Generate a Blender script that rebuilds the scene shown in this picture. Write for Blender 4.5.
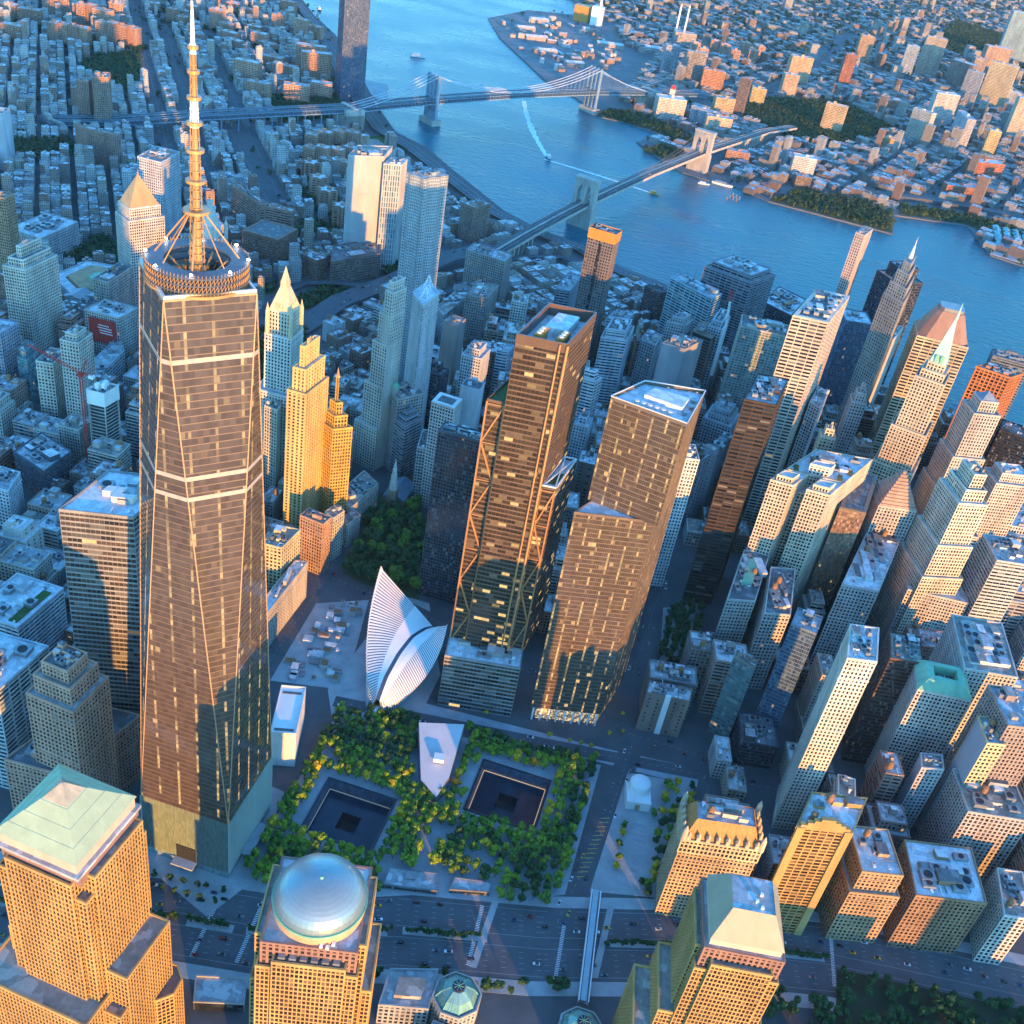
import bpy, math, random
import numpy as np
from mathutils import Vector, Matrix
R = math.radians
for _o in list(bpy.data.objects):
    bpy.data.objects.remove(_o)
scene = bpy.context.scene
COL = scene.collection

# ------------------------------------------------------------------ camera, sky, sun, exposure
CAM = Vector((247.108, -435.714, 639.560))
RX = Vector((0.95238517, 0.26646907, 0.14817799))
DN = Vector((0.27147102, -0.51985329, -0.80997287))
FW = Vector((-0.1388019, 0.81163218, -0.56743919))
FPX = 1061.734
cam = bpy.data.cameras.new('camera'); cam_o = bpy.data.objects.new('camera', cam); COL.objects.link(cam_o)
m = Matrix.Identity(4)
for i in range(3):
    m[i][0] = RX[i]; m[i][1] = -DN[i]; m[i][2] = -FW[i]; m[i][3] = CAM[i]
cam_o.matrix_world = m
cam.sensor_width = 36.0; cam.lens = 36.0 * FPX / 1024.0
cam.clip_start = 1.0; cam.clip_end = 60000.0
scene.camera = cam_o

SUN_EL = 5.0
SUN_AZ = R(-52.0)          # direction towards the sun in the x/y plane (between +x and -y)
sv = Vector((math.cos(SUN_AZ) * math.cos(R(SUN_EL)), math.sin(SUN_AZ) * math.cos(R(SUN_EL)), math.sin(R(SUN_EL))))
sun = bpy.data.lights.new('sun', 'SUN'); sun.energy = 1.6; sun.angle = R(0.5); sun.color = (1.0, 0.44, 0.05)
sun_o = bpy.data.objects.new('sun', sun); COL.objects.link(sun_o)
sun_o.rotation_euler = sv.to_track_quat('Z', 'Y').to_euler()
world = bpy.data.worlds.new('World'); scene.world = world; world.use_nodes = True
wn = world.node_tree.nodes; wl = world.node_tree.links
bg = wn['Background']
sky = wn.new('ShaderNodeTexSky'); sky.sky_type = 'NISHITA'; sky.sun_disc = False
sky.sun_elevation = R(SUN_EL); sky.sun_rotation = math.pi / 2 - SUN_AZ
sky.altitude = 600; sky.air_density = 1.0; sky.dust_density = 0.2; sky.ozone_density = 3.0
tint = wn.new('ShaderNodeMix'); tint.data_type = 'RGBA'; tint.blend_type = 'MULTIPLY'; tint.inputs[0].default_value = 1.0
tint.inputs[7].default_value = (0.64, 1.2, 1.42, 1.0)      # a cold clear evening sky
wl.new(sky.outputs[0], tint.inputs[6]); wl.new(tint.outputs[2], bg.inputs['Color']); bg.inputs['Strength'].default_value = 0.15
scene.view_settings.view_transform = 'Standard'; scene.view_settings.look = 'None'
scene.view_settings.exposure = 2.75; scene.view_settings.gamma = 1.0
scene.cycles.max_bounces = 5; scene.cycles.diffuse_bounces = 3; scene.cycles.glossy_bounces = 3
scene.cycles.transmission_bounces = 2; scene.cycles.volume_bounces = 0
scene.cycles.use_denoising = True
scene.cycles.caustics_reflective = False; scene.cycles.caustics_refractive = False

def px(p):
    v = Vector(p) - CAM; d = v.dot(FW)
    if d < 1: return (-9999, -9999)
    return (512 + FPX * v.dot(RX) / d, 512 + FPX * v.dot(DN) / d)
def seen(x, y, z=0, mg=25):
    a = px((x, y, z)); return -mg < a[0] < 1024 + mg and -mg < a[1] < 1024 + mg

# ------------------------------------------------------------------ mesh helper
class MB:
    def __init__(s): s.v = []; s.f = []; s.u = []; s.m = []
    def face(s, pts, mat=0, uv=None):
        n = len(s.v); s.v.extend([tuple(p) for p in pts]); k = len(pts)
        s.f.append(tuple(range(n, n + k))); s.m.append(mat)
        if uv is None: uv = [(p[0], p[1]) for p in pts]
        s.u.extend(uv)
    def box(s, x0, y0, z0, x1, y1, z1, mat=0, bottom=False):
        s.prism([(x0, y0), (x1, y0), (x1, y1), (x0, y1)], z0, z1, mat, mat, bottom=bottom)
    def prism(s, poly, z0, z1, mw=0, mt=0, top=True, bottom=False, su=1.0, svv=1.0):
        n = len(poly); L = 0.0
        for i in range(n):
            a = poly[i]; b = poly[(i + 1) % n]; l = math.hypot(b[0] - a[0], b[1] - a[1])
            s.face([(a[0], a[1], z0), (b[0], b[1], z0), (b[0], b[1], z1), (a[0], a[1], z1)], mw,
                   [(L / su, z0 / svv), ((L + l) / su, z0 / svv), ((L + l) / su, z1 / svv), (L / su, z1 / svv)])
            L += l
        if top: s.face([(p[0], p[1], z1) for p in poly], mt)
        if bottom: s.face([(p[0], p[1], z0) for p in reversed(poly)], mt)
    def loft(s, p0, z0, p1, z1, mat=0, top=None):
        n = len(p0); L = 0.0
        for i in range(n):
            a, b = p0[i], p0[(i + 1) % n]; c, d = p1[(i + 1) % n], p1[i]
            l = math.hypot(b[0] - a[0], b[1] - a[1])
            s.face([(a[0], a[1], z0), (b[0], b[1], z0), (c[0], c[1], z1), (d[0], d[1], z1)], mat, [(L, z0), (L + l, z0), (L + l, z1), (L, z1)])
            L += l
        if top is not None: s.face([(p[0], p[1], z1) for p in p1], top)
    def cyl(s, cx, cy, z0, z1, r0, r1=None, n=12, mat=0, cap=True):
        r1 = r0 if r1 is None else r1
        c = [(math.cos(2 * math.pi * i / n), math.sin(2 * math.pi * i / n)) for i in range(n)]
        s.loft([(cx + r0 * a, cy + r0 * b) for a, b in c], z0, [(cx + r1 * a, cy + r1 * b) for a, b in c], z1, mat, mat if cap and r1 > 0.01 else None)
    def ring(s, cx, cy, z0, z1, ri, ro, n=40, mat=0, mt=0):
        c = [(math.cos(2 * math.pi * i / n), math.sin(2 * math.pi * i / n)) for i in range(n)]
        for i in range(n):
            a = c[i]; b = c[(i + 1) % n]
            P = lambda r, q, z: (cx + r * q[0], cy + r * q[1], z)
            s.face([P(ro, a, z0), P(ro, b, z0), P(ro, b, z1), P(ro, a, z1)], mat)
            s.face([P(ri, b, z0), P(ri, a, z0), P(ri, a, z1), P(ri, b, z1)], mat)
            s.face([P(ro, a, z1), P(ro, b, z1), P(ri, b, z1), P(ri, a, z1)], mt)
            s.face([P(ri, a, z0), P(ri, b, z0), P(ro, b, z0), P(ro, a, z0)], mt)
    def dome(s, cx, cy, z0, r, h, n=32, k=8, mat=0, flat=0.0):
        pr = [(r, z0)] + [(r * math.cos(t * math.pi / 2 / k), z0 + h * math.sin(t * math.pi / 2 / k)) for t in range(1, k + 1)]
        for (ra, za), (rb, zb) in zip(pr, pr[1:]):
            for i in range(n):
                a = 2 * math.pi * i / n; b = 2 * math.pi * (i + 1) / n
                if rb < 0.01:
                    s.face([(cx + ra * math.cos(a), cy + ra * math.sin(a), za), (cx + ra * math.cos(b), cy + ra * math.sin(b), za), (cx, cy, zb)], mat)
                else:
                    s.face([(cx + ra * math.cos(a), cy + ra * math.sin(a), za), (cx + ra * math.cos(b), cy + ra * math.sin(b), za),
                            (cx + rb * math.cos(b), cy + rb * math.sin(b), zb), (cx + rb * math.cos(a), cy + rb * math.sin(a), zb)], mat)
    def tube(s, a, b, r, n=5, mat=0, r2=None):
        a = Vector(a); b = Vector(b); d = (b - a)
        if d.length < 1e-6: return
        d.normalize(); u = d.orthogonal().normalized(); w = d.cross(u); r2 = r if r2 is None else r2
        c = [(math.cos(2 * math.pi * i / n), math.sin(2 * math.pi * i / n)) for i in range(n)]
        for i in range(n):
            p, q = c[i], c[(i + 1) % n]
            s.face([a + r * (u * p[0] + w * p[1]), a + r * (u * q[0] + w * q[1]), b + r2 * (u * q[0] + w * q[1]), b + r2 * (u * p[0] + w * p[1])], mat)
    def path(s, pts, r, n=5, mat=0):
        for a, b in zip(pts, pts[1:]): s.tube(a, b, r, n, mat)
    def build(s, name, mats, parent=None, color=None, smooth=False):
        me = bpy.data.meshes.new(name); me.from_pydata(s.v, [], s.f)
        uvl = me.uv_layers.new(name='UVMap')
        uvl.data.foreach_set('uv', np.array(s.u, dtype=np.float32).ravel())
        if not isinstance(mats, (list, tuple)): mats = [mats]
        for q in mats: me.materials.append(q)
        me.polygons.foreach_set('material_index', np.array(s.m, dtype=np.int32))
        if smooth: me.polygons.foreach_set('use_smooth', np.ones(len(s.f), dtype=bool))
        me.update()
        o = bpy.data.objects.new(name, me); COL.objects.link(o)
        if parent is not None: o.parent = parent
        if color is not None: o.color = (color[0], color[1], color[2], 1.0)
        return o

def thing(name, label, cat, loc=(0, 0, 0), group=None, rz=0.0):
    o = bpy.data.objects.new(name, None); COL.objects.link(o); o.location = loc; o.rotation_euler = (0, 0, rz)
    return tag(o, label, cat, group)
def tag(o, label, cat, group=None):
    o['label'] = label; o['category'] = cat
    if group: o['group'] = group
    return o
def kind(o, k='structure'): o['kind'] = k; return o
def copy_tree(o, parent=None):
    c = o.copy(); COL.objects.link(c); c.parent = parent
    for ch in KIDS.get(o.name, []): copy_tree(ch, c)
    return c
KIDS = {}
def remember(o, *ch): KIDS[o.name] = list(ch)
def offset(poly, d):
    """polygon (ccw) moved outwards by d"""
    n = len(poly); out = []
    for i in range(n):
        p0, p1, p2 = poly[i - 1], poly[i], poly[(i + 1) % n]
        e1 = Vector((p1[0] - p0[0], p1[1] - p0[1])).normalized(); e2 = Vector((p2[0] - p1[0], p2[1] - p1[1])).normalized()
        n1 = Vector((e1.y, -e1.x)); n2 = Vector((e2.y, -e2.x)); b = (n1 + n2)
        b = b / max(0.25, b.dot(n1)); out.append((p1[0] + b.x * d, p1[1] + b.y * d))
    return out

# ------------------------------------------------------------------ materials
def newmat(name):
    mt = bpy.data.materials.new(name); mt.use_nodes = True
    nt = mt.node_tree; p = nt.nodes['Principled BSDF']
    return mt, nt, p
def N(nt, t, **k):
    n = nt.nodes.new(t)
    for a, b in k.items():
        if a in ('operation', 'blend_type', 'data_type', 'noise_dimensions', 'feature', 'distance'): setattr(n, a, b)
    return n
def mathn(nt, op, a, b=None):
    n = nt.nodes.new('ShaderNodeMath'); n.operation = op
    for i, x in enumerate((a, b)):
        if x is None: continue
        if hasattr(x, 'is_linked'): nt.links.new(x, n.inputs[i])
        else: n.inputs[i].default_value = x
    return n.outputs[0]
def mixc(nt, f, a, b, bt='MIX'):
    n = nt.nodes.new('ShaderNodeMix'); n.data_type = 'RGBA'; n.blend_type = bt
    for i, x in ((0, f), (6, a), (7, b)):
        if hasattr(x, 'is_linked'): nt.links.new(x, n.inputs[i])
        else: n.inputs[i].default_value = x if i == 0 else (*x[:3], 1.0)
    return n.outputs[2]
def noise(nt, scale, detail=3.0, vec=None, dim='3D'):
    n = nt.nodes.new('ShaderNodeTexNoise'); n.inputs['Scale'].default_value = scale; n.inputs['Detail'].default_value = detail
    if vec is not None: nt.links.new(vec, n.inputs['Vector'])
    return n.outputs['Fac']
def geo_pos(nt): return nt.nodes.new('ShaderNodeNewGeometry').outputs['Position']
def ramp(nt, f, a, b):
    n = nt.nodes.new('ShaderNodeMapRange'); nt.links.new(f, n.inputs[0]); n.inputs[1].default_value = a; n.inputs[2].default_value = b
    n.clamp = True
    return n.outputs[0]

def wall_mat(name, col=None, rough=0.8, var=0.35, scale=0.08, metal=0.0, spec=0.3):
    mt, nt, p = newmat(name); L = nt.links
    if col is None:
        base = nt.nodes.new('ShaderNodeObjectInfo').outputs['Color']
    else:
        rgb = nt.nodes.new('ShaderNodeRGB'); rgb.outputs[0].default_value = (*col, 1); base = rgb.outputs[0]
    pos = geo_pos(nt)
    mp = nt.nodes.new('ShaderNodeMapping'); mp.inputs['Scale'].default_value = (1, 1, 0.25); L.new(pos, mp.inputs['Vector'])
    f = ramp(nt, noise(nt, scale, 5, mp.outputs[0]), 0.3, 0.7)
    f2 = ramp(nt, noise(nt, scale * 9, 2, pos), 0.25, 0.75)
    dk = mixc(nt, 1.0, base, (1 - var * 1.25, 1 - var * 1.25, 1 - var * 1.2), 'MULTIPLY')
    c = mixc(nt, f, dk, base)
    c = mixc(nt, mathn(nt, 'MULTIPLY', f2, 0.25), c, mixc(nt, 1.0, base, (1.25, 1.22, 1.18), 'MULTIPLY'))
    L.new(c, p.inputs['Base Color']); p.inputs['Roughness'].default_value = rough; p.inputs['Metallic'].default_value = metal
    p.inputs['Specular IOR Level'].default_value = spec
    return mt

LITK = 0.17
def glass_mat(name, dark, light, rough=0.12, lit=0.0, litcol=(1.0, 0.62, 0.22), litcols=0, metal=0.0, blind=0.22, blindcol=(0.22, 0.215, 0.2), litstr=1.0, spec=0.6, run=1):
    """window panes: one UV unit is one window"""
    mt, nt, p = newmat(name); L = nt.links
    uv = nt.nodes.new('ShaderNodeUVMap').outputs[0]
    fl = nt.nodes.new('ShaderNodeVectorMath'); fl.operation = 'FLOOR'; L.new(uv, fl.inputs[0])
    oi = nt.nodes.new('ShaderNodeObjectInfo')
    ad = nt.nodes.new('ShaderNodeVectorMath'); ad.operation = 'ADD'; L.new(fl.outputs[0], ad.inputs[0])
    sc = mathn(nt, 'MULTIPLY', oi.outputs['Random'], 531.0)
    cx = nt.nodes.new('ShaderNodeCombineXYZ'); L.new(sc, cx.inputs[0]); L.new(sc, cx.inputs[1]); L.new(cx.outputs[0], ad.inputs[1])
    src = ad.outputs[0]
    if run > 1:      # neighbouring panes of one floor look alike: blinds and ceilings run on
        s3 = nt.nodes.new('ShaderNodeSeparateXYZ'); L.new(ad.outputs[0], s3.inputs[0])
        w3 = nt.nodes.new('ShaderNodeTexWhiteNoise'); w3.noise_dimensions = '1D'; L.new(s3.outputs[1], w3.inputs['W'])
        c3 = nt.nodes.new('ShaderNodeCombineXYZ'); L.new(mathn(nt, 'FLOOR', mathn(nt, 'ADD', mathn(nt, 'DIVIDE', s3.outputs[0], float(run)), mathn(nt, 'MULTIPLY', w3.outputs[0], 7.3))), c3.inputs[0]); L.new(s3.outputs[1], c3.inputs[1]); src = c3.outputs[0]
    wn_ = nt.nodes.new('ShaderNodeTexWhiteNoise'); wn_.noise_dimensions = '2D'; L.new(src, wn_.inputs['Vector'])
    sep = nt.nodes.new('ShaderNodeSeparateColor'); L.new(wn_.outputs['Color'], sep.inputs[0])
    r1, r2, r3 = sep.outputs
    c = mixc(nt, r1, dark, light)
    isb = mathn(nt, 'LESS_THAN', r2, blind)
    c = mixc(nt, mathn(nt, 'MULTIPLY', isb, mathn(nt, 'MULTIPLY', r3, 0.8)), c, blindcol)
    L.new(c, p.inputs['Base Color'])
    L.new(mathn(nt, 'ADD', mathn(nt, 'MULTIPLY', isb, 0.25), rough), p.inputs['Roughness'])
    p.inputs['Metallic'].default_value = metal; p.inputs['Specular IOR Level'].default_value = spec
    # gentle unevenness of the panes
    bp = nt.nodes.new('ShaderNodeBump'); bp.inputs['Strength'].default_value = 0.06; bp.inputs['Distance'].default_value = 0.5
    L.new(r3, bp.inputs['Height']); L.new(bp.outputs[0], p.inputs['Normal'])
    if lit > 0:
        f = mathn(nt, 'LESS_THAN', r3, lit)
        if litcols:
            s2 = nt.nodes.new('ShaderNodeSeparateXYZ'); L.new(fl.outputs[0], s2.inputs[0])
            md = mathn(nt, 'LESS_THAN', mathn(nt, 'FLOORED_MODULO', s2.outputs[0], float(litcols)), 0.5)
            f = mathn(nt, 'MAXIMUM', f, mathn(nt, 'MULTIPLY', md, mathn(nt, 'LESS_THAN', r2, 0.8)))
        L.new(mixc(nt, 0.0, litcol, litcol), p.inputs['Emission Color'])
        L.new(mathn(nt, 'MULTIPLY', f, mathn(nt, 'MULTIPLY', r1, litstr * LITK)), p.inputs['Emission Strength'])
    return mt

WALL = wall_mat('stone_wall')
WALLP = wall_mat('plain_wall', var=0.2, scale=0.03)
METAL = wall_mat('grey_metal', (0.32, 0.33, 0.34), 0.45, 0.3, 0.2, 0.5)
STEEL = wall_mat('bright_steel', (0.62, 0.58, 0.54), 0.4, 0.15, 0.1, 0.0, 0.5)
WOOD = wall_mat('tank_wood', (0.3, 0.16, 0.08), 0.8, 0.3, 0.6)
GOLD = wall_mat('gilded_stone', (0.54, 0.31, 0.14), 0.45, 0.25, 0.1, 0.2)
COPPER = wall_mat('green_copper', (0.22, 0.46, 0.3), 0.6, 0.3, 0.12)
COPPERW = wall_mat('pale_copper', (0.42, 0.62, 0.55), 0.6, 0.25, 0.12)
SLATE = wall_mat('slate', (0.2, 0.24, 0.3), 0.6, 0.3, 0.2)
BROWNR = wall_mat('brown_roof', (0.3, 0.17, 0.13), 0.6, 0.25, 0.2)
ORANGE = wall_mat('orange_metal', (0.62, 0.25, 0.05), 0.5, 0.2, 0.2)
DARK = wall_mat('dark_void', (0.03, 0.03, 0.035), 0.7, 0.2, 0.2)
REDP = wall_mat('red_paint', (0.5, 0.05, 0.04), 0.55, 0.2, 0.3)
WHITEP = wall_mat('white_paint', (0.8, 0.79, 0.77), 0.45, 0.12, 0.1)
LAWN = wall_mat('lawn', (0.06, 0.12, 0.03), 0.9, 0.4, 0.4)
def roof_mat(name, col):
    mt, nt, p = newmat(name); L = nt.links
    pos = geo_pos(nt)
    v = nt.nodes.new('ShaderNodeTexVoronoi'); v.distance = 'CHEBYCHEV'; v.inputs['Randomness'].default_value = .75; v.inputs['Scale'].default_value = 0.2; L.new(pos, v.inputs['Vector'])
    f = ramp(nt, noise(nt, 0.35, 6, pos), 0.25, 0.75)
    c = mixc(nt, f, [x * 0.62 for x in col], col)
    sp = nt.nodes.new('ShaderNodeSeparateColor'); L.new(v.outputs['Color'], sp.inputs[0])
    c = mixc(nt, mathn(nt, 'MULTIPLY', ramp(nt, sp.outputs[0], .6, .62), 0.4), c, [x * 0.45 for x in col]); c = mixc(nt, mathn(nt, 'MULTIPLY', ramp(nt, sp.outputs[1], .78, .8), 0.5), c, [min(.8, x * 1.5 + .05) for x in col])
    c = mixc(nt, mathn(nt, 'MULTIPLY', ramp(nt, noise(nt, .6, 4, pos), .55, .75), .4), c, [x * .4 for x in col])
    L.new(c, p.inputs['Base Color']); p.inputs['Roughness'].default_value = 0.85
    return mt
ROOFS = [roof_mat('pale_roof', (0.66, 0.67, 0.68)), roof_mat('grey_roof', (0.42, 0.42, 0.43)), roof_mat('tar_roof', (0.17, 0.17, 0.175)), roof_mat('tan_roof', (0.36, 0.3, 0.25))]
ROOFP = roof_mat('silver_roof', (0.74, 0.75, 0.77))

G_DARK = glass_mat('window_dark', (0.008, 0.010, 0.014), (0.035, 0.04, 0.048), lit=0.004, litstr=0.5)
G_WARM = glass_mat('window_brown', (0.018, 0.011, 0.008), (0.07, 0.04, 0.024), lit=0.01, blindcol=(0.25, 0.16, 0.09), litstr=0.5)
G_TEAL = glass_mat('window_teal', (0.03, 0.10, 0.12), (0.10, 0.24, 0.26), lit=0.02, blindcol=(0.25, 0.36, 0.36), litstr=0.5)
G_BLUE = glass_mat('window_blue', (0.02, 0.045, 0.09), (0.07, 0.13, 0.2), lit=0.01, blindcol=(0.18, 0.24, 0.3), litstr=0.5)
G_BRONZE = glass_mat('window_bronze', (0.10, 0.055, 0.03), (0.34, 0.2, 0.12), lit=0.02, blindcol=(0.45, 0.3, 0.2), litstr=0.5)
G_BLACK = glass_mat('window_black', (0.008, 0.01, 0.014), (0.03, 0.035, 0.045), lit=0.004, blind=0.15, litstr=0.5)
G_LIT = glass_mat('window_offices', (0.045, 0.034, 0.028), (0.10, 0.07, 0.05), metal=0.4, lit=0.11, run=2, litstr=1.1, blind=.08, blindcol=(0.25, 0.18, 0.12))
G_BAND = glass_mat('window_bands', (0.03, 0.028, 0.03), (0.13, 0.10, 0.075), metal=0.3, lit=0.02, run=3, litstr=1.2)
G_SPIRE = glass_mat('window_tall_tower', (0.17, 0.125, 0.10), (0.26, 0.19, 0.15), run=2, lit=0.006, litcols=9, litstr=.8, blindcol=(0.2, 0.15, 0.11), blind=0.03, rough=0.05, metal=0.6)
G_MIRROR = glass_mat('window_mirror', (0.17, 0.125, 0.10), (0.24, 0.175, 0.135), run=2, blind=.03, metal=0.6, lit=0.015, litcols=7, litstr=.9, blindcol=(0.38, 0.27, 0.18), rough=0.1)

# style: column width, floor height, pier width, spandrel height, proud, glass, wall colour factor of spandrels
ST = {
 'punch': (3.3, 3.8, 1.3, 1.5, .35, G_DARK), 'punch2': (2.8, 3.7, .95, 1.3, .4, G_DARK), 'piers': (3.1, 3.7, 1.35, 1.3, .5, G_DARK),
 'piers2': (4.6, 4.2, 1.3, 1.2, 1.0, G_WARM), 'ribbon': (6.0, 3.8, 0.35, 1.9, .3, G_DARK), 'ribbon2': (9.0, 3.9, 0.9, 1.7, .4, G_DARK),
 'stripe': (3.4, 3.8, 1.3, 1.2, .4, G_WARM), 'grid': (2.1, 3.7, .55, .98, .4, G_WARM), 'dark': (1.6, 3.8, 0.12, 1.3, .15, G_BLACK),
 'blank': (1e3, 1e3, 0, 0, 0, None), 'sparse': (7.5, 4.4, 5.6, 2.5, .25, G_DARK), 'ribs': (1.9, 60.0, 0.75, 1.5, .6, None), 'ribs2': (3.6, 8.0, 1.5, 1.0, .6, G_TEAL),
 'louver': (5.4, 3.3, 1.0, 1.15, .45, G_WARM), 'framed': (4.2, 3.4, 0.8, 0.8, .35, G_TEAL), 'tealglass': (3.0, 3.6, 0.2, 0.7, .15, G_TEAL),
 'blueglass': (1.9, 3.8, 0.18, 0.7, .15, G_BLUE), 'bronze': (1.7, 3.8, 0.2, 0.9, .12, G_BRONZE), 'steelgrid': (8.5, 4.0, 0.8, 1.9, .5, G_BLACK),
 'blackgrid': (2.6, 3.6, 0.5, 0.8, .25, G_BLACK), 'bandglass': (3.0, 4.1, 0.14, 1.35, .22, G_BAND), 'rippled': (2.6, 3.3, 1.2, 1.35, .5, G_TEAL),
 'openfloor': (6.0, 3.8, 0.6, 0.55, .6, None), 'bands': (4.0, 3.9, 0.7, 2.0, .5, G_DARK), 'bay': (4.4, 3.4, 2.1, 1.3, .7, G_DARK),
 'mirror': (1.5, 4.05, 0.08, .7, .1, G_MIRROR), 'offices': (3.2, 4.1, 0.14, 1.25, .2, G_LIT),
}
PARTY = wall_mat('party_wall', (.36, .37, .41), .85, .25, .04)
CORE = wall_mat('core_wall', var=0.25, scale=0.05)
def relief(mb, poly, z0, z1, st, blank=(), mg=0, mw=1, parapet=1.3, mp=None):
    """window core (slot mg) with piers and spandrels standing proud of it (slot mw)"""
    cw, fh, pw, sh, pd, gl = ST[st]
    n = len(poly); h = z1 - z0; m_ = max(1, round(h / fh)); fhl = h / m_
    for i in range(n):
        a = Vector(poly[i]); b = Vector(poly[(i + 1) % n]); e = b - a; l = e.length
        if l < 0.05: continue
        u = e / l; nn = Vector((u.y, -u.x))
        k = max(1, round(l / cw)); c = l / k
        off = 37 * i
        P = lambda t, d, z: (a.x + u.x * t + nn.x * d, a.y + u.y * t + nn.y * d, z)
        plain = (i in blank) or st == 'blank' or l < pw * 1.2
        mb.face([P(0, 0, z0), P(l, 0, z0), P(l, 0, z1), P(0, 0, z1)], (mp if mp is not None and i in blank else mw) if plain else mg, [(off, 0), (off + k, 0), (off + k, m_), (off, m_)])
        if plain: continue
        if pw > 0:
            for j in range(k + 1):
                t0, t1 = j * c - pw / 2, j * c + pw / 2
                s0 = s1 = True
                if j == 0: t0, s0 = -pd, False
                if j == k: t1, s1 = l + pd, False
                t0 = max(t0, -pd); t1 = min(t1, l + pd)
                mb.face([P(t0, pd, z0), P(t1, pd, z0), P(t1, pd, z1), P(t0, pd, z1)], mw)
                if s0: mb.face([P(t0, 0, z0), P(t0, pd, z0), P(t0, pd, z1), P(t0, 0, z1)], mw)
                if s1: mb.face([P(t1, pd, z0), P(t1, 0, z0), P(t1, 0, z1), P(t1, pd, z1)], mw)
        if sh > 0:
            sp = pd * 0.8
            for j in range(m_):
                za = z0 + j * fhl; zb = za + sh
                mb.face([P(-sp, sp, za), P(l + sp, sp, za), P(l + sp, sp, zb), P(-sp, sp, zb)], mw)
                mb.face([P(-sp, sp, zb), P(l + sp, sp, zb), P(l, 0, zb), P(0, 0, zb)], mw)
    if st in ('punch', 'punch2', 'piers', 'bay') and h > 24 and pd:
        for zc in ([z0 + h * .86] if h < 60 else [z0 + 9, z0 + h * .62, z0 + h * .9]):
            zc = z0 + round((zc - z0) / fhl) * fhl; o1 = offset(poly, pd + .45); o0 = offset(poly, pd * .5)
            for i in range(n):
                j = (i + 1) % n
                if i in blank or (Vector(poly[j]) - Vector(poly[i])).length < 3: continue
                mb.face([(*o1[i], zc), (*o1[j], zc), (*o1[j], zc + .8), (*o1[i], zc + .8)], mw); mb.face([(*o1[i], zc + .8), (*o1[j], zc + .8), (*o0[j], zc + .8), (*o0[i], zc + .8)], mw)
    if parapet:
        o = offset(poly, pd + 0.06); q = offset(poly, -0.55)
        za, zb = z1 - 0.9, z1 + parapet
        for i in range(n):
            j = (i + 1) % n
            mb.face([(*o[i], za), (*o[j], za), (*o[j], zb), (*o[i], zb)], mw)
            mb.face([(*o[i], zb), (*o[j], zb), (*q[j], zb), (*q[i], zb)], mw)
            mb.face([(*q[j], z1), (*q[i], z1), (*q[i], zb), (*q[j], zb)], mw)

def bil(poly, s, t):
    a, b, c, d = poly[:4]
    return ((a[0] * (1 - s) + b[0] * s) * (1 - t) + (d[0] * (1 - s) + c[0] * s) * t, (a[1] * (1 - s) + b[1] * s) * (1 - t) + (d[1] * (1 - s) + c[1] * s) * t)
def obox(mb, c, ang, w, d, z0, z1, mat=0, mt=None):
    ca, sa = math.cos(ang), math.sin(ang)
    mb.prism([(c[0] + x * ca - y * sa, c[1] + x * sa + y * ca) for x, y in ((-w / 2, -d / 2), (w / 2, -d / 2), (w / 2, d / 2), (-w / 2, d / 2))], z0, z1, mat, mat if mt is None else mt)
def water_tank(parent, c, z, s=1.0):
    mb = MB(); mb.cyl(c[0], c[1], z + 2.2 * s, z + 6.2 * s, 2.1 * s, 2.0 * s, 14)
    for k in range(4):
        a = math.pi / 4 + k * math.pi / 2; mb.tube((c[0] + 1.5 * s * math.cos(a), c[1] + 1.5 * s * math.sin(a), z), (c[0] + 1.5 * s * math.cos(a), c[1] + 1.5 * s * math.sin(a), z + 2.3 * s), 0.16 * s, 4)
    o = mb.build('water_tank', WOOD, parent)
    mb = MB(); mb.cyl(c[0], c[1], z + 6.2 * s, z + 7.6 * s, 2.25 * s, 0.05, 14, cap=False); mb.build('tank_roof', WOOD, o)
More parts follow.
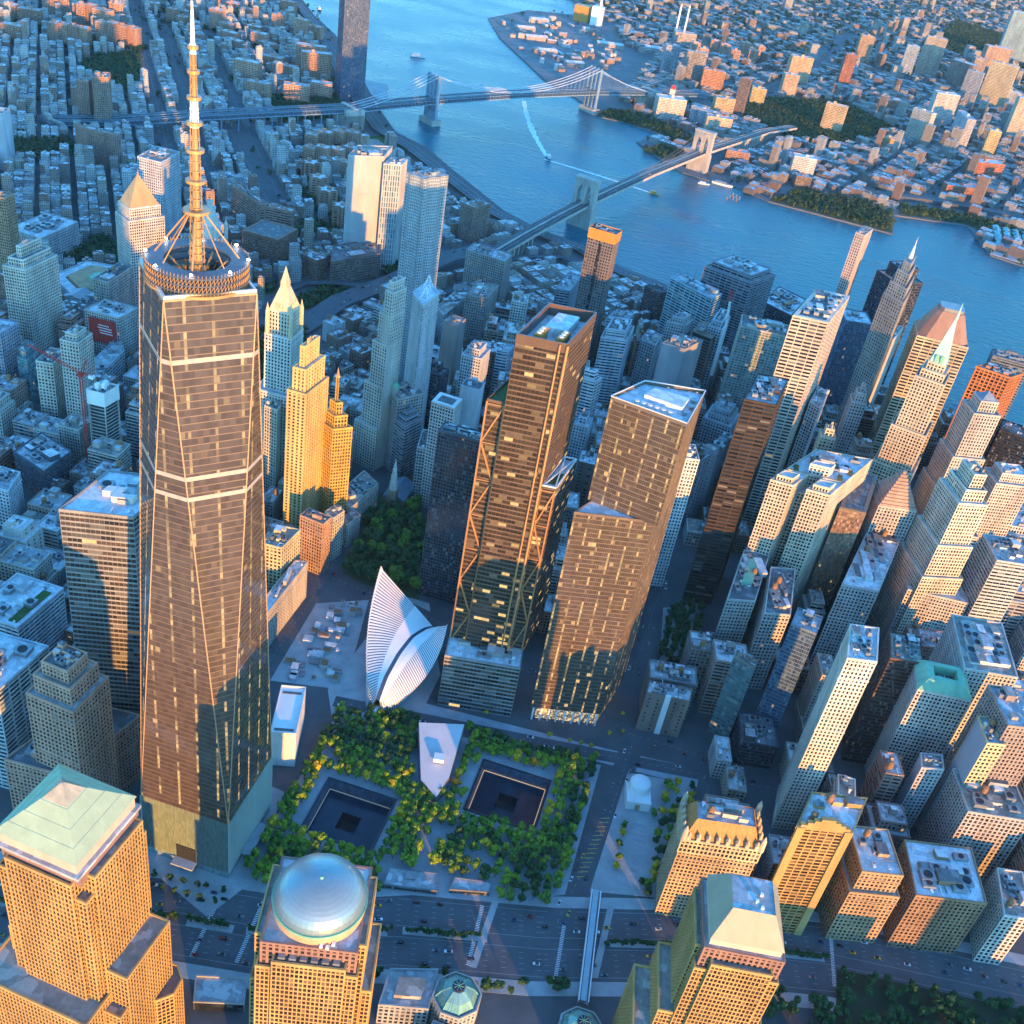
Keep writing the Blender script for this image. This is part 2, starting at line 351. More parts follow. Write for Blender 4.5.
def roof_kit(root, poly, z, nmech, ntank, col, rng, lo=0.14, hi=0.86):
    ux = Vector((poly[1][0] - poly[0][0], poly[1][1] - poly[0][1])); ang = math.atan2(ux.y, ux.x)
    w = ux.length; d = math.hypot(poly[3][0] - poly[0][0], poly[3][1] - poly[0][1])
    used = []
    cells = [(i, j) for i in range(5) for j in range(5)]; rng.shuffle(cells)
    for k in range(nmech):
        if not cells: break
        i, j = cells.pop()
        s = lo + (hi - lo) * (i + 0.5) / 5; t = lo + (hi - lo) * (j + 0.5) / 5
        c = bil(poly, s, t); big = k == 0
        bw = w * rng.uniform(.13, .22) * (1.5 if big else 1); bd = d * rng.uniform(.12, .2) * (1.5 if big else 1); bh = rng.uniform(1.8, 4.2) * (1.6 if big else 1)
        mb = MB(); r = rng.random()
        obox(mb, c, ang, bw, bd, z, z + bh, 0, 1)
        if big:
            mb.build('penthouse', [WALL, rng.choice(ROOFS)], root, [x * .9 for x in col])
        elif r < 0.55:
            o = mb.build('cooling_unit', [METAL, METAL], root)
            f = MB(); f.cyl(c[0], c[1], z + bh, z + bh + .5, min(bw, bd) * .36, None, 10, 0); f.build('fan', DARK, o)
        else:
            mb.build('stair_bulkhead', [WALLP, rng.choice(ROOFS)], root, [min(.7, x * 1.2) for x in col])
        used.append(c)
    for k in range(min(9, 3 + int(w * d / 130)) if nmech else 0):
        s, t = rng.uniform(.08, .92), rng.uniform(.06, .94); c = bil(poly, s, t); mb = MB(); q_ = rng.random(); hh = rng.uniform(.8, 1.8)
        if q_ < .5: obox(mb, c, ang, rng.uniform(1, 2.6), rng.uniform(1, 3.2), z, z + hh)
        elif q_ < .75: obox(mb, c, ang + (0 if rng.random() < .5 else math.pi / 2), rng.uniform(5, 10), .6, z + .4, z + 1.0)
        else: mb.cyl(c[0], c[1], z, z + hh * 1.4, .8, .8, 8)
        mb.build('vent_unit' if q_ < .5 else 'duct_run' if q_ < .75 else 'exhaust_stack', rng.choice([METAL, WHITEP, STEEL, METAL]), root)
    for k in range(ntank):
        if not cells: break
        i, j = cells.pop(); water_tank(root, bil(poly, lo + (hi - lo) * (i + .5) / 5, lo + (hi - lo) * (j + .5) / 5), z, 1.15)
def loc_poly(poly):
    cx = sum(p[0] for p in poly) / len(poly); cy = sum(p[1] for p in poly) / len(poly)
    return (cx, cy), [(p[0] - cx, p[1] - cy) for p in poly]
FOOT = []      # footprints of everything built by hand, for the infill to keep clear of
def tower(name, label, H, poly, st, col, o):
    rng = random.Random(label)
    FOOT.append(poly)
    (cx, cy), q = loc_poly(poly)
    root = thing(name, label, 'tower' if H > 75 else 'building', (cx, cy, 0))
    gl = ST[st][5] or CORE
    blank = [3] if o.get('blank') else []
    z = H
    if o.get('wings'):
        for k in range(o['wings']):
            hh = H * (0.74 - 0.2 * k); wq = offset(q, 3.2 * (k + 1))
            wb = MB(); relief(wb, wq, 0, hh, st); wb.face([(*p, hh) for p in wq], 2)
            wb.build('shoulder', [gl, WALL, rng.choice(ROOFS)], root, col)
            FOOT.append(offset(poly, 3.2 * (k + 1)))
    for k, (dl, df, hh) in enumerate(o.get('lwings', ())):
        a, b, c, d = map(Vector, q); u = (b - a).normalized(); nn = Vector((-u.y, u.x)); wq = [tuple(a - u * dl - nn * df), tuple(b - nn * df + u * .5), tuple(c + u * .5), tuple(d - u * dl)]
        wb = MB(); relief(wb, wq, 0, hh, st); wb.face([(*p, hh) for p in wq], 2); wb.build('street_wing', [gl, WALL, rng.choice(ROOFS)], root, col); FOOT.append([(p[0] + cx, p[1] + cy) for p in wq])
    mb = MB(); core = offset(q, -1.2) if st == 'openfloor' else q
    if st == 'openfloor':
        mb.prism(core, 0, H, 0, 0); relief(mb, q, 0, H, 'openfloor', parapet=0); mb.f = mb.f; 
    else:
        relief(mb, q, 0, H, st, blank, mp=2)
    if st == 'openfloor':
        mb2 = MB(); mb2.prism(core, 0, H - .6, 0, 0)
        for k in range(int(H / 3.8)):
            mb2.prism(q, k * 3.8, k * 3.8 + .5, 1, 1, bottom=True)
        for p in q: mb2.tube((p[0] * .96, p[1] * .96, 0), (p[0] * .96, p[1] * .96, H), .7, 4, 1)
        mb2.prism(q, H - .4, H, 1, 1)
        mb2.build('floor_frame', [DARK, WALL], root, col)
    else:
        mb.build('facade', [gl, WALL, PARTY], root, col)
    rm = WHITEP if o.get('roof') == 'white' else ROOFP if o.get('roof') == 'pale' else rng.choice(ROOFS)
    if st != 'openfloor':
        rb = MB(); rb.face([(*p, H) for p in q]); rb.build('roof', rm, root)
    for dh, ins in o.get('steps', ()):
        q = offset(q, -ins); sb = MB(); relief(sb, q, z, z + dh, st if st not in ('ribs',) else 'punch'); sb.face([(*p, z + dh) for p in q], 2)
        so = sb.build('setback', [gl, WALL, rng.choice(ROOFS)], root, [min(.75, c * 1.08) for c in col]); z += dh
    if o.get('pyr'):
        ph, kd = o['pyr']; mt = {'gold': GOLD, 'copper': COPPERW, 'slate': SLATE, 'stone': WALL, 'brownflat': BROWNR}[kd]
        pb = MB(); e = offset(q, -.3); c0 = (0, 0)
        if kd == 'brownflat':
            k8 = lambda pl, f: [bil(pl, s, t) for s, t in ((f, 0), (1 - f, 0), (1, f), (1, 1 - f), (1 - f, 1), (f, 1), (0, 1 - f), (0, f))]
            a8 = k8(e, .16); b8 = [(p[0] * .52, p[1] * .52) for p in a8]
            pb.loft(a8, z + .4, b8, z + ph, 0, 0); po = pb.build('mansard_roof', mt, root)
            rb = MB(); rb.prism([(p[0] * .9, p[1] * .9) for p in b8], z + ph, z + ph + 4, 0, 0); rb.build('roof_plant', METAL, root)
        elif kd == 'stone':
            n_ = 11
            for k in range(n_):
                f0 = 1 - k / n_; pb.prism([(p[0] * f0, p[1] * f0) for p in e], z + ph * k / n_, z + ph * (k + 1) / n_, 0, 0)
            pb.build('pyramid_roof', WALL, root, (.44, .3, .24))
        else:
            f1 = .12 if kd == 'copper' else .04
            zz = z + ph * (.72 if kd == 'copper' else 1)
            for i in range(len(e)):
                a, b = e[i], e[(i + 1) % len(e)]
            pb.loft(e, z + .3, [(p[0] * f1, p[1] * f1) for p in e], zz, 0, 0)
            po = pb.build('pyramid_roof', mt, root)
            if kd == 'copper':
                sp = MB(); sp.cyl(0, 0, zz, z + ph, 1.6, .1, 8, cap=False); sp.build('spire', mt, root)
                for k, (s, t) in enumerate(((.3, 0), (.7, 0), (1, .5), (0, .5))):
                    d = bil(e, s, t); db = MB(); db.box(d[0] * .82 - 1.6, d[1] * .82 - 1.6, z, d[0] * .82 + 1.6, d[1] * .82 + 1.6, z + 9); db.build('dormer', COPPER, po)
            if kd == 'gold':
                sp = MB(); sp.cyl(0, 0, zz - 2, zz + 6, 1.3, .1, 8, cap=False); sp.build('finial', GOLD, root)
    if o.get('needle'):
        sp = MB(); sp.cyl(0, 0, z, z + o['needle'] * .55, 2.8, 1.0, 8); sp.cyl(0, 0, z + o['needle'] * .55, z + o['needle'], .7, .1, 6, cap=False); sp.build('spire', STEEL, root)
    if o.get('peaks'):
        for s, t in ((.3, .75), (.72, .3)):
            c = bil(q, s, t); pk = MB(); r_ = 4.4
            cs = [(c[0] + sx * r_, c[1] + sy * r_) for sx, sy in ((-1, -1), (1, -1), (1, 1), (-1, 1))]
            for k in range(4):
                pk.tube((*cs[k], z), (c[0], c[1], z + 14), .35, 5); pk.tube((*cs[k], z + .3), (*cs[(k + 1) % 4], z + .3), .35, 5)
                m1 = [(x * .5 + c[0] * .5, y * .5 + c[1] * .5) for x, y in cs]; pk.tube((*m1[k], z + 7), (*m1[(k + 1) % 4], z + 7), .25, 5)
            pk.build('pyramid_frame', WHITEP, root)
    if o.get('domes'):
        for s in (.16, .5):
            c = bil(q, s, .12); db = MB(); db.cyl(c[0], c[1], z, z + 7, 4.2, 4.2, 12); to = db.build('turret', WALL, root, col)
            db = MB(); db.dome(c[0], c[1], z + 7, 4.4, 5.5, 16, 5); db.cyl(c[0], c[1], z + 12.3, z + 15, 1.1, .8, 8); db.build('dome', COPPER, to, smooth=False)
        db = MB(); e = offset(q, .2); cr = [e[0], bil(e, .5, 0), bil(e, .5, .1), bil(e, 0, .1)]; db.prism(cr, z + .5, z + 2.6); db.build('copper_gable', COPPER, root)
    if o.get('crown') == 'stepped':
        cb = MB(); a, b = Vector(q[0]), Vector(q[1]); u = (b - a).normalized(); nn = Vector((-u.y, u.x)); L_ = (b - a).length
        for k in range(4):
            s0 = L_ * (.06 + .105 * k); p0 = a + u * s0 - nn * .5; p1 = b - u * s0 - nn * .5
            cb.prism([tuple(p0), tuple(p1), tuple(p1 + nn * 3), tuple(p0 + nn * 3)], z + 1.3 + k * 2.2, z + 1.3 + (k + 1) * 2.2)
        cb.build('stepped_crown', WALL, root, col)
        for sgn in (0, 1):
            pb = MB(); p0 = (a if sgn == 0 else b - u * 5.5) - nn * 1.4; p1 = p0 + u * 5.5
            pb.prism([tuple(p0), tuple(p1), tuple(p1 + nn * 2), tuple(p0 + nn * 2)], 0, z + 1.2); pb.build('corner_pier', WALL, root, col)
    if o.get('mansard'):
        pb = MB(); e = offset(q, .5); t_ = offset(q, -6); pb.loft(e, z + 1.3, t_, z + 8, 0, None)
        t2 = offset(q, -11); 
        for i in range(4):
            j = (i + 1) % 4; pb.face([(*t_[i], z + 8), (*t_[j], z + 8), (*t2[j], z + 8.6), (*t2[i], z + 8.6)]); pb.face([(*t2[j], z + 1), (*t2[i], z + 1), (*t2[i], z + 8.6), (*t2[j], z + 8.6)])
        pb.build('mansard_roof', COPPER, root); q = offset(q, -12)
    if o.get('copper'):
        cb = MB(); cb.prism([bil(q, .3, .3), bil(q, .7, .3), bil(q, .7, .8), bil(q, .3, .8)], z, z + 4.5); cb.build('copper_penthouse', COPPER, root)
    if o.get('court'):
        i1 = offset(q, -3.5); cb = MB()
        for i in range(4):
            j = (i + 1) % 4
            cb.face([(*q[i], z + 1.35), (*q[j], z + 1.35), (*i1[j], z + 1.35), (*i1[i], z + 1.35)]); cb.face([(*i1[j], z + .1), (*i1[i], z + .1), (*i1[i], z + 1.35), (*i1[j], z + 1.35)])
        cb.build('roof_rim', WALL, root, [min(.8, c * 1.25) for c in col])
        cb = MB(); i2 = offset(q, -5 if o['court'] == 2 else -4); cb.prism(i2, z + .1, z + .6); cb.build('sunken_deck', ROOFS[2], root)
    if o.get('band'):
        cb = MB(); cb.prism(offset(q, 1.0), z - 11, z + 2.2, 0, 0, top=False); cb.build('crown_band', ORANGE, root)
        sl = MB(); c = bil(q, .45, 0); u = Vector((q[1][0] - q[0][0], q[1][1] - q[0][1])).normalized(); nn = Vector((u.y, -u.x))
        p0 = Vector(c) + nn * .8; p1 = p0 + u * 3.4
        sl.prism([tuple(p0), tuple(p1), tuple(p1 - nn * 1.5), tuple(p0 - nn * 1.5)], 0, z - 14); sl.build('window_slot', G_BLACK, root)
    if o.get('stripe'):
        a, b = Vector(q[0]), Vector(q[1]); u = (b - a).normalized(); nn = Vector((u.y, -u.x)); c = a + (b - a) * .5
        sb = MB(); p0 = c - u * 2.3 + nn * .9; p1 = c + u * 2.3 + nn * .9
        sb.prism([tuple(p0), tuple(p1), tuple(p1 - nn * 2), tuple(p0 - nn * 2)], 0, z + 2); sb.build('stair_stripe', WHITEP, root)
    if o.get('lawn'):
        lb = MB(); lb.prism([bil(q, .72, .08), bil(q, .9, .08), bil(q, .9, .85), bil(q, .72, .85)], z, z + .5); lb.build('roof_lawn', LAWN, root)
    if o.get('scribble'):
        sb = MB()
        for s0, t0, s1, t1 in ((.30, .42, .52, .55), (.48, .36, .58, .55), (.5, .3, .8, .4)):
            sb.prism([bil(q, s0, t0), bil(q, s1, t0), bil(q, s1, t1), bil(q, s0, t1)], z, z + 4 + s0)
        sb.build('equipment_screen', STEEL, root)
    if o.get('sign'):
        a, b = Vector(q[0]), Vector(q[1]); u = (b - a).normalized(); nn = Vector((u.y, -u.x)); sb = MB()
        Q = lambda t, zz: (*(a + u * t + nn * .9), zz)
        L_ = (b - a).length
        sb.prism([tuple(a + u * (L_ * .1) + nn * .9), tuple(a + u * (L_ * .92) + nn * .9), tuple(a + u * (L_ * .92)), tuple(a + u * (L_ * .1))], z - 36, z - 6, 0, 0)
        for k, (t0, t1) in enumerate(((.38, .7), (.36, .78), (.4, .78), (.42, .8))):
            zz = z - 13 - k * 3.2
            sb.face([(*(a + u * (L_ * t0) + nn * .96), zz - 1.1), (*(a + u * (L_ * t1) + nn * .96), zz - 1.1), (*(a + u * (L_ * t1) + nn * .96), zz), (*(a + u * (L_ * t0) + nn * .96), zz)], 1)
        sb.build('wall_sign', [REDP, WHITEP], root)
    if o.get('screens'):
        sb = MB(); sb.prism(offset(q, .6), z - 12, z + 4, 0, 0, top=False); sb.build('debris_screen', WHITEP, root)
        for s, t in ((.3, .4), (.6, .5), (.5, .75)):
            c = bil(q, s, t); sb = MB(); sb.box(c[0] - 2, c[1] - 2, z, c[0] + 2, c[1] + 2, z + 8); sb.build('formwork', WHITEP, root)
    if o.get('slots'):
        for t in (.06, .84):
            sb = MB(); sb.prism([bil(q, .12, t), bil(q, .88, t), bil(q, .88, t + .05), bil(q, .12, t + .05)], z, z + .3); sb.build('roof_slot', ROOFS[2], root)
    if o.get('mast'):
        for s in (.1, .2):
            c = bil(q, s, .7); mbm = MB(); mbm.tube((*c, z), (*c, z + 26), .35, 5, r2=.1); mbm.build('mast', STEEL, root)
    if o.get('mech') or o.get('tank') or not any(o.get(k) for k in ('pyr', 'needle', 'slots', 'court', 'peaks', 'scribble')):
        roof_kit(root, q, z + (.6 if o.get('court') else 0), o.get('mech', 0) * 3 // 2 + 4, o.get('tank', 0), col, rng)
    return root
# ------------------------------------------------------------------ setting: water, land, roads
def water_mat():
    mt, nt, p = newmat('river_water'); L = nt.links; pos = geo_pos(nt)
    mp = nt.nodes.new('ShaderNodeMapping'); mp.inputs['Rotation'].default_value = (0, 0, R(-30)); mp.inputs['Scale'].default_value = (1, 2.2, 1); L.new(pos, mp.inputs['Vector'])
    f = ramp(nt, noise(nt, 0.004, 6, mp.outputs[0]), .3, .7)
    L.new(mixc(nt, f, (0.003, 0.085, 0.12), (0.010, 0.15, 0.19)), p.inputs['Base Color'])
    L.new(mathn(nt, 'ADD', mathn(nt, 'MULTIPLY', f, .15), .22), p.inputs['Roughness'])
    p.inputs['Specular IOR Level'].default_value = .13
    bp = nt.nodes.new('ShaderNodeBump'); bp.inputs['Strength'].default_value = .7; bp.inputs['Distance'].default_value = 2.5
    h = mathn(nt, 'ADD', noise(nt, .05, 4, mp.outputs[0]), mathn(nt, 'MULTIPLY', noise(nt, .25, 3, mp.outputs[0]), .35))
    L.new(h, bp.inputs['Height']); L.new(bp.outputs[0], p.inputs['Normal'])
    return mt
def ground_mat(name, a, b, sc=.05):
    mt, nt, p = newmat(name); L = nt.links; pos = geo_pos(nt)
    f = ramp(nt, noise(nt, sc, 6, pos), .3, .7); f2 = ramp(nt, noise(nt, sc * 12, 3, pos), .2, .8)
    c = mixc(nt, f, a, b); c = mixc(nt, mathn(nt, 'MULTIPLY', f2, .3), c, [x * 1.5 for x in b])
    L.new(c, p.inputs['Base Color']); p.inputs['Roughness'].default_value = .9
    return mt
ASPH = ground_mat('asphalt', (0.06, 0.062, 0.066), (0.10, 0.10, 0.105))
ROAD = ground_mat('road_asphalt', (0.06, 0.062, 0.068), (0.10, 0.10, 0.108))
PAVE = ground_mat('pavement_concrete', (0.24, 0.245, 0.25), (0.38, 0.38, 0.38), .08)
PLAZA = ground_mat('plaza_stone', (0.24, 0.25, 0.27), (0.36, 0.37, 0.39), .1)
SOIL = ground_mat('park_soil', (0.03, 0.05, 0.02), (0.06, 0.09, 0.03), .1)
LINE = ground_mat('road_paint', (0.55, 0.55, 0.55), (0.7, 0.7, 0.7), .5)
YLINE = ground_mat('yellow_road_paint', (0.5, 0.32, 0.05), (0.6, 0.4, 0.08), .5)
def flat(name, poly, z, mat, k='structure', thick=0):
    mb = MB()
    if thick: mb.prism(poly, z - thick, z)
    else: mb.face([(p[0], p[1], z) for p in poly])
    return kind(mb.build(name, mat), k)
def ccw(poly):
    a = sum(poly[i][0] * poly[(i + 1) % len(poly)][1] - poly[(i + 1) % len(poly)][0] * poly[i][1] for i in range(len(poly)))
    return poly if a > 0 else poly[::-1]
MAN = [(-4500, -260), (-300, -260), (150, -230), (420, -190), (1600, -150), (1500, 250), (900, 700), (760, 830), (640, 920), (520, 1000), (330, 1120), (128, 1224), (54, 1250), (-5, 1300), (-101, 1327), (-169, 1368), (-312, 1516), (-410, 1623), (-493, 1673), (-589, 1817), (-671, 1950), (-800, 2175), (-933, 2379), (-1066, 2542), (-1180, 2710), (-1500, 3300), (-4500, 7500)]
BKL = [(900, 1640), (781, 1764), (718, 1784), (688, 1952), (534, 1908), (526, 1773), (272, 1797), (185, 1853), (138, 1845), (82, 1860), (30, 1915), (-43, 2011), (-8, 2112), (-80, 2155), (-154, 2156), (-251, 2287), (-355, 2392), (-587, 2772), (-698, 3019), (-640, 3290), (-440, 3420), (-700, 3900), (-900, 8000), (-1500, 11500), (5500, 11500), (5500, 1500)]
POOLS = [(58, 23, 113, 75), (162, 86, 218, 139)]
from mathutils.geometry import tessellate_polygon
def ground():
    out = [Vector((*p, 0)) for p in ccw(MAN)]; loops = [out] + [[Vector((x0, y0, 0)), Vector((x0, y1, 0)), Vector((x1, y1, 0)), Vector((x1, y0, 0))] for x0, y0, x1, y1 in POOLS]
    allv = [v for l in loops for v in l]; mb = MB()
    for t in tessellate_polygon(loops):
        p = [allv[i] for i in t]
        if (p[1] - p[0]).cross(p[2] - p[0]).z < 0: p.reverse()
        mb.face(p)
    rv = [[Vector((x, y, -2.5)) for x, y in ((-5000, -2500), (6000, -2500), (6000, 12000), (-5000, 12000))]] + [[Vector((v.x, v.y, -2.5)) for v in l] for l in loops[1:]]; rb = MB(); av = [v for l in rv for v in l]
    for t in tessellate_polygon(rv):
        p = [av[i] for i in t]
        if (p[1] - p[0]).cross(p[2] - p[0]).z < 0: p.reverse()
        rb.face(p)
    kind(rb.build('river', water_mat()), 'structure')
    n = len(out)
    for i in range(n): a, b = out[i], out[(i + 1) % n]; mb.face([(a.x, a.y, -6), (b.x, b.y, -6), (b.x, b.y, 0), (a.x, a.y, 0)])
    kind(mb.build('ground', ASPH), 'structure')
ground()
flat('far_shore_land', ccw(BKL), 0, ground_mat('far_ground', (0.08, 0.085, 0.09), (0.15, 0.15, 0.15), .01), thick=6)

def ribbon(name, pts, w, z, mat, k='structure', skirt=0, zs=None):
    """a road strip along a polyline"""
    mb = MB(); n = len(pts); Lp = []; Rp = []
    for i in range(n):
        a = Vector(pts[max(0, i - 1)]); b = Vector(pts[min(n - 1, i + 1)]); d = (b - a).normalized(); q = Vector((-d.y, d.x)); p = Vector(pts[i])
        Lp.append(p + q * w / 2); Rp.append(p - q * w / 2)
    for i in range(n - 1):
        z0, z1 = (z, z) if zs is None else (zs[i], zs[i + 1])
        mb.face([(*Rp[i], z0), (*Rp[i + 1], z1), (*Lp[i + 1], z1), (*Lp[i], z0)])
        if skirt:
            mb.face([(*Rp[i], z0 - skirt), (*Rp[i + 1], z1 - skirt), (*Rp[i + 1], z1), (*Rp[i], z0)]); mb.face([(*Lp[i + 1], z1 - skirt), (*Lp[i], z0 - skirt), (*Lp[i], z0), (*Lp[i + 1], z1)])
            mb.face([(*Lp[i], z0 - skirt), (*Lp[i + 1], z1 - skirt), (*Rp[i + 1], z1 - skirt), (*Rp[i], z0 - skirt)])
    return kind(mb.build(name, mat), k)
def dashes(name, pts, off, z, ln, gap, w, mat):
    mb = MB()
    for a, b in zip(pts, pts[1:]):
        a = Vector(a); b = Vector(b); d = (b - a); l = d.length; d.normalize(); q = Vector((-d.y, d.x)); t = 0
        while t < l:
            p0 = a + d * t + q * off; p1 = a + d * min(l, t + ln) + q * off
            mb.face([(*(p0 - q * w), z), (*(p1 - q * w), z), (*(p1 + q * w), z), (*(p0 + q * w), z)]); t += ln + gap
    return kind(mb.build(name, mat), 'structure')
HWY = [(-420, -190), (-150, -115), (15, -70), (85, -57), (150, -27), (246, 0), (355, 40), (440, 62), (500, 70), (577, 80), (800, 100)]
ribbon('highway', HWY, 58, 0.02, ROAD)
LANE = ground_mat('lane_paint', (0.3, 0.3, 0.3), (0.4, 0.4, 0.4), .5)
for k, off in enumerate((-20, -16, -12, -8, 8, 12, 16, 20)):
    dashes('lane_marking', HWY, off, 0.028, 3, 9, .1, LANE)
for off in (-24.5, 24.5, -4.2, 4.2): dashes('edge_line', HWY, off, 0.03, 40, .1, .1, LANE)
def crosswalk(c, ang, n, w, ln):
    mb = MB(); u = Vector((math.cos(ang), math.sin(ang))); q = Vector((-u.y, u.x))
    for i in range(n):
        p = Vector(c) + u * (i * 1.3)
        mb.face([(*p, .034), (*(p + u * .5), .034), (*(p + u * .6 + q * ln), .034), (*(p + q * ln), .034)])
    kind(mb.build('crosswalk', LINE), 'structure')
for (x, y) in ((38, -90), (66, -84), (205, -33), (262, -22), (350, 18), (445, 42)):
    crosswalk((x, y), R(95), 36, .5, 2.6)
# pale concrete bands across the wide junction
for x in (205, 283): flat('junction_band', [(x, -34 + (x - 205) * .28), (x + 4.5, -33 + (x - 205) * .28), (x + 4.5, 22 + (x - 205) * .3), (x, 21 + (x - 205) * .3)], .031, PAVE)
# kerbed median strips of the highway
for a, b in (((-130, -110), (10, -71)), ((22, -70), (52, -64)), ((60, -62), (146, -30)), ((155, -25), (210, -10)), ((290, 17), (345, 36)), ((360, 42), (436, 61))):
    ribbon('highway_median', [a, b], 5.5, .16, PAVE, skirt=.2)
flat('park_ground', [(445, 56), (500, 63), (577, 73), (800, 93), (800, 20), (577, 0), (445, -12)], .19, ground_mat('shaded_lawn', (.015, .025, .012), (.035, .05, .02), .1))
# promenade beside the highway and far pavement
ribbon('pavement', [(x, y + 34) for x, y in HWY[1:]], 9, .14, PAVE, skirt=.2)
ribbon('pavement', [(x, y - 34.5) for x, y in HWY[1:]], 10, .13, PAVE, skirt=.2)
# memorial plaza
plaza = [(40, -20), (47, -30), (112, -12), (240, 30), (252, 50), (250, 170), (160, 166), (100, 160), (40, 140)]
POOLS = [(58, 23, 113, 75), (162, 86, 218, 139)]
mb = MB()
xs = [38, 58, 113, 162, 218, 252]; ys = [-24, 23, 75, 86, 139, 172]
def in_poly(x, y, poly):
    r_ = False; j = len(poly) - 1
    for i in range(len(poly)):
        xi, yi = poly[i]; xj, yj = poly[j]
        if (yi > y) != (yj > y) and x < (xj - xi) * (y - yi) / (yj - yi) + xi: r_ = not r_
        j = i
    return r_
cells = 6.0
def pool_at(x, y, mgn=0): return any(a - mgn < x < c + mgn and b - mgn < y < d + mgn for a, b, c, d in POOLS)
def band(x0, x1):
    """plaza slab strips split round the pools"""
    lo = lambda x: -28 + max(0, x - 47) * .3 if x < 240 else 31 + (x - 240)
    pool = [p for p in POOLS if p[0] <= x0 + .01 and p[2] >= x1 - .01]
    top0, top1 = 140 + (x0 - 40) * .15, 140 + (x1 - 40) * .15
    top0, top1 = min(top0, 171), min(top1, 171)
    if pool:
        _, a, _, b = pool[0]
        mb.face([(x0, lo(x0), .15), (x1, lo(x1), .15), (x1, a, .15), (x0, a, .15)]); mb.face([(x0, b, .15), (x1, b, .15), (x1, top1, .15), (x0, top0, .15)])
    else: mb.face([(x0, lo(x0), .15), (x1, lo(x1), .15), (x1, top1, .15), (x0, top0, .15)])
for a, b in zip(xs, xs[1:]): band(a, b)
kind(mb.build('memorial_plaza', PLAZA), 'structure')
GRAN = wall_mat('black_granite', (0.035, 0.04, 0.055), .3, .25, .3)
POOLW = wall_mat('pool_water', (0.025, 0.035, 0.06), .12, .3, .15)
POOLF = wall_mat('falling_water', (0.12, 0.15, 0.21), .4, .5, .5)
for k, (x0, y0, x1, y1) in enumerate(POOLS):
    root = thing('memorial_pool', 'square sunken black pool %s' % ('nearer the tall glass skyscraper, with a pale sheen' if k == 0 else 'beside the tapered museum pavilion, rimmed by warm light'), 'pool', ((x0 + x1) / 2, (y0 + y1) / 2, 0))
    h = (x1 - x0) / 2; h2 = (y1 - y0) / 2
    mb = MB()   # parapet rim
    o4 = [(-h - .2, -h2 - .2), (h + .2, -h2 - .2), (h + .2, h2 + .2), (-h - .2, h2 + .2)]; i4 = [(-h + 1.7, -h2 + 1.7), (h - 1.7, -h2 + 1.7), (h - 1.7, h2 - 1.7), (-h + 1.7, h2 - 1.7)]
    for i in range(4):
        j = (i + 1) % 4
        mb.face([(*o4[i], .1), (*o4[j], .1), (*o4[j], 1.2), (*o4[i], 1.2)]); mb.face([(*o4[i], 1.2), (*o4[j], 1.2), (*i4[j], 1.1), (*i4[i], 1.1)])
    mb.build('bronze_rim', GRAN, root)
    mb = MB()
    b4 = [(x * .93, y * .93) for x, y in i4]
    for i in range(4):
        j = (i + 1) % 4
        mb.face([(*i4[j], 1.1), (*i4[i], 1.1), (*i4[i], -9), (*i4[j], -9)])
    mb.build('falling_water_wall', POOLF, root)
    mb = MB(); s = 7.5
    mb.face([(-h, -h2, -9), (h, -h2, -9), (h, -s, -9), (-h, -s, -9)]); mb.face([(-h, s, -9), (h, s, -9), (h, h2, -9), (-h, h2, -9)])
    mb.face([(-h, -s, -9), (-s, -s, -9), (-s, s, -9), (-h, s, -9)]); mb.face([(s, -s, -9), (h, -s, -9), (h, s, -9), (s, s, -9)])
    mb.build('pool_surface', POOLW, root)
    mb = MB(); 
    for (a, b) in (((-s, -s), (s, -s)), ((s, -s), (s, s)), ((s, s), (-s, s)), ((-s, s), (-s, -s))): mb.face([(*b, -9), (*a, -9), (*a, -18), (*b, -18)])
    mb.face([(-s, -s, -18), (s, -s, -18), (s, s, -18), (-s, s, -18)]); mb.build('central_void', DARK, root)
    mb = MB()
    for (a, b) in ((i4[0], i4[1]), (i4[1], i4[2]), (i4[2], i4[3]), (i4[3], i4[0])):
        A = Vector((*a, -8.6)) * .965; A.z = -8.6; B_ = Vector((*b, -8.6)) * .965; B_.z = -8.6; mb.tube(A, B_, .35, 4)
    lm, nt, p = newmat('pool_edge_light%d' % k); p.inputs['Base Color'].default_value = (.5, .4, .3, 1)
    p.inputs['Emission Color'].default_value = (1, .62, .28, 1) if k else (.5, .6, .75, 1); p.inputs['Emission Strength'].default_value = .09 if k else .03
    mb.build('edge_light', lm, root)
# streets round the site and other paved areas
flat('paved_square', [(38, 128), (100, 164), (100, 215), (60, 300), (30, 300), (20, 160)], .05, PAVE)
flat('street_pavement', [(100, 166), (252, 174), (330, 180), (330, 200), (250, 190), (100, 178)], .04, PLAZA)
flat('plaza_park_deck', [(268, 52), (318, 66), (328, 182), (274, 172)], .3, PAVE, thick=.5)
for k in range(9):
    y = 66 + k * 7; flat('deck_stripe', [(287, y), (300, y), (300, y + 3), (287, y + 3)], .304, PLAZA)
SQ = [(269, 393), (303, 416), (313, 348), (307, 313), (278, 314)]
flat('square_ground', ccw(SQ), .14, PAVE)
YARD = [(-26, 304), (-49, 430), (-36, 479), (30, 393), (49, 300), (10, 297)]
flat('churchyard_ground', ccw(YARD), .14, SOIL)
flat('skyscraper_forecourt', [(-60, -30), (32, -62), (44, -34), (34, 50), (-50, 60)], .06, PAVE)
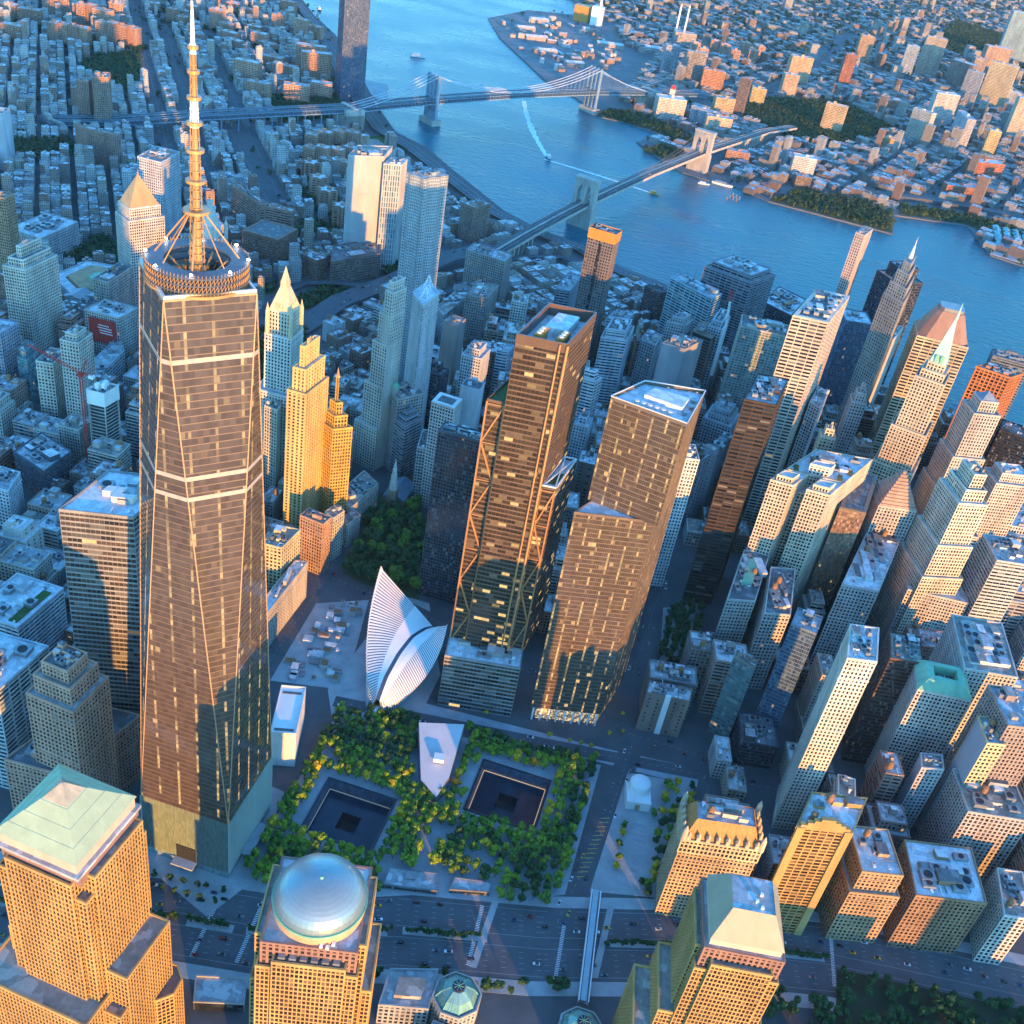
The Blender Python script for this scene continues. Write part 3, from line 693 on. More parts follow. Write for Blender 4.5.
for ki, (pts, w) in enumerate((([(252, 20), (268, 120), (272, 200), (276, 290)], 18), ([(258, 290), (262, 420), (250, 560)], 16), ([(-35, 60), (-40, 300), (-70, 480)], 14), ([(-80, 300), (50, 285), (120, 268), (270, 215), (330, 215)], 15), ([(30, 150), (250, 182), (400, 205)], 12), ([(440, 280), (478, 520), (540, 800)], 14), ([(330, 300), (345, 500), (330, 700)], 10))):
    ribbon('street', pts, w, .045 + ki * .006, ROAD)
    dashes('street_marking', pts, 0, .048 + ki * .006, 2.5, 4, .12, LANE)
for k in range(14):
    mb = MB(); y = 60 + k * 4.5; mb.face([(256 + k * .5, y, .1), (263 + k * .5, y + 3, .1), (263 + k * .5, y + 3.6, .1), (256 + k * .5, y + .6, .1)]); kind(mb.build('hatch_marking', YLINE), 'structure')
# bridge approach ramps (city hall side) and riverside drive
ribbon('bridge_ramp', [(-300, 690), (-277, 747), (-263, 847), (-223, 935), (-180, 1060), (-128, 1130)], 34, 5, ROAD, skirt=5.5, zs=[1, 4, 8, 14, 20, 25])
ribbon('bridge_ramp', [(-330, 760), (-345, 830), (-330, 880), (-290, 900), (-250, 905)], 11, 5, ROAD, skirt=2, zs=[2, 3, 5, 8, 11])
ribbon('bridge_ramp', [(-150, 960), (-120, 1060), (-90, 1160), (-30, 1200), (20, 1190), (30, 1230), (-10, 1260)], 10, 5, ROAD, skirt=1.5, zs=[4, 6, 8, 9, 9, 9, 9])
for off in (-9, 0, 9): dashes('ramp_marking', [(-277, 747), (-263, 847), (-223, 935)], off, 15, 0.01, 50, .1, LINE)
FDR = [(-1155, 2620), (-1000, 2400), (-830, 2130), (-700, 1905), (-615, 1785), (-520, 1645), (-430, 1580), (-330, 1480), (-185, 1335), (-110, 1295), (-10, 1265), (50, 1215), (120, 1190), (320, 1085), (510, 965), (630, 890)]
ribbon('riverside_drive', FDR, 24, 7, ROAD, skirt=1.6)
dashes('drive_marking', FDR, 0, 7.03, 4, 6, .3, LINE); 
for off in (-11.5, 11.5): dashes('drive_edge', FDR, off, 7.05, 60, .1, .35, PAVE)
# chinatown avenues
AV = [[(-1452, 2254), (-887, 1435), (-700, 1160)], [(-1379, 2268), (-1006, 1710), (-860, 1490), (-640, 1180)], [(-1171, 2121), (-802, 1587), (-600, 1300), (-480, 1130)], [(-745, 1446), (-510, 1135), (-400, 960)]]
for ki, pts in enumerate(AV):
    ribbon('avenue', pts, 18, .04 + ki * .006, ROAD); dashes('avenue_marking', pts, 0, .08 + ki * .006, 5, 7, .3, LANE)
PARKS = [[(-1197, 1662), (-1168, 1827), (-1059, 1649), (-1000, 1520), (-1140, 1550)], [(-1010, 1110), (-932, 1195), (-860, 1150), (-930, 1060)], [(-640, 760), (-560, 800), (-540, 870), (-650, 860)],
         [(-340, 1080), (-250, 980), (-200, 1080), (-260, 1160)], [(-470, 960), (-400, 1020), (-360, 1100), (-430, 1120)], [(-790, 1700), (-700, 1830), (-600, 1700), (-690, 1560)], [(-420, 820), (-370, 860), (-350, 830), (-400, 790)], [(-330, 700), (-300, 640), (-230, 560), (-200, 600), (-250, 720), (-285, 770)], [(-325, 840), (-300, 890), (-255, 900), (-275, 850), (-300, 800)], [(-240, 960), (-200, 1060), (-150, 1130), (-170, 1160), (-260, 1010)]]
for p in PARKS: flat('park_ground', ccw(p), .06, SOIL)
BPARKS = [[(-170, 2165), (-20, 2140), (30, 2070), (90, 2130), (-60, 2250), (-150, 2230)], [(-25, 1960), (90, 1900), (120, 1960), (20, 2020)], [(275, 1803), (524, 1779), (530, 1900), (470, 1960), (330, 1920)], [(60, 2560), (300, 2340), (420, 2420), (560, 2700), (420, 2900), (200, 2750)], [(540, 1920), (690, 1960), (760, 1880), (900, 1900), (900, 1960), (690, 2030), (545, 1990)], [(700, 4300), (1100, 4200), (1300, 4900), (900, 5200)]]
for p in BPARKS: flat('shore_park', ccw(p), .06, SOIL)
ribbon('shore_road', [(480, 2010), (600, 2060), (720, 2080), (900, 2100)], 22, 9, ROAD, skirt=9)
ribbon('shore_road', [(30, 2430), (140, 2600), (300, 3300), (420, 4200)], 24, .4, ROAD)
for a in ([(-780, 3250), (-500, 3330)],): pass
flat('shipyard_ground', ccw([(-690, 3010), (-590, 2790), (-380, 2440), (-250, 2500), (-200, 2800), (-420, 3300), (-640, 3250)]), .06, ground_mat('yard_ground', (.07, .075, .08), (.2, .2, .2), .03))
flat('pier_deck', ccw([(-700, 2005), (-640, 2010), (-590, 1850), (-640, 1900)]), .5, PAVE, thick=3)
flat('ball_field', ccw([(-560, 1560), (-500, 1640), (-445, 1600), (-500, 1530)]), .08, LAWN)
flat('infield_dirt', ccw([(-535, 1570), (-505, 1600), (-480, 1575), (-510, 1548)]), .09, ROOFS[3])

# unseen blocks added off-frame west of the highway: they throw the low-sun shade on the street
SHADE = [(470, -100, 30, 22, 42), (560, -70, 28, 24, 44), (655, -70, 40, 24, 92), (770, -60, 40, 26, 70), (580, -160, 36, 20, 56)]

# ------------------------------------------------------------------ evening haze
def haze():
    mb = MB(); mb.prism([(-5200, -2700), (6200, -2700), (6200, 12200), (-5200, 12200)], -19.5, 665, bottom=True)
    mt = bpy.data.materials.new('haze_air'); mt.use_nodes = True; nt = mt.node_tree; nt.nodes.remove(nt.nodes['Principled BSDF'])
    v = nt.nodes.new('ShaderNodeVolumePrincipled'); v.inputs['Color'].default_value = (.5, .78, 1, 1); v.inputs['Density'].default_value = HAZE; v.inputs['Anisotropy'].default_value = 0.0
    nt.links.new(v.outputs[0], nt.nodes['Material Output'].inputs['Volume'])
    kind(mb.build('haze', mt), 'stuff')
HAZE = 0.000011
haze()
# ------------------------------------------------------------------ the tall glass skyscraper
def skyscraper():
    h = 31.2; zb = 57.0; zt = 417.0
    root = thing('glass_skyscraper', 'tallest skyscraper of tapering glass triangles with a ringed mast on top', 'skyscraper', (0, 0, 0))
    FOOT.append([(-h, -h), (h, -h), (h, h), (-h, h)])
    fin = glass_mat('podium_glass', (.16, .22, .22), (.26, .33, .33), rough=.25, blind=0)
    base = [(-h, -h), (h, -h), (h, h), (-h, h)]
    mb = MB(); n = 26
    for i in range(4):
        a = Vector(base[i]); b = Vector(base[(i + 1) % 4]); u = (b - a).normalized(); nn = Vector((u.y, -u.x)); L_ = (b - a).length
        mb.face([(*a, 0), (*b, 0), (*b, zb), (*a, zb)], 0, [(0, 0), (60, 0), (60, 14), (0, 14)])
        for k in range(n * 2 + 1):
            t = L_ * k / (n * 2); p = a + u * t
            mb.face([(*p, 6), (*(p + nn * .9 + u * .35), 6), (*(p + nn * .9 + u * .35), zb), (*p, zb)], 1)
    mb.build('fin_podium', [fin, wall_mat('glass_fin', (.34, .43, .42), .25, .15, .1, 0, .6)], root)
    mb = MB(); mb.prism([(-7, -h - .6), (7, -h - .6), (7, -h + .5), (-7, -h + .5)], 0, 19); lo = mb.build('lobby_opening', DARK, root)
    mb = MB(); mb.prism([(-8, -h - 7), (8, -h - 7), (8, -h - .5), (-8, -h - .5)], 5, 6.2, bottom=True); mb.build('entrance_canopy', PAVE, root)
    mb = MB(); mb.prism([(h + .5, -14), (h + 7, -14), (h + 7, 14), (h + .5, 14)], 6, 7, bottom=True); mb.build('entrance_canopy', PAVE, root)
    top = [(0, -h), (h, 0), (0, h), (-h, 0)]
    fm = MB(); sm = MB(); tr = MB()
    nf = 88
    def facet(bl, br, tl, tr_):
        """bottom-left, bottom-right, top-left, top-right (two of them may coincide)"""
        bl, br, tl, tr_ = map(Vector, (bl, br, tl, tr_))
        w = max((br - bl).length, (tr_ - tl).length); u = (br - bl) if (br - bl).length > 1 else (tr_ - tl); u = u.normalized()
        o_ = bl
        P = lambda p: ((p - o_).dot(u) / 1.52, (p.z - zb) / 4.09)
        pts = [bl, br, tr_, tl]
        if (br - bl).length < .01: pts = [bl, tr_, tl]
        if (tr_ - tl).length < .01: pts = [bl, br, tr_]
        fm.face(pts, 0, [P(p) for p in pts])
        nn = (pts[1] - pts[0]).cross(pts[2] - pts[0]).normalized() * .16
        for k in range(nf):
            f0, f1 = k / nf, (k + .14) / nf
            q = [bl.lerp(tl, f0) + nn, br.lerp(tr_, f0) + nn, br.lerp(tr_, f1) + nn, bl.lerp(tl, f1) + nn]
            if (q[1] - q[0]).length < .05 and (q[2] - q[3]).length < .05: continue
            z_ = q[0].z
            mat = 1 if any(a < z_ < b for a, b in ((383, 387), (317, 321), (305, 309))) else 0
            if mat:
                q[2] = br.lerp(tr_, (k + .62) / nf) + nn; q[3] = bl.lerp(tl, (k + .62) / nf) + nn
            sm.face(q, mat)
    for i in range(4):
        a = (*base[i], zb); b = (*base[(i + 1) % 4], zb); t = (*top[i], zt); t2 = (*top[(i + 1) % 4], zt)
        facet(a, b, t, t)               # upright triangle
        facet(b, b, t, t2)              # inverted triangle over the corner
        tr.tube(a, t, .4, 5); tr.tube(b, t, .4, 5); tr.tube(t, t2, .7, 5)
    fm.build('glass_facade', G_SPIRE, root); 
    sm.build('floor_band', [wall_mat('floor_edge', (.2, .14, .1), .4, .2, .1, 0, .5), wall_mat('louver_band', (.42, .36, .32), .5, .2, .4)], root)
    tr.build('edge_trim', wall_mat('edge_steel', (.46, .3, .18), .4, .15, .1, 0, .5), root)
    mb = MB(); ti = offset(top, -1.2)
    for i in range(4):
        j = (i + 1) % 4
        mb.face([(*top[i], zt), (*top[j], zt), (*top[j], zt + 2.2), (*top[i], zt + 2.2)]); mb.face([(*top[i], zt + 2.2), (*top[j], zt + 2.2), (*ti[j], zt + 2.2), (*ti[i], zt + 2.2)]); mb.face([(*ti[j], zt - 3), (*ti[i], zt - 3), (*ti[i], zt + 2.2), (*ti[j], zt + 2.2)])
    mb.build('parapet', STEEL, root, smooth=False)
    mb = MB(); mb.face([(*p, zt - 3) for p in ti]); mb.build('roof', ROOFS[2], root)
    RD = wall_mat('ring_deck', (.09, .10, .13), .5, .3, .3); rg = None
    for k, z in enumerate((426.5, 423, 419.5)):
        mb = MB(); mb.ring(0, 0, z, z + .7, 15.5 + (0 if k == 0 else 2), 24.6, 56); r_ = mb.build('antenna_ring', RD, root); rg = rg or r_
    mb = MB()
    for k in range(84):
        a = 2 * math.pi * k / 84; c, s = math.cos(a), math.sin(a)
        mb.tube((24.3 * c, 24.3 * s, 417.6), (24.3 * c, 24.3 * s, 428.6), .18, 4)
        a2 = 2 * math.pi * (k + 1) / 84
        for z in (420, 423.5): mb.tube((24.3 * c, 24.3 * s, z), (24.3 * math.cos(a2), 24.3 * math.sin(a2), z + 3), .15, 4)
    mb.build('ring_lattice', GOLD, rg)
    mb = MB(); mb.ring(0, 0, 417, 418.4, 23, 25, 56); mb.build('ring_beam', GOLD, rg)
    lm, nt, p = newmat('beacon_lamp'); p.inputs['Emission Color'].default_value = (1, .93, .8, 1); p.inputs['Emission Strength'].default_value = 4
    for k in range(8):
        a = math.pi / 8 + k * math.pi / 4; mb = MB(); mb.dome(23.8 * math.cos(a), 23.8 * math.sin(a), 428.6, .75, .8, 8, 3); mb.build('beacon', lm, rg)
    mb = MB()
    for k in range(8):
        a = 2 * math.pi * k / 8; c, s = math.cos(a), math.sin(a); mb.tube((15 * c, 15 * s, 425), (4 * c, 4 * s, 416), .5, 4); mb.tube((15.5 * c, 15.5 * s, 416), (22 * c, 22 * s, 419), .6, 4)
    for k in range(18):
        rr = random.Random(k); a = rr.random() * 6.28; r_ = rr.uniform(5, 13); mb.box(r_ * math.cos(a) - 1, r_ * math.sin(a) - 1, 414, r_ * math.cos(a) + 1, r_ * math.sin(a) + 1, 414 + rr.uniform(2, 7))
    mb.build('roof_plant', GOLD, root)
    prof = [(414, 4.2), (434, 3.6), (450, 3.0), (452, 2.9), (478, 2.4), (489, 2.0), (501, 1.7), (520, 1.3), (524, .9), (541, .22)]
    cols = [GOLD, GOLD, GOLD, GOLD, GOLD, WHITEP, GOLD, WHITEP, WHITEP]
    mast = thing('mast', '', '', (0, 0, 0)); mast.parent = root
    for kx in ('label', 'category'):
        del mast[kx]
    for (z0, r0), (z1, r1), mt in zip(prof, prof[1:], cols):
        mb = MB(); nseg = max(1, int((z1 - z0) / 4))
        mb.cyl(0, 0, z0, z1, r0 * .62, r1 * .62, 10, cap=False)
        for k in range(6):
            a0 = k * math.pi / 3
            mb.tube((r0 * math.cos(a0), r0 * math.sin(a0), z0), (r1 * math.cos(a0), r1 * math.sin(a0), z1), .22, 4)
        for j in range(nseg):
            f = j / nseg; z = z0 + (z1 - z0) * f; r_ = r0 + (r1 - r0) * f
            mb.ring(0, 0, z, z + .35, r_ * .6, r_ + .25, 10)
            mb.tube((r_, 0, z), (r_ * .5, r_ * .87, z + 4), .15, 4); mb.tube((0, -r_, z), (-r_ * .87, -r_ * .5, z + 4), .15, 4)
        mb.build('mast_section', mt, mast)
    for z, r_ in ((450, 6.2), (464, 4.6), (478, 4.2), (490, 3.6), (501, 3.2), (512, 2.8), (522, 2.4)):
        mb = MB(); mb.ring(0, 0, z, z + 1.4, .8, r_, 16); mb.build('mast_collar', GOLD, mast)
    for k in range(8):
        a = math.pi / 8 + k * math.pi / 4; mb = MB(); mb.tube((3.6 * math.cos(a), 3.6 * math.sin(a), 450), (19.5 * math.cos(a), 19.5 * math.sin(a), 429), .42 if k % 2 == 0 else .3, 5); mb.build('guy_stay', GOLD, root)
skyscraper()

# ------------------------------------------------------------------ the mirrored and the latticed tower
def prism_tower(root, name, poly, z0, z1, st, col, blank=()):
    mb = MB(); relief(mb, poly, z0, z1, st, blank); return mb.build(name, [ST[st][5] or CORE, WALL], root, col)
def mirrored():
    root = thing('mirrored_tower', 'mirrored glass tower with a slanted roofline, glowing copper and reflecting the sky', 'tower', (215, 235, 0))
    o = (215, 235); L_ = lambda P: [(x - o[0], y - o[1]) for x, y in P]
    up = [(189, 217), (244, 207), (250, 262), (207, 253)]; lo = [(184, 196), (241, 213.5), (247, 213), (250.5, 262.5), (206, 253.5), (188, 217.5)]
    lo = [(184, 196), (240, 212), (250.3, 262.4), (206.6, 253.4)]
    FOOT.append(lo)
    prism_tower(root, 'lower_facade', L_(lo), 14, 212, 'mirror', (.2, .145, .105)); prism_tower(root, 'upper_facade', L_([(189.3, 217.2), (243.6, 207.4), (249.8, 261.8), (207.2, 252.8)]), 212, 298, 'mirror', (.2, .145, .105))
    mb = MB(); mb.prism(offset(L_(lo), -2.5), 0, 14); mb.build('lobby', glass_mat('lobby_glass', (.3, .25, .18), (.5, .42, .3), lit=.5, litstr=1.2), root)
    for k in range(9):
        c = bil(L_(lo), .04 + k * .115, .01); mb = MB(); mb.box(c[0] - .7, c[1] - .7, 0, c[0] + .7, c[1] + .7, 14); mb.build('lobby_column', WHITEP, root)
    mb = MB(); mb.face([(*p, 212.1) for p in L_(lo)]); mb.build('terrace_roof', ROOFP, root)
    mb = MB(); mb.face([(*p, 297) for p in L_(up)]); mb.build('roof', ROOFP, root)
    q = L_(up); mb = MB(); mb.prism([bil(q, .3, .35), bil(q, .85, .3), bil(q, .85, .62), bil(q, .3, .68)], 297, 301.5); mb.build('penthouse', ROOFP, root)
    for k in range(6):
        c = bil(q, .28 + k * .09, .16); mb = MB(); mb.cyl(c[0], c[1], 297, 300, 1.9, 1.7, 12); mb.build('cooling_fan', STEEL, root)
    for s, t in ((.9, .3), (.93, .5), (.9, .7)):
        c = bil(q, s, t); mb = MB(); mb.box(c[0] - 1.5, c[1] - 2.5, 297, c[0] + 1.5, c[1] + 2.5, 299.5); mb.build('duct_unit', METAL, root)
    mb = MB()
    for a, b in zip(q, q[1:] + q[:1]): mb.tube((*a, 299.8), (*b, 299.8), .5, 4)
    mb.build('roof_edge', STEEL, root)
mirrored()
def latticed():
    root = thing('latticed_tower', 'tall office tower with lit floors and zigzag steel braces at its corners', 'tower', (140, 235, 0))
    o = (140, 235); L_ = lambda P: [(x - o[0], y - o[1]) for x, y in P]
    P = [(120, 201), (154, 205), (161, 267), (127, 263)]; sh = [(154.5, 214), (165, 215.5), (170, 262), (160.5, 261)]; pod = [(111, 184), (168, 193), (174, 262), (118, 256)]
    FOOT.append(pod)
    q = L_(P); prism_tower(root, 'facade', q, 50, 329, 'offices', (.15, .1, .07))
    prism_tower(root, 'side_wing', L_(sh), 50, 214, 'offices', (.14, .1, .08)); mb = MB(); mb.face([(*p, 214) for p in L_(sh)]); mb.build('wing_roof', ROOFP, root)
    lf = L_([(106, 205), (119.8, 206), (126, 255), (113, 254)]); prism_tower(root, 'side_wing', lf, 50, 278, 'offices', (.15, .1, .07)); mb = MB(); mb.face([(*p, 278) for p in lf]); mb.build('wing_roof', LAWN, root)
    lw = MB(); s4 = L_(sh); lw.prism([bil(s4, .2, .15), bil(s4, .8, .15), bil(s4, .8, .5), bil(s4, .2, .5)], 214, 214.6); lw.build('roof_lawn', LAWN, root)
    bx = MB()
    for a, b in ((0, 2), (1, 3)): bx.tube((*offset(s4, -1)[a], 216), (*offset(s4, -1)[b], 216), .6, 4)
    for a in range(4): bx.tube((*s4[a], 216), (*s4[(a + 1) % 4], 216), .7, 4)
    bx.build('wing_roof_truss', WHITEP, root)
    # corner braces: zigzag struts up both front corners and along the right side
    br = MB(); col_ = ORANGE
    def zig(p, d, w, n0=14, top=329):
        p = Vector(p); d = Vector(d).normalized(); nn = Vector((d.y, -d.x))
        for k in range(n0):
            z0 = 52 + k * ((top - 54) / n0); z1 = 52 + (k + 1) * ((top - 54) / n0)
            a = p + d * (0 if k % 2 == 0 else w); b = p + d * (w if k % 2 == 0 else 0)
            br.tube((*(a + nn * .9), z0), (*(b + nn * .9), z1), .8, 4); br.tube((*(p + nn * .7), z1), (*(p + d * w + nn * .7), z1), .5, 4)
        for t in (0, w): br.tube((*(p + d * t + nn * .8), 0), (*(p + d * t + nn * .8), top), .8, 4)
    u0 = Vector(q[1]) - Vector(q[0]); u1 = Vector(q[2]) - Vector(q[1])
    zig(Vector(lf[0]), u0, 12.5, 7, 278); zig(Vector(s4[0]), Vector(s4[1]) - Vector(s4[0]), 10, 5, 214); br.tube((*(Vector(q[1]) + Vector((.6, -.8))), 50), (*(Vector(q[1]) + Vector((.6, -.8))), 334), 1.1, 5); br.tube((*(Vector(q[1]) + Vector((-4.5, -1.6))), 50), (*(Vector(q[1]) + Vector((-4.5, -1.6))), 334), .8, 5)
    br.build('corner_brace', wall_mat('brace_steel', (.46, .24, .11), .45, .2, .2, .1, .4), root)
    mb = MB(); mb.face([(*p, 326) for p in q]); mb.build('roof', ROOFP, root)
    e = offset(q, .3); i_ = offset(q, -.8); mb = MB()
    for i in range(4):
        j = (i + 1) % 4; mb.face([(*e[i], 328), (*e[j], 328), (*e[j], 335), (*e[i], 335)]); mb.face([(*e[i], 335), (*e[j], 335), (*i_[j], 335), (*i_[i], 335)]); mb.face([(*i_[j], 326), (*i_[i], 326), (*i_[i], 335), (*i_[j], 335)])
    mb.build('roof_screen', wall_mat('screen_glass', (.14, .085, .06), .3, .2, .2, 0, .5), root)
    mb = MB(); mb.prism([bil(q, .3, .4), bil(q, .75, .4), bil(q, .75, .85), bil(q, .3, .85)], 326, 333); mb.build('penthouse', ROOFP, root)
    for s in (.25, .7):
        mb = MB(); mb.prism([bil(q, s, .12), bil(q, s + .16, .12), bil(q, s + .16, .36), bil(q, s, .36)], 326, 334); po = mb.build('cooling_tower', ORANGE, root)
        for t in (.17, .24, .31):
            c = bil(q, s + .08, t); f = MB(); f.cyl(c[0], c[1], 334, 335, 1.8, 1.6, 10); f.build('fan', STEEL, po)
latticed()

# ------------------------------------------------------------------ three riverside towers with crowns of copper
WFC = (.54, .33, .12)
def wfc_body(root, q, tiers):
    """tiers: (outset left/right/front/back, z0, z1)"""
    for nm, pl, z0, z1 in tiers:
        mb = MB(); relief(mb, pl, z0, z1, 'grid'); mb.face([(*p, z1) for p in pl], 2); mb.build(nm, [G_WARM, WALL, ROOFS[3]], root, WFC)
def rect(o, u, x0, y0, x1, y1):
    n = (-u[1], u[0]); return [(o[0] + u[0] * x + n[0] * y, o[1] + u[1] * x + n[1] * y) for x, y in ((x0, y0), (x1, y0), (x1, y1), (x0, y1))]
def pyramid_tower():
    c = (14.5, -157); root = thing('copper_pyramid_tower', 'golden gridded office tower under a stepped copper pyramid roof', 'tower', (*c, 0)); a = R(-4); u = (math.cos(a), math.sin(a)); O = (0, 0)
    FOOT.append([(x + c[0], y + c[1]) for x, y in rect(O, u, -34, -30, 40, 34)])
    wfc_body(root, None, [('main_shaft', rect(O, u, -18.5, -22.3, 17.5, 27), 0, 188), ('side_bay', rect(O, u, -27, -15, 25.4, 21), 0, 190), ('corner_bay', rect(O, u, -25.5, -20.4, 23.6, 25.2), 0, 176),
        ('lower_wing', rect(O, u, -34, -14, 37, 22), 0, 112), ('low_wing', rect(O, u, -40, -34, 26, 10), 0, 92), ('step_wing', rect(O, u, 24, -20, 35.5, -8), 0, 84)])
    e = rect(O, u, -22.5, -22.5, 22.5, 22.5)
    mb = MB(); relief(mb, rect(O, u, -23.3, -18.5, 21.3, 22.8), 188, 197, 'piers', parapet=0); mb.prism(rect(O, u, -22, -20.5, 22, 23.4), 188, 197.5, 1, 1); mb.build('attic_storey', [G_WARM, BROWNR], root)
    mb = MB(); mb.prism(offset(e, 1.2), 197, 199, 0, 0); mb.build('terrace', ROOFS[1], root)
    mb = MB(); mb.prism(offset(e, -.8), 199, 205.5, 0, 0); mb.build('eave_wall', wall_mat('pink_granite', (.6, .42, .32), .6, .2, .2), root)
    cp = wall_mat('copper_sheet', (.36, .44, .28), .6, .18, .15, 0, .4); pr = None
    ps = MB(); zz = [206, 210.6, 215.4, 220.5, 225.3]; sc = [1.0, .78, .55, .31, .085]
    for k in range(4):
        ps.loft([(x * sc[k], y * sc[k]) for x, y in e], zz[k], [(x * (sc[k + 1] + .012), y * (sc[k + 1] + .012)) for x, y in e], zz[k + 1], 0, 0)
    for i in range(4):
        a_, b_ = Vector((*e[i], 206)), Vector((*e[(i + 1) % 4], 206))
        for k in range(1, 22):
            f = k / 22; t = min(1, 1.9 * min(f, 1 - f)); p_ = a_.lerp(b_, f); top_ = Vector((p_.x * (1 - t * .9), p_.y * (1 - t * .9), 206 + 19.2 * t * .9)); ps.tube(p_ + Vector((0, 0, .1)), p_.lerp(top_, .97) + Vector((0, 0, .12)), .09, 3)
    ps.build('pyramid_roof', cp, root)
    mb = MB(); mb.loft([(x * .30, y * .30) for x, y in e], 220.7, [(x * .02, y * .02) for x, y in e], 228, 0, 0); mb.build('glass_apex', wall_mat('apex_glass', (.45, .38, .25), .2, .3, .3, 0, .6), root)
    for c8 in ((-40, -8), (34, 14)): 
        mb = MB(); k8 = [(c8[0] + 12 * math.cos(math.pi / 8 + i * math.pi / 4), c8[1] + 12 * math.sin(math.pi / 8 + i * math.pi / 4)) for i in range(8)]; relief(mb, k8, 0, 62, 'grid'); mb.face([(*p, 62) for p in k8], 2); mb.build('octagon_wing', [G_WARM, WALL, BROWNR], root, WFC)
pyramid_tower()
def dome_tower():
    c = (137.5, -139); root = thing('copper_dome_tower', 'golden gridded office tower under a shallow copper dome', 'tower', (*c, 0)); a = R(13.5); u = (math.cos(a), math.sin(a)); O = (0, 0)
    FOOT.append([(x + c[0], y + c[1]) for x, y in rect(O, u, -34, -34, 40, 34)])
    wfc_body(root, None, [('main_shaft', rect(O, u, -17, -27.4, 17.5, 26), 0, 166), ('side_bay', rect(O, u, -27, -18, 25.5, 20), 0, 173), ('corner_bay', rect(O, u, -25, -25.3, 23.4, 24.5), 0, 158),
        ('lower_wing', rect(O, u, -30, -14, 30.5, 24), 0, 128), ('low_wing', rect(O, u, -24, -34, 27, 10), 0, 66)])
    mb = MB(); e = rect(O, u, -23.2, -23.2, 22, 24); relief(mb, e, 158, 175.5, 'piers', parapet=.6); mb.face([(*p, 175.5) for p in e], 2); mb.build('attic_storey', [G_WARM, BROWNR, ROOFS[1]], root)
    for k in range(6):
        q_ = (-13 + k * 5.2, -24.8); p = rect(O, u, q_[0] - 1.7, q_[1] - 1.2, q_[0] + 1.7, q_[1] + 1.2); mb = MB(); mb.prism(p, 166, 168.6); mb.build('cooling_fan', METAL, root)
    cp = wall_mat('dome_copper', (.27, .35, .36), .36, .12, .1, .45, .5)
    mb = MB(); mb.cyl(0, 0, 175.5, 182, 22.4, 22.4, 48); mb.build('dome_drum', wall_mat('drum_stone', (.62, .36, .2), .6, .2, .2), root)
    mb = MB(); mb.ring(0, 0, 181.6, 183.2, 21, 23.2, 48); mb.build('dome_rim', COPPER, root)
    mb = MB(); mb.dome(0, 0, 182.6, 22.3, 14, 48, 12); mb.build('dome', cp, root, smooth=True)
    mb = MB(); mb.cyl(0, 0, 196.3, 197.6, 1.1, .6, 10); mb.build('finial', COPPER, root)
    for x, y in ((10, -21), (13, -20.5), (15, -18)):
        mb = MB(); obox(mb, (x, y), a, 1.6, 1.6, 175.6, 177.4); mb.build('roof_unit', WHITEP, root)
dome_tower()
def flat_pyramid_tower():
    c = (346, -52); root = thing('cut_pyramid_tower', 'golden gridded office tower under a cut-off copper pyramid with blue northern slope', 'tower', (*c, 0)); a = R(9); u = (math.cos(a), math.sin(a)); O = (0, 0)
    FOOT.append([(x + c[0], y + c[1]) for x, y in rect(O, u, -40, -34, 36, 34)])
    wfc_body(root, None, [('main_shaft', rect(O, u, -16, -24.8, 16, 24), 0, 146), ('side_bay', rect(O, u, -24.5, -16, 23, 19), 0, 148), ('corner_bay', rect(O, u, -23, -23, 21.8, 22), 0, 138),
        ('lower_wing', rect(O, u, -32, -22, 26, 20), 0, 92), ('low_wing', rect(O, u, -42, -30, 14, 16), 0, 72)])
    mb = MB(); e = rect(O, u, -21.6, -21, 20.4, 21.6); relief(mb, e, 138, 155, 'piers', parapet=.5); mb.face([(*p, 155) for p in e], 2); mb.build('attic_storey', [G_WARM, BROWNR, ROOFS[1]], root)
    mb = MB(); b = rect(O, u, -19.5, -19, 18.5, 19.5); mb.prism(b, 155, 160.5, 0, 0); mb.build('eave_wall', wall_mat('eave_granite', (.62, .44, .34), .6, .2, .2), root)
    t = rect(O, u, -11.5, -9.5, 11, 12); cp = wall_mat('copper_slope', (.36, .30, .2), .55, .15, .15, 0, .4)
    mb = MB(); mb.loft(offset(b, .8), 160.6, t, 176, 0, None); mb.build('pyramid_roof', cp, root)
    mb = MB(); mb.face([(*p, 175.6) for p in t]); mb.build('roof_deck', ROOFS[1], root)
    for x, y in ((2, -3), (5, -6), (4, 2)):
        mb = MB(); obox(mb, (x, y), a, 1.5, 1.5, 175.6, 177.5); mb.build('roof_unit', WHITEP, root)
flat_pyramid_tower()

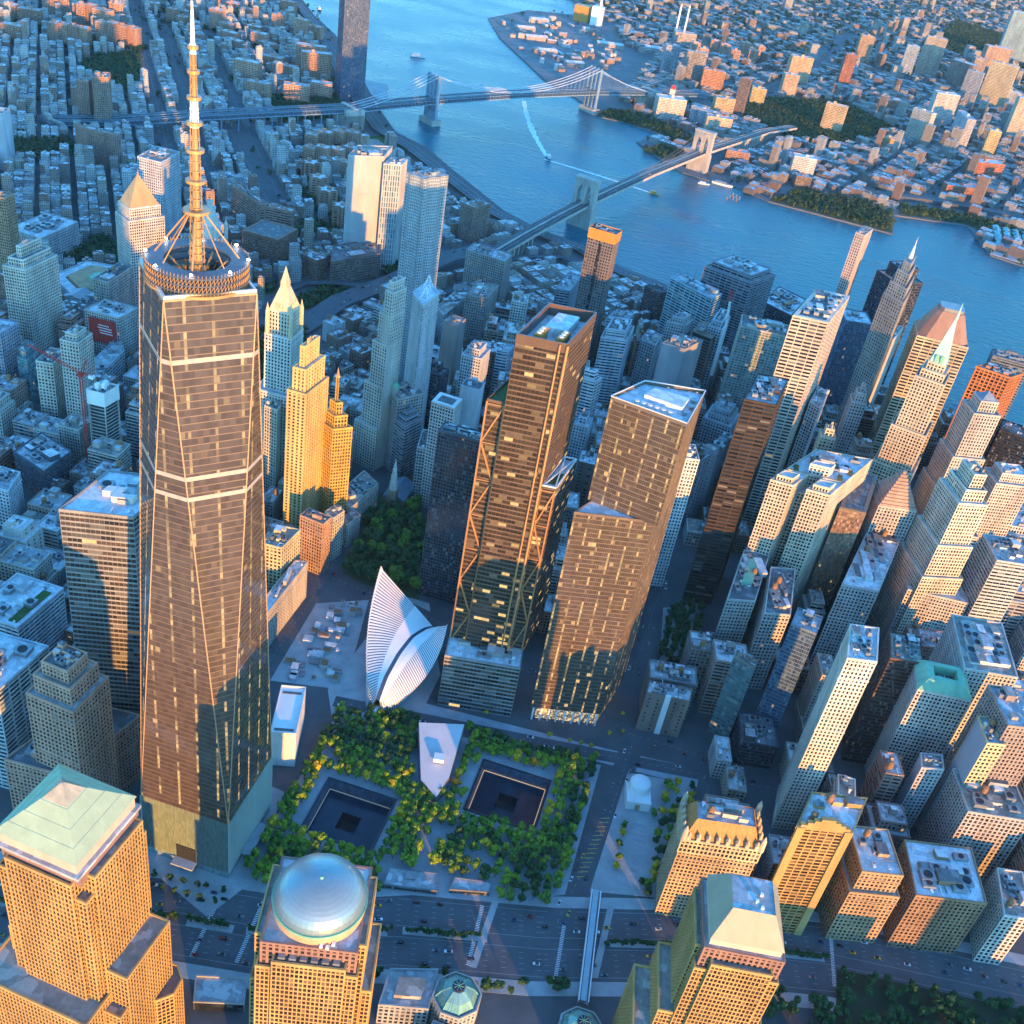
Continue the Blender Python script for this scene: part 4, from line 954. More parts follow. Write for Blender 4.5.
# ------------------------------------------------------------------ the winged transit hall
def oculus():
    root = thing('winged_hall', 'white ribbed transit hall like spread wings, split by a long skylight', 'hall', (72, 205, 0)); O = Vector((72, 205))
    FOOT.append([(35, 150), (105, 150), (105, 275), (35, 275)])
    ax = [(67.4, 147.6), (65.9, 168.5), (66.7, 194.7), (69.6, 219.4), (75.5, 238), (80, 250)]
    def axis(t):
        f = t * (len(ax) - 1); i = min(int(f), len(ax) - 2); f -= i; return Vector(ax[i]).lerp(Vector(ax[i + 1]), f) - O
    n = 46
    zsp = lambda t: 14 + 15 * math.sin(math.pi * (.12 + .76 * t))
    def edge(t, s):
        """wing edge: s=-1 towards the tall skyscraper, s=1 towards the latticed tower"""
        p = axis(t)
        if s < 0:
            tip = Vector((19.5, 270)) - O; st_ = Vector((64.0, 149)) - O; ctrl = Vector((31, 190)) - O; zt = 51
        else:
            tip = Vector((95.5, 232)) - O; st_ = Vector((70.5, 149)) - O; ctrl = Vector((107, 176)) - O; zt = 42
        q = st_ * (1 - t) ** 2 + ctrl * 2 * t * (1 - t) + tip * t ** 2
        z = 9 + (zt - 9) * (t ** 1.15)
        return (q.x, q.y, z)
    def foot(t, s):
        p = axis(min(1, t * .86)); w = 17.5 * math.sin(math.pi * min(1, .1 + t * .8)) ** .7
        return (p.x + s * w, p.y, .3)
    white = wall_mat('white_steel', (.84, .84, .83), .35, .06, .05, 0, .5)
    for s in (-1, 1):
        mb = MB()
        for k in range(n):
            t0, t1 = k / n, (k + 1) / n
            def row(t):
                p = axis(t); sp = Vector((p.x + s * 1.7, p.y, zsp(t))); e = Vector(edge(t, s))
                m_ = sp.lerp(e, .5); m_.z += 3.2 * math.sin(math.pi * t)
                return [sp.lerp(m_, f).lerp(m_.lerp(e, f), f) for f in [i / 6 for i in range(7)]]
            a, b = row(t0), row(t1)
            for i in range(6):
                f = 1.0 if i < 2 else .62
                b2 = [a[i].lerp(b[i], f), a[i + 1].lerp(b[i + 1], f)]
                mb.face([a[i], a[i + 1], b2[1], b2[0]] if s > 0 else [a[i], b2[0], b2[1], a[i + 1]])
        w = mb.build('wing_canopy', white, root, smooth=True)
        rb = MB()
        for k in range(n + 1):
            t = k / n; e = Vector(edge(t, s)); f = Vector(foot(t, s)); mid = f.lerp(e, .5); mid.z += 1.5; mid.x += s * 1.5
            pts = [f.lerp(mid, q).lerp(mid.lerp(e, q), q) for q in (0, .25, .5, .75, 1)]
            rb.path(pts, .55, 4)
            p = axis(t); sp = Vector((p.x + s * 1.7, p.y, zsp(t)))
        rb.build('rib', white, root)
        gb = MB()
        for k in range(n):
            t0, t1 = k / n, (k + 1) / n
            e0, e1, f0, f1 = Vector(edge(t0, s)), Vector(edge(t1, s)), Vector(foot(t0, s)), Vector(foot(t1, s))
            gb.face([f0 * 1, f1, f1.lerp(e1, .93), f0.lerp(e0, .93)])
            p0_, p1_ = axis(t0), axis(t1); gb.face([Vector((p0_.x + s * 1.7, p0_.y, zsp(t0) - 1)), Vector((p1_.x + s * 1.7, p1_.y, zsp(t1) - 1)), e1 - Vector((0, 0, 1)), e0 - Vector((0, 0, 1))])
        gb.build('rib_glazing', wall_mat('rib_shade', (.2, .23, .26), .3, .15, .2, 0, .5), root)
    mb = MB()
    for k in range(n):
        a, b = axis(k / n), axis((k + 1) / n); mb.face([(a.x - 1.7, a.y, zsp(k / n) - .5), (a.x + 1.7, a.y, zsp(k / n) - .5), (b.x + 1.7, b.y, zsp((k + 1) / n) - .5), (b.x - 1.7, b.y, zsp((k + 1) / n) - .5)])
    mb.build('skylight', wall_mat('skylight_glass', (.07, .1, .14), .15, .2, .2, 0, .6), root)
    mb = MB(); mb.dome(axis(0).x, axis(0).y + 1, .2, 9, 9, 24, 6); mb.build('entrance_shell', white, root, smooth=True)
oculus()
def museum():
    P = [(105.2, 139.5), (140.4, 150.9), (144.9, 100.9), (141.5, 80.1), (125.3, 90.4)]; c = (127, 116)
    root = thing('museum_pavilion', 'tapered silver museum pavilion between the two black pools', 'pavilion', (*c, 0)); q = [(x - c[0], y - c[1]) for x, y in P]; q = ccw(q); FOOT.append(P)
    hz = lambda p: 9 + 10 * (p[1] + 42) / 70
    mb = MB()
    for i in range(len(q)):
        a, b = q[i], q[(i + 1) % len(q)]; mb.face([(*a, .1), (*b, .1), (b[0] * .97, b[1] * .97, hz(b)), (a[0] * .97, a[1] * .97, hz(a))])
    mb.build('wall', wall_mat('steel_panel', (.36, .36, .37), .35, .3, .3, .4), root)
    mb = MB(); mb.face([(p[0] * .97, p[1] * .97, hz(p)) for p in q]); mb.build('roof', wall_mat('silver_panel', (.5, .52, .55), .65, .12, .08, 0), root)
    mb = MB(); obox(mb, (5, -4), R(12), 8, 7, 15, 18.5); mb.build('roof_unit', WHITEP, root)
    mb = MB(); mb.face([(10, -41, 1), (15, -42, 1), (14.5, -41, 11), (10, -40.4, 11)]); mb.build('glass_front', G_BRONZE, root)
museum()
for k, (P, lab) in enumerate((([(130.5, 0), (167, 9), (163.5, 22.5), (130.3, 14.8)], 'longer of two low flat blue-roofed pavilions among plaza trees, with a roof hatch'), ([(175, 13.5), (201.8, 21.6), (200.9, 29.8), (175.3, 24)], 'shorter of two low flat blue-roofed pavilions among plaza trees'))):
    (cx, cy), q = loc_poly(ccw(P)); root = thing('service_pavilion', lab, 'pavilion', (cx, cy, 0), 'low pavilions among the plaza trees'); FOOT.append(P)
    mb = MB(); relief(mb, q, 0, 4.6, 'dark', parapet=.5); mb.build('wall', [G_BLACK, WALL], root, (.2, .21, .22)); mb = MB(); mb.face([(*p, 4.6) for p in q]); mb.build('roof', ROOFS[1], root)
    if k == 0: mb = MB(); mb.prism([bil(q, .36, .45), bil(q, .56, .45), bil(q, .56, .9), bil(q, .36, .9)], 4.6, 5.6); mb.build('roof_hatch', METAL, root)
def drum_church():
    root = thing('drum_church', 'round white drum building on a square base in the raised park', 'church', (285, 150, 0)); FOOT.append([(272, 138), (298, 138), (298, 164), (272, 164)])
    mb = MB(); mb.prism(rect((0, 0), (math.cos(R(12)), math.sin(R(12))), -9.5, -13, 9.5, 6), .2, 9); mb.build('base', WHITEP, root)
    mb = MB(); mb.cyl(0, 2, 9, 15, 8.6, 8.4, 32); mb.build('drum', WHITEP, root, smooth=False)
    mb = MB(); mb.dome(0, 2, 15, 8.4, 3.2, 32, 5); mb.build('dome', WHITEP, root, smooth=True)
    mb = MB(); mb.prism([(-4, -13.2), (4, -13.2), (4, -12.8), (-4, -12.8)], .4, 6.5); mb.build('portal', wall_mat('tan_hoarding', (.5, .36, .2), .7), root)
drum_church()
def footbridge():
    root = thing('footbridge', 'long glass-roofed pale footbridge crossing the highway', 'bridge', (272, 48, 0)); a = Vector((0, 0)); b = Vector((9, -84)); d = (b - a); L_ = d.length; d.normalize(); q = Vector((-d.y, d.x))
    def sl(name, w, z0, z1, m_): mb = MB(); mb.prism([tuple(a - q * w), tuple(b - q * w), tuple(b + q * w), tuple(a + q * w)], z0, z1, bottom=True); mb.build(name, m_, root)
    sl('deck', 3.2, 5.4, 6.2, METAL); sl('walkway_roof', 1.9, 9.6, 9.9, wall_mat('bridge_glass', (.32, .42, .46), .2, .15, .3, 0, .5))
    for s in (-1, 1):
        mb = MB(); mb.prism([tuple(a + q * s * 3.1), tuple(b + q * s * 3.1), tuple(b + q * (s * 3.1 + .7)), tuple(a + q * (s * 3.1 + .7))][::1 if s > 0 else 1], 5.2, 9.4); mb.build('side_truss', WHITEP, root)
    for t in (.08, .35, .62, .9):
        p = a + d * L_ * t; mb = MB(); mb.box(p.x - 1, p.y - 1, 0, p.x + 1, p.y + 1, 5.4); mb.build('pier', PAVE, root)
footbridge()
def winter_dome(c, r, lab, z=21):
    root = thing('glass_dome_hall', lab, 'hall', (*c, 0)); FOOT.append([(c[0] - r - 4, c[1] - r - 4), (c[0] + r + 4, c[1] - r - 4), (c[0] + r + 4, c[1] + r + 4), (c[0] - r - 4, c[1] + r + 4)])
    k8 = lambda s: [(s * r * math.cos(math.pi / 8 + i * math.pi / 4), s * r * math.sin(math.pi / 8 + i * math.pi / 4)) for i in range(8)]
    mb = MB(); relief(mb, k8(1.12), 0, z, 'punch'); mb.face([(*p, z) for p in k8(1.12)], 2); mb.build('drum_wall', [G_DARK, WALL, ROOFS[1]], root, (.42, .4, .36))
    mb = MB(); mb.loft(k8(1), z, k8(.74), z + 6, 0); mb.loft(k8(.74), z + 6, k8(.34), z + 10, 0, 0); mb.build('dome', wall_mat('verdigris_dome', (.20, .40, .38), .4, .3, .3, .3, .5), root)
    mb = MB()
    for s0, s1, za, zb in ((1, .74, z, z + 6), (.74, .34, z + 6, z + 10)):
        for p, p2 in zip(k8(s0), k8(s1)): mb.tube((*p, za), (*p2, zb), .35, 4)
    for k in range(40):
        a = 2 * math.pi * k / 40; mb.tube((r * .93 * math.cos(a), r * .93 * math.sin(a), z + .6), (r * .69 * math.cos(a), r * .69 * math.sin(a), z + 6.4), .14, 3)
    mb.build('dome_rib', COPPER, root)
    mb = MB(); mb.cyl(0, 0, z + 9.8, z + 11.2, r * .3, r * .27, 20); lo = mb.build('lantern', GRAN, root)
    mb = MB()
    for k in range(8): a = k * math.pi / 4; mb.tube((0, 0, z + 11.4), (r * .25 * math.cos(a), r * .25 * math.sin(a), z + 11.3), .2, 4)
    mb.build('lantern_spoke', COPPER, lo)
winter_dome((205, -70), 13.5, 'octagonal green glass dome with a dark round lantern beside the highway', 24)
winter_dome((283, -62), 13, 'octagonal teal dome at the near end of the footbridge', 20)
for P, H_, lab, pl in (([(162, -90), (191, -82), (188, -56), (160, -66)], 20, 'low hall with a tan roof panel beside the octagonal green dome', 1), ([(49, -106), (78, -97), (84, -112), (56, -121)], 9, 'low oval-cornered grey roofed pavilion between the two golden towers', 0), ([(196, -100), (212, -100), (212, -86), (196, -86)], 16, 'low grey hall beneath the octagonal green dome', 1)):
    (cx, cy), q = loc_poly(P); root = thing('low_hall', lab, 'hall', (cx, cy, 0)); FOOT.append(P)
    mb = MB(); relief(mb, q, 0, H_, 'punch'); mb.build('facade', [G_DARK, WALL], root, (.36, .36, .36)); mb = MB(); mb.face([(*p, H_) for p in q]); mb.build('roof', ROOFS[1], root)
    if pl: mb = MB(); mb.prism([bil(q, .25, .2), bil(q, .8, .2), bil(q, .8, .7), bil(q, .25, .7)], H_, H_ + 4); mb.build('roof_panel', ROOFS[3], root)
def gothic_hotel():   # ornate tower beside the raised park
    P = [(316, 52), (367, 63), (362, 92), (312, 80)]; (cx, cy), q = loc_poly(P); root = thing('ornate_tower', 'ornate gothic stone tower under an orange copper mansard with gabled dormers', 'tower', (cx, cy, 0)); FOOT.append(P); col = (.54, .38, .22)
    mb = MB(); relief(mb, q, 0, 70, 'punch2'); mb.build('facade', [G_DARK, WALL], root, col)
    mb = MB(); e = offset(q, .9); relief(mb, e, 70.5, 83, 'punch2', parapet=.8); mb.face([(*p, 83) for p in e], 1); mb.build('arcade_storey', [G_DARK, WALL], root, (.66, .5, .3))
    t = offset(q, -6.5); mb = MB(); mb.loft(offset(q, -.4), 83.5, t, 97, 0, None); mb.build('mansard_roof', wall_mat('copper_tile', (.52, .24, .08), .6, .3, .5), root); mb = MB(); mb.face([(*p, 96) for p in t]); mb.build('roof', ROOFS[1], root)
    for i, nn_ in ((0, 8), (3, 5), (1, 5)):
        for k in range(nn_):
            f = (k + .5) / nn_; a = e[i]; b = e[(i + 1) % 4]; c = (a[0] * (1 - f) + b[0] * f, a[1] * (1 - f) + b[1] * f); c = (c[0] * .97, c[1] * .95)
            mb = MB(); obox(mb, c, R(12), 2.6, 2.6, 83, 87.5); mb.cyl(c[0], c[1], 87.5, 91, 1.7, .05, 4, cap=False); mb.build('dormer', WALL, root, (.6, .48, .34))
    for p in e:
        mb = MB(); mb.cyl(p[0] * .97, p[1] * .97, 83, 92, 2.2, 1.8, 8); mb.cyl(p[0] * .97, p[1] * .97, 92, 97, 1.9, .05, 8, cap=False); mb.build('corner_turret', WALL, root, (.6, .48, .34))
    roof_kit(root, t, 96, 8, 1, (.5, .42, .34), random.Random(5))
gothic_hotel()
def chapel():
    root = thing('chapel', 'old brown stone chapel with a tall white steeple among dark trees', 'church', (-25, 425, 0)); FOOT.append([(-40, 405), (0, 405), (0, 450), (-40, 450)])
    mb = MB(); mb.prism([(-11, 2), (11, 2), (11, 36), (-11, 36)], 0, 12); mb.build('nave_wall', WALL, root, (.34, .27, .2))
    mb = MB(); mb.face([(-12, 1.5, 12), (-12, 37, 12), (0, 37, 19), (0, 1.5, 19)][::-1]); mb.face([(12, 1.5, 12), (12, 37, 12), (0, 37, 19), (0, 1.5, 19)]); mb.face([(-12, 1.5, 12), (12, 1.5, 12), (0, 1.5, 19)]); mb.face([(12, 37, 12), (-12, 37, 12), (0, 37, 19)]); mb.build('nave_roof', SLATE, root)
    mb = MB(); mb.box(-4.5, -7, 0, 4.5, 2, 27); mb.build('tower', WALL, root, (.38, .28, .18))
    mb = MB(); z = 27
    for r_, h_ in ((4.2, 9), (3.4, 8), (2.5, 7)): mb.cyl(0, -2.5, z, z + h_, r_, r_ * .92, 8); z += h_
    mb.cyl(0, -2.5, z, z + 13, 2.0, .08, 8, cap=False); mb.build('steeple', WALL, root, (.66, .62, .55))
chapel()
def gothic_crown():   # the terracotta gothic skyscraper
    P = [(-157, 398), (-131, 398), (-131, 424), (-157, 424)]; (cx, cy), q = loc_poly(P); root = thing('gothic_skyscraper', 'white and gold terracotta skyscraper with a gothic pyramid crown and corner pinnacles', 'skyscraper', (cx, cy, 0)); FOOT.append(offset(P, 8)); col = (.74, .7, .64)
    prism_tower(root, 'lower_block', offset(q, 7), 0, 118, 'piers', col); mb = MB(); mb.face([(*p, 118) for p in offset(q, 7)]); mb.build('shoulder_roof', ROOFS[1], root)
    prism_tower(root, 'shaft', q, 118, 176, 'piers', col); e = offset(q, -2.5); prism_tower(root, 'upper_shaft', e, 176, 200, 'piers', (.72, .64, .5)); mb = MB(); mb.face([(*p, 176) for p in q]); mb.build('terrace', ROOFS[1], root)
    z = 200; g = wall_mat('gold_terracotta', (.68, .55, .34), .55, .3, .3)
    mb = MB(); mb.loft(offset(e, .4), z, [(x * .34, y * .34) for x, y in e], z + 22, 0, 0); mb.build('crown_roof', g, root)
    mb = MB(); k8 = [(x * .32, y * .32) for x, y in e]; mb.prism(k8, z + 22, z + 28, 0, 0); mb.loft([(x * .28, y * .28) for x, y in e], z + 28, [(0, 0)] * 4, z + 42, 0); mb.build('crown_lantern', g, root)
    for sx in (-1, 1):
        for sy in (-1, 1):
            p = q[0] if (sx, sy) == (-1, -1) else q[1] if (sx, sy) == (1, -1) else q[2] if (sx, sy) == (1, 1) else q[3]
            mb = MB(); mb.cyl(p[0] * .9, p[1] * .9, 176, 198, 2.3, 2.0, 8); mb.cyl(p[0] * .9, p[1] * .9, 198, 208, 2.2, .05, 8, cap=False); mb.build('pinnacle', g, root)
    for i in range(4):
        for f in (.3, .5, .7):
            a, b = e[i], e[(i + 1) % 4]; c = (a[0] * (1 - f) + b[0] * f, a[1] * (1 - f) + b[1] * f); mb = MB(); mb.box(c[0] * .9 - .9, c[1] * .9 - .9, z, c[0] * .9 + .9, c[1] * .9 + .9, z + 5); mb.cyl(c[0] * .9, c[1] * .9, z + 5, z + 9, 1.2, .05, 4, cap=False); mb.build('dormer', g, root)
gothic_crown()
def municipal():
    P0 = (-376, 698); root = thing('wedding_cake_tower', 'white stone civic tower of stacked colonnades under a gilded statue, behind the mast', 'tower', (*P0, 0)); FOOT.append([(P0[0] - 40, P0[1] - 20), (P0[0] + 40, P0[1] - 20), (P0[0] + 40, P0[1] + 30), (P0[0] - 40, P0[1] + 30)])
    col = (.64, .6, .54)
    q = [(-38, -14), (38, -14), (38, 22), (-38, 22)]; prism_tower(root, 'main_block', q, 0, 100, 'punch2', col); mb = MB(); mb.face([(*p, 100) for p in q]); mb.build('roof', ROOFS[1], root)
    prism_tower(root, 'tower_base', [(-15, -18), (15, -18), (15, 12), (-15, 12)], 100, 122, 'piers', col)
    mb = MB(); z = 122
    for r_, h_ in ((12.5, 14), (9.5, 12), (6.5, 10), (3.5, 8)):
        mb.cyl(0, -3, z, z + h_, r_, r_, 16); mb.ring(0, -3, z + h_ - 1, z + h_ + .4, r_ * .8, r_ + .8, 16); z += h_
    mb.build('colonnade_tower', WALL, root, col)
    for sx in (-14, 14):
        for sy in (-16, 10): mb = MB(); mb.cyl(sx, sy, 122, 136, 2.6, 2.4, 10); mb.cyl(sx, sy, 136, 142, 2.4, .1, 10, cap=False); mb.build('corner_turret', WALL, root, col)
    mb = MB(); mb.cyl(0, -3, z, z + 9, 1.0, .3, 8); mb.build('statue', GOLD, root)
municipal()
def hexagon_court():
    pts = [(-578, 660), (-532, 629), (-478, 643), (-470, 700), (-512, 735), (-570, 722)]
    P = ccw(pts); (cx, cy), q = loc_poly(P); root = thing('hexagonal_courthouse', 'grey six-sided courthouse with a columned portico and orange inner roofs', 'courthouse', (cx, cy, 0)); FOOT.append(P)
    prism_tower(root, 'facade', q, 0, 30, 'piers', (.46, .48, .5)); mb = MB(); i1 = offset(q, -13)
    for i in range(6):
        j = (i + 1) % 6; mb.face([(*q[i], 30), (*q[j], 30), (*i1[j], 30), (*i1[i], 30)])
    mb.build('roof', ROOFS[0], root)
    mb = MB(); mb.prism(offset(q, -15), 0, 33, 0, 0); mb.build('inner_block', WALL, root, (.5, .3, .16)); mb = MB(); mb.cyl(0, 0, 33, 36, 14, 13, 20); mb.build('rotunda', COPPER, root)
    mb = MB(); mb.box(-16, -62, 24, 16, -34, 28); mb.face([(-16, -62, 28), (16, -62, 28), (0, -62, 34)]); mb.face([(-16, -62, 28), (0, -62, 34), (0, -34, 34), (-16, -34, 28)]); mb.face([(0, -62, 34), (16, -62, 28), (16, -34, 28), (0, -34, 34)]); po = mb.build('portico', WALL, root, (.44, .45, .47))
    for k in range(8): mb = MB(); mb.cyl(-14 + k * 4, -60, 4, 24, 1.1, 1.0, 10); mb.build('column', WALL, po, (.5, .5, .52))
    mb = MB(); mb.box(-18, -66, 0, 18, -34, 4); mb.build('steps', PAVE, po)
hexagon_court()

# ------------------------------------------------------------------ construction pit, cranes
def pit():
    rng = random.Random(11); flat('building_site', [(-27, 150), (33, 165), (8, 280), (-33, 255)], .1, PAVE)
    for k in range(46):
        s, t = rng.random(), rng.random(); q = [(-24, 156), (26, 168), (3, 270), (-29, 250)]; c = bil(q, s, t)
        if t > .45 and t < .5: continue
        w, d, h_ = rng.uniform(3, 11), rng.uniform(2.5, 8), rng.uniform(1, 6.5)
        ty = rng.random()
        if ty < .4:
            root = thing('site_cabin', 'site cabin on the building site beside the winged hall', 'cabin', (*c, .1), 'site cabins of the building site', R(12)); mb = MB(); mb.box(-w / 2, -d / 2, 0, w / 2, d / 2, 3); mb.build('body', WALLP, root, rng.choice([(.6, .6, .6), (.35, .45, .55), (.5, .45, .3)]))
            mb = MB(); mb.box(-w / 2 - .1, -d / 2 - .1, 3, w / 2 + .1, d / 2 + .1, 3.25); mb.build('roof', ROOFS[0], root)
        elif ty < .7:
            root = thing('concrete_block', 'raw concrete block rising from the building site beside the winged hall', 'concrete block', (*c, .1), 'concrete blocks of the building site', R(12)); mb = MB(); mb.box(-w / 2, -d / 2, 0, w / 2, d / 2, h_); mb.build('wall', PAVE, root); mb = MB(); mb.box(-w / 2 + .6, -d / 2 + .6, h_, w / 2 - .6, d / 2 - .6, h_ + .5); mb.build('formwork', WOOD, root)
        else:
            root = thing('material_stack', 'stack of blue-grey steel on the building site beside the winged hall', 'stack', (*c, .1), 'steel stacks of the building site', R(12)); mb = MB()
            for j in range(5): mb.box(-w / 2, -d / 2 + j * d / 5, 0, w / 2, -d / 2 + j * d / 5 + d / 8, .8 + h_ * .2)
            mb.build('beams', METAL, root)
pit()
def lattice(mb, a, b, w, n, r=.18):
    a = Vector(a); b = Vector(b); d = (b - a).normalized(); u = d.orthogonal().normalized() * w / 2; v = d.cross(u.normalized()) * w / 2
    c = [u + v, u - v, -u - v, -u + v]
    for q in c: mb.tube(a + q, b + q, r, 4)
    for k in range(n):
        p0 = a.lerp(b, k / n); p1 = a.lerp(b, (k + 1) / n)
        for i in range(4): mb.tube(p0 + c[i], p1 + c[(i + 1) % 4], r * .7, 3)
def crane():
    root = thing('tower_crane', 'red and white tower crane beside the concrete tower under construction', 'crane', (-317, 339, 0))
    mb = MB(); lattice(mb, (0, 0, 0), (0, 0, 112), 2.4, 34, .3); mb.build('mast', REDP, root)
    mb = MB(); mb.box(-2, -2, 112, 2, 2, 116); mb.build('slewing_cab', REDP, root)
    mb = MB(); lattice(mb, (0, 0, 116), (-56, 4, 128), 1.7, 18, .28); mb.build('jib', REDP, root)
    mb = MB(); lattice(mb, (0, 0, 116), (14, -1, 117), 1.7, 5, .28); mb.build('counter_jib', REDP, root)
    mb = MB(); mb.box(10, -3, 114, 15, 1, 117); mb.build('counterweight', WHITEP, root)
    mb = MB(); mb.tube((0, 0, 116), (8, 0, 132), .4, 4); mb.tube((3, 0, 116), (8, 0, 132), .4, 4); mb.tube((8, 0, 132), (-40, 3, 124.6), .12, 3); mb.tube((8, 0, 132), (13, -1, 117), .12, 3); mb.build('tie_frame', REDP, root)
    r2 = thing('boom_crane', 'white crane boom with a red tip rising among the stone towers', 'crane', (254, 800, 0))
    mb = MB(); lattice(mb, (0, 0, 60), (0, 0, 128), 2.6, 16, .35); mb.build('mast', WHITEP, r2)
    mb = MB(); lattice(mb, (0, 0, 128), (-3, 5, 158), 1.8, 10, .32); mb.build('boom', WHITEP, r2); mb = MB(); lattice(mb, (-3, 5, 158), (-4.2, 7, 171), 1.7, 5, .34); mb.build('boom_tip', REDP, r2)
    r3 = thing('roof_crane', 'orange crane arm on the dark roof near the river', 'crane', (325, 1060, 70)); mb = MB(); lattice(mb, (0, 0, 0), (14, 4, 12), 1.5, 8, .35); mb.build('boom', ORANGE, r3); mb = MB(); mb.tube((14, 4, 12), (16, 6, 0), .3, 4); mb.tube((0, 0, 0), (-12, 6, 5), .5, 4); mb.build('stay', ORANGE, r3)
crane()

def h_block():
    P = [(327, 401), (379, 401), (417, 487), (365, 478)]; (cx, cy), q = loc_poly(P); root = thing('h_shaped_tower', 'cream stone H-shaped office block, its two lit wings facing the highway with a cleft between', 'tower', (cx, cy, 0)); FOOT.append(P); col = (.62, .53, .4)
    L_ = [bil(q, 0, 0), bil(q, .38, 0), bil(q, .38, .34), bil(q, 0, .34)]; R_ = [bil(q, .62, 0), bil(q, 1, 0), bil(q, 1, .34), bil(q, .62, .34)]; B_ = [bil(q, 0, .341), bil(q, 1, .341), bil(q, 1, 1), bil(q, 0, 1)]; M_ = [bil(q, .381, .2), bil(q, .619, .2), bil(q, .619, .34), bil(q, .381, .34)]
    for nm, p, z in (('wing', L_, 164), ('wing', R_, 164), ('rear_block', B_, 164), ('link', M_, 150)):
        mb = MB(); relief(mb, p, 0, z, 'punch2'); mb.face([(*v, z) for v in p], 2); mb.build(nm, [G_DARK, WALL, ROOFS[0]], root, col)
    for p in (L_, R_):
        e = offset(p, -1.5); mb = MB(); e2 = [bil(e, .1, .05), bil(e, .9, .05), bil(e, .9, .5), bil(e, .1, .5)]; relief(mb, e2, 164, 169, 'punch2'); mb.face([(*v, 169) for v in e2], 2); mb.build('wing_attic', [G_DARK, WALL, ROOFS[0]], root, (.68, .58, .42))
    mb = MB(); p = [bil(q, .34, .36), bil(q, .68, .36), bil(q, .68, .46), bil(q, .34, .46)]; relief(mb, p, 164, 174, 'punch'); mb.face([(*v, 174) for v in p], 2); mb.build('club_house', [G_DARK, WALL, ROOFS[0]], root, (.68, .6, .52))
    for s, t in ((.1, .42), (.86, .42), (.9, .6)): mb = MB(); c = bil(q, s, t); leafy = mb.box(c[0] - 2, c[1] - 5, 164, c[0] + 2, c[1] + 5, 165.6); mb.build('roof_garden', wall_mat('garden_%d' % int(s * 100), (.2, .14, .03), .9, .5, .5), root)
    roof_kit(root, [bil(q, .02, .5), bil(q, .98, .5), bil(q, .98, .98), bil(q, .02, .98)], 164, 12, 1, (.5, .5, .5), random.Random(8))
h_block()
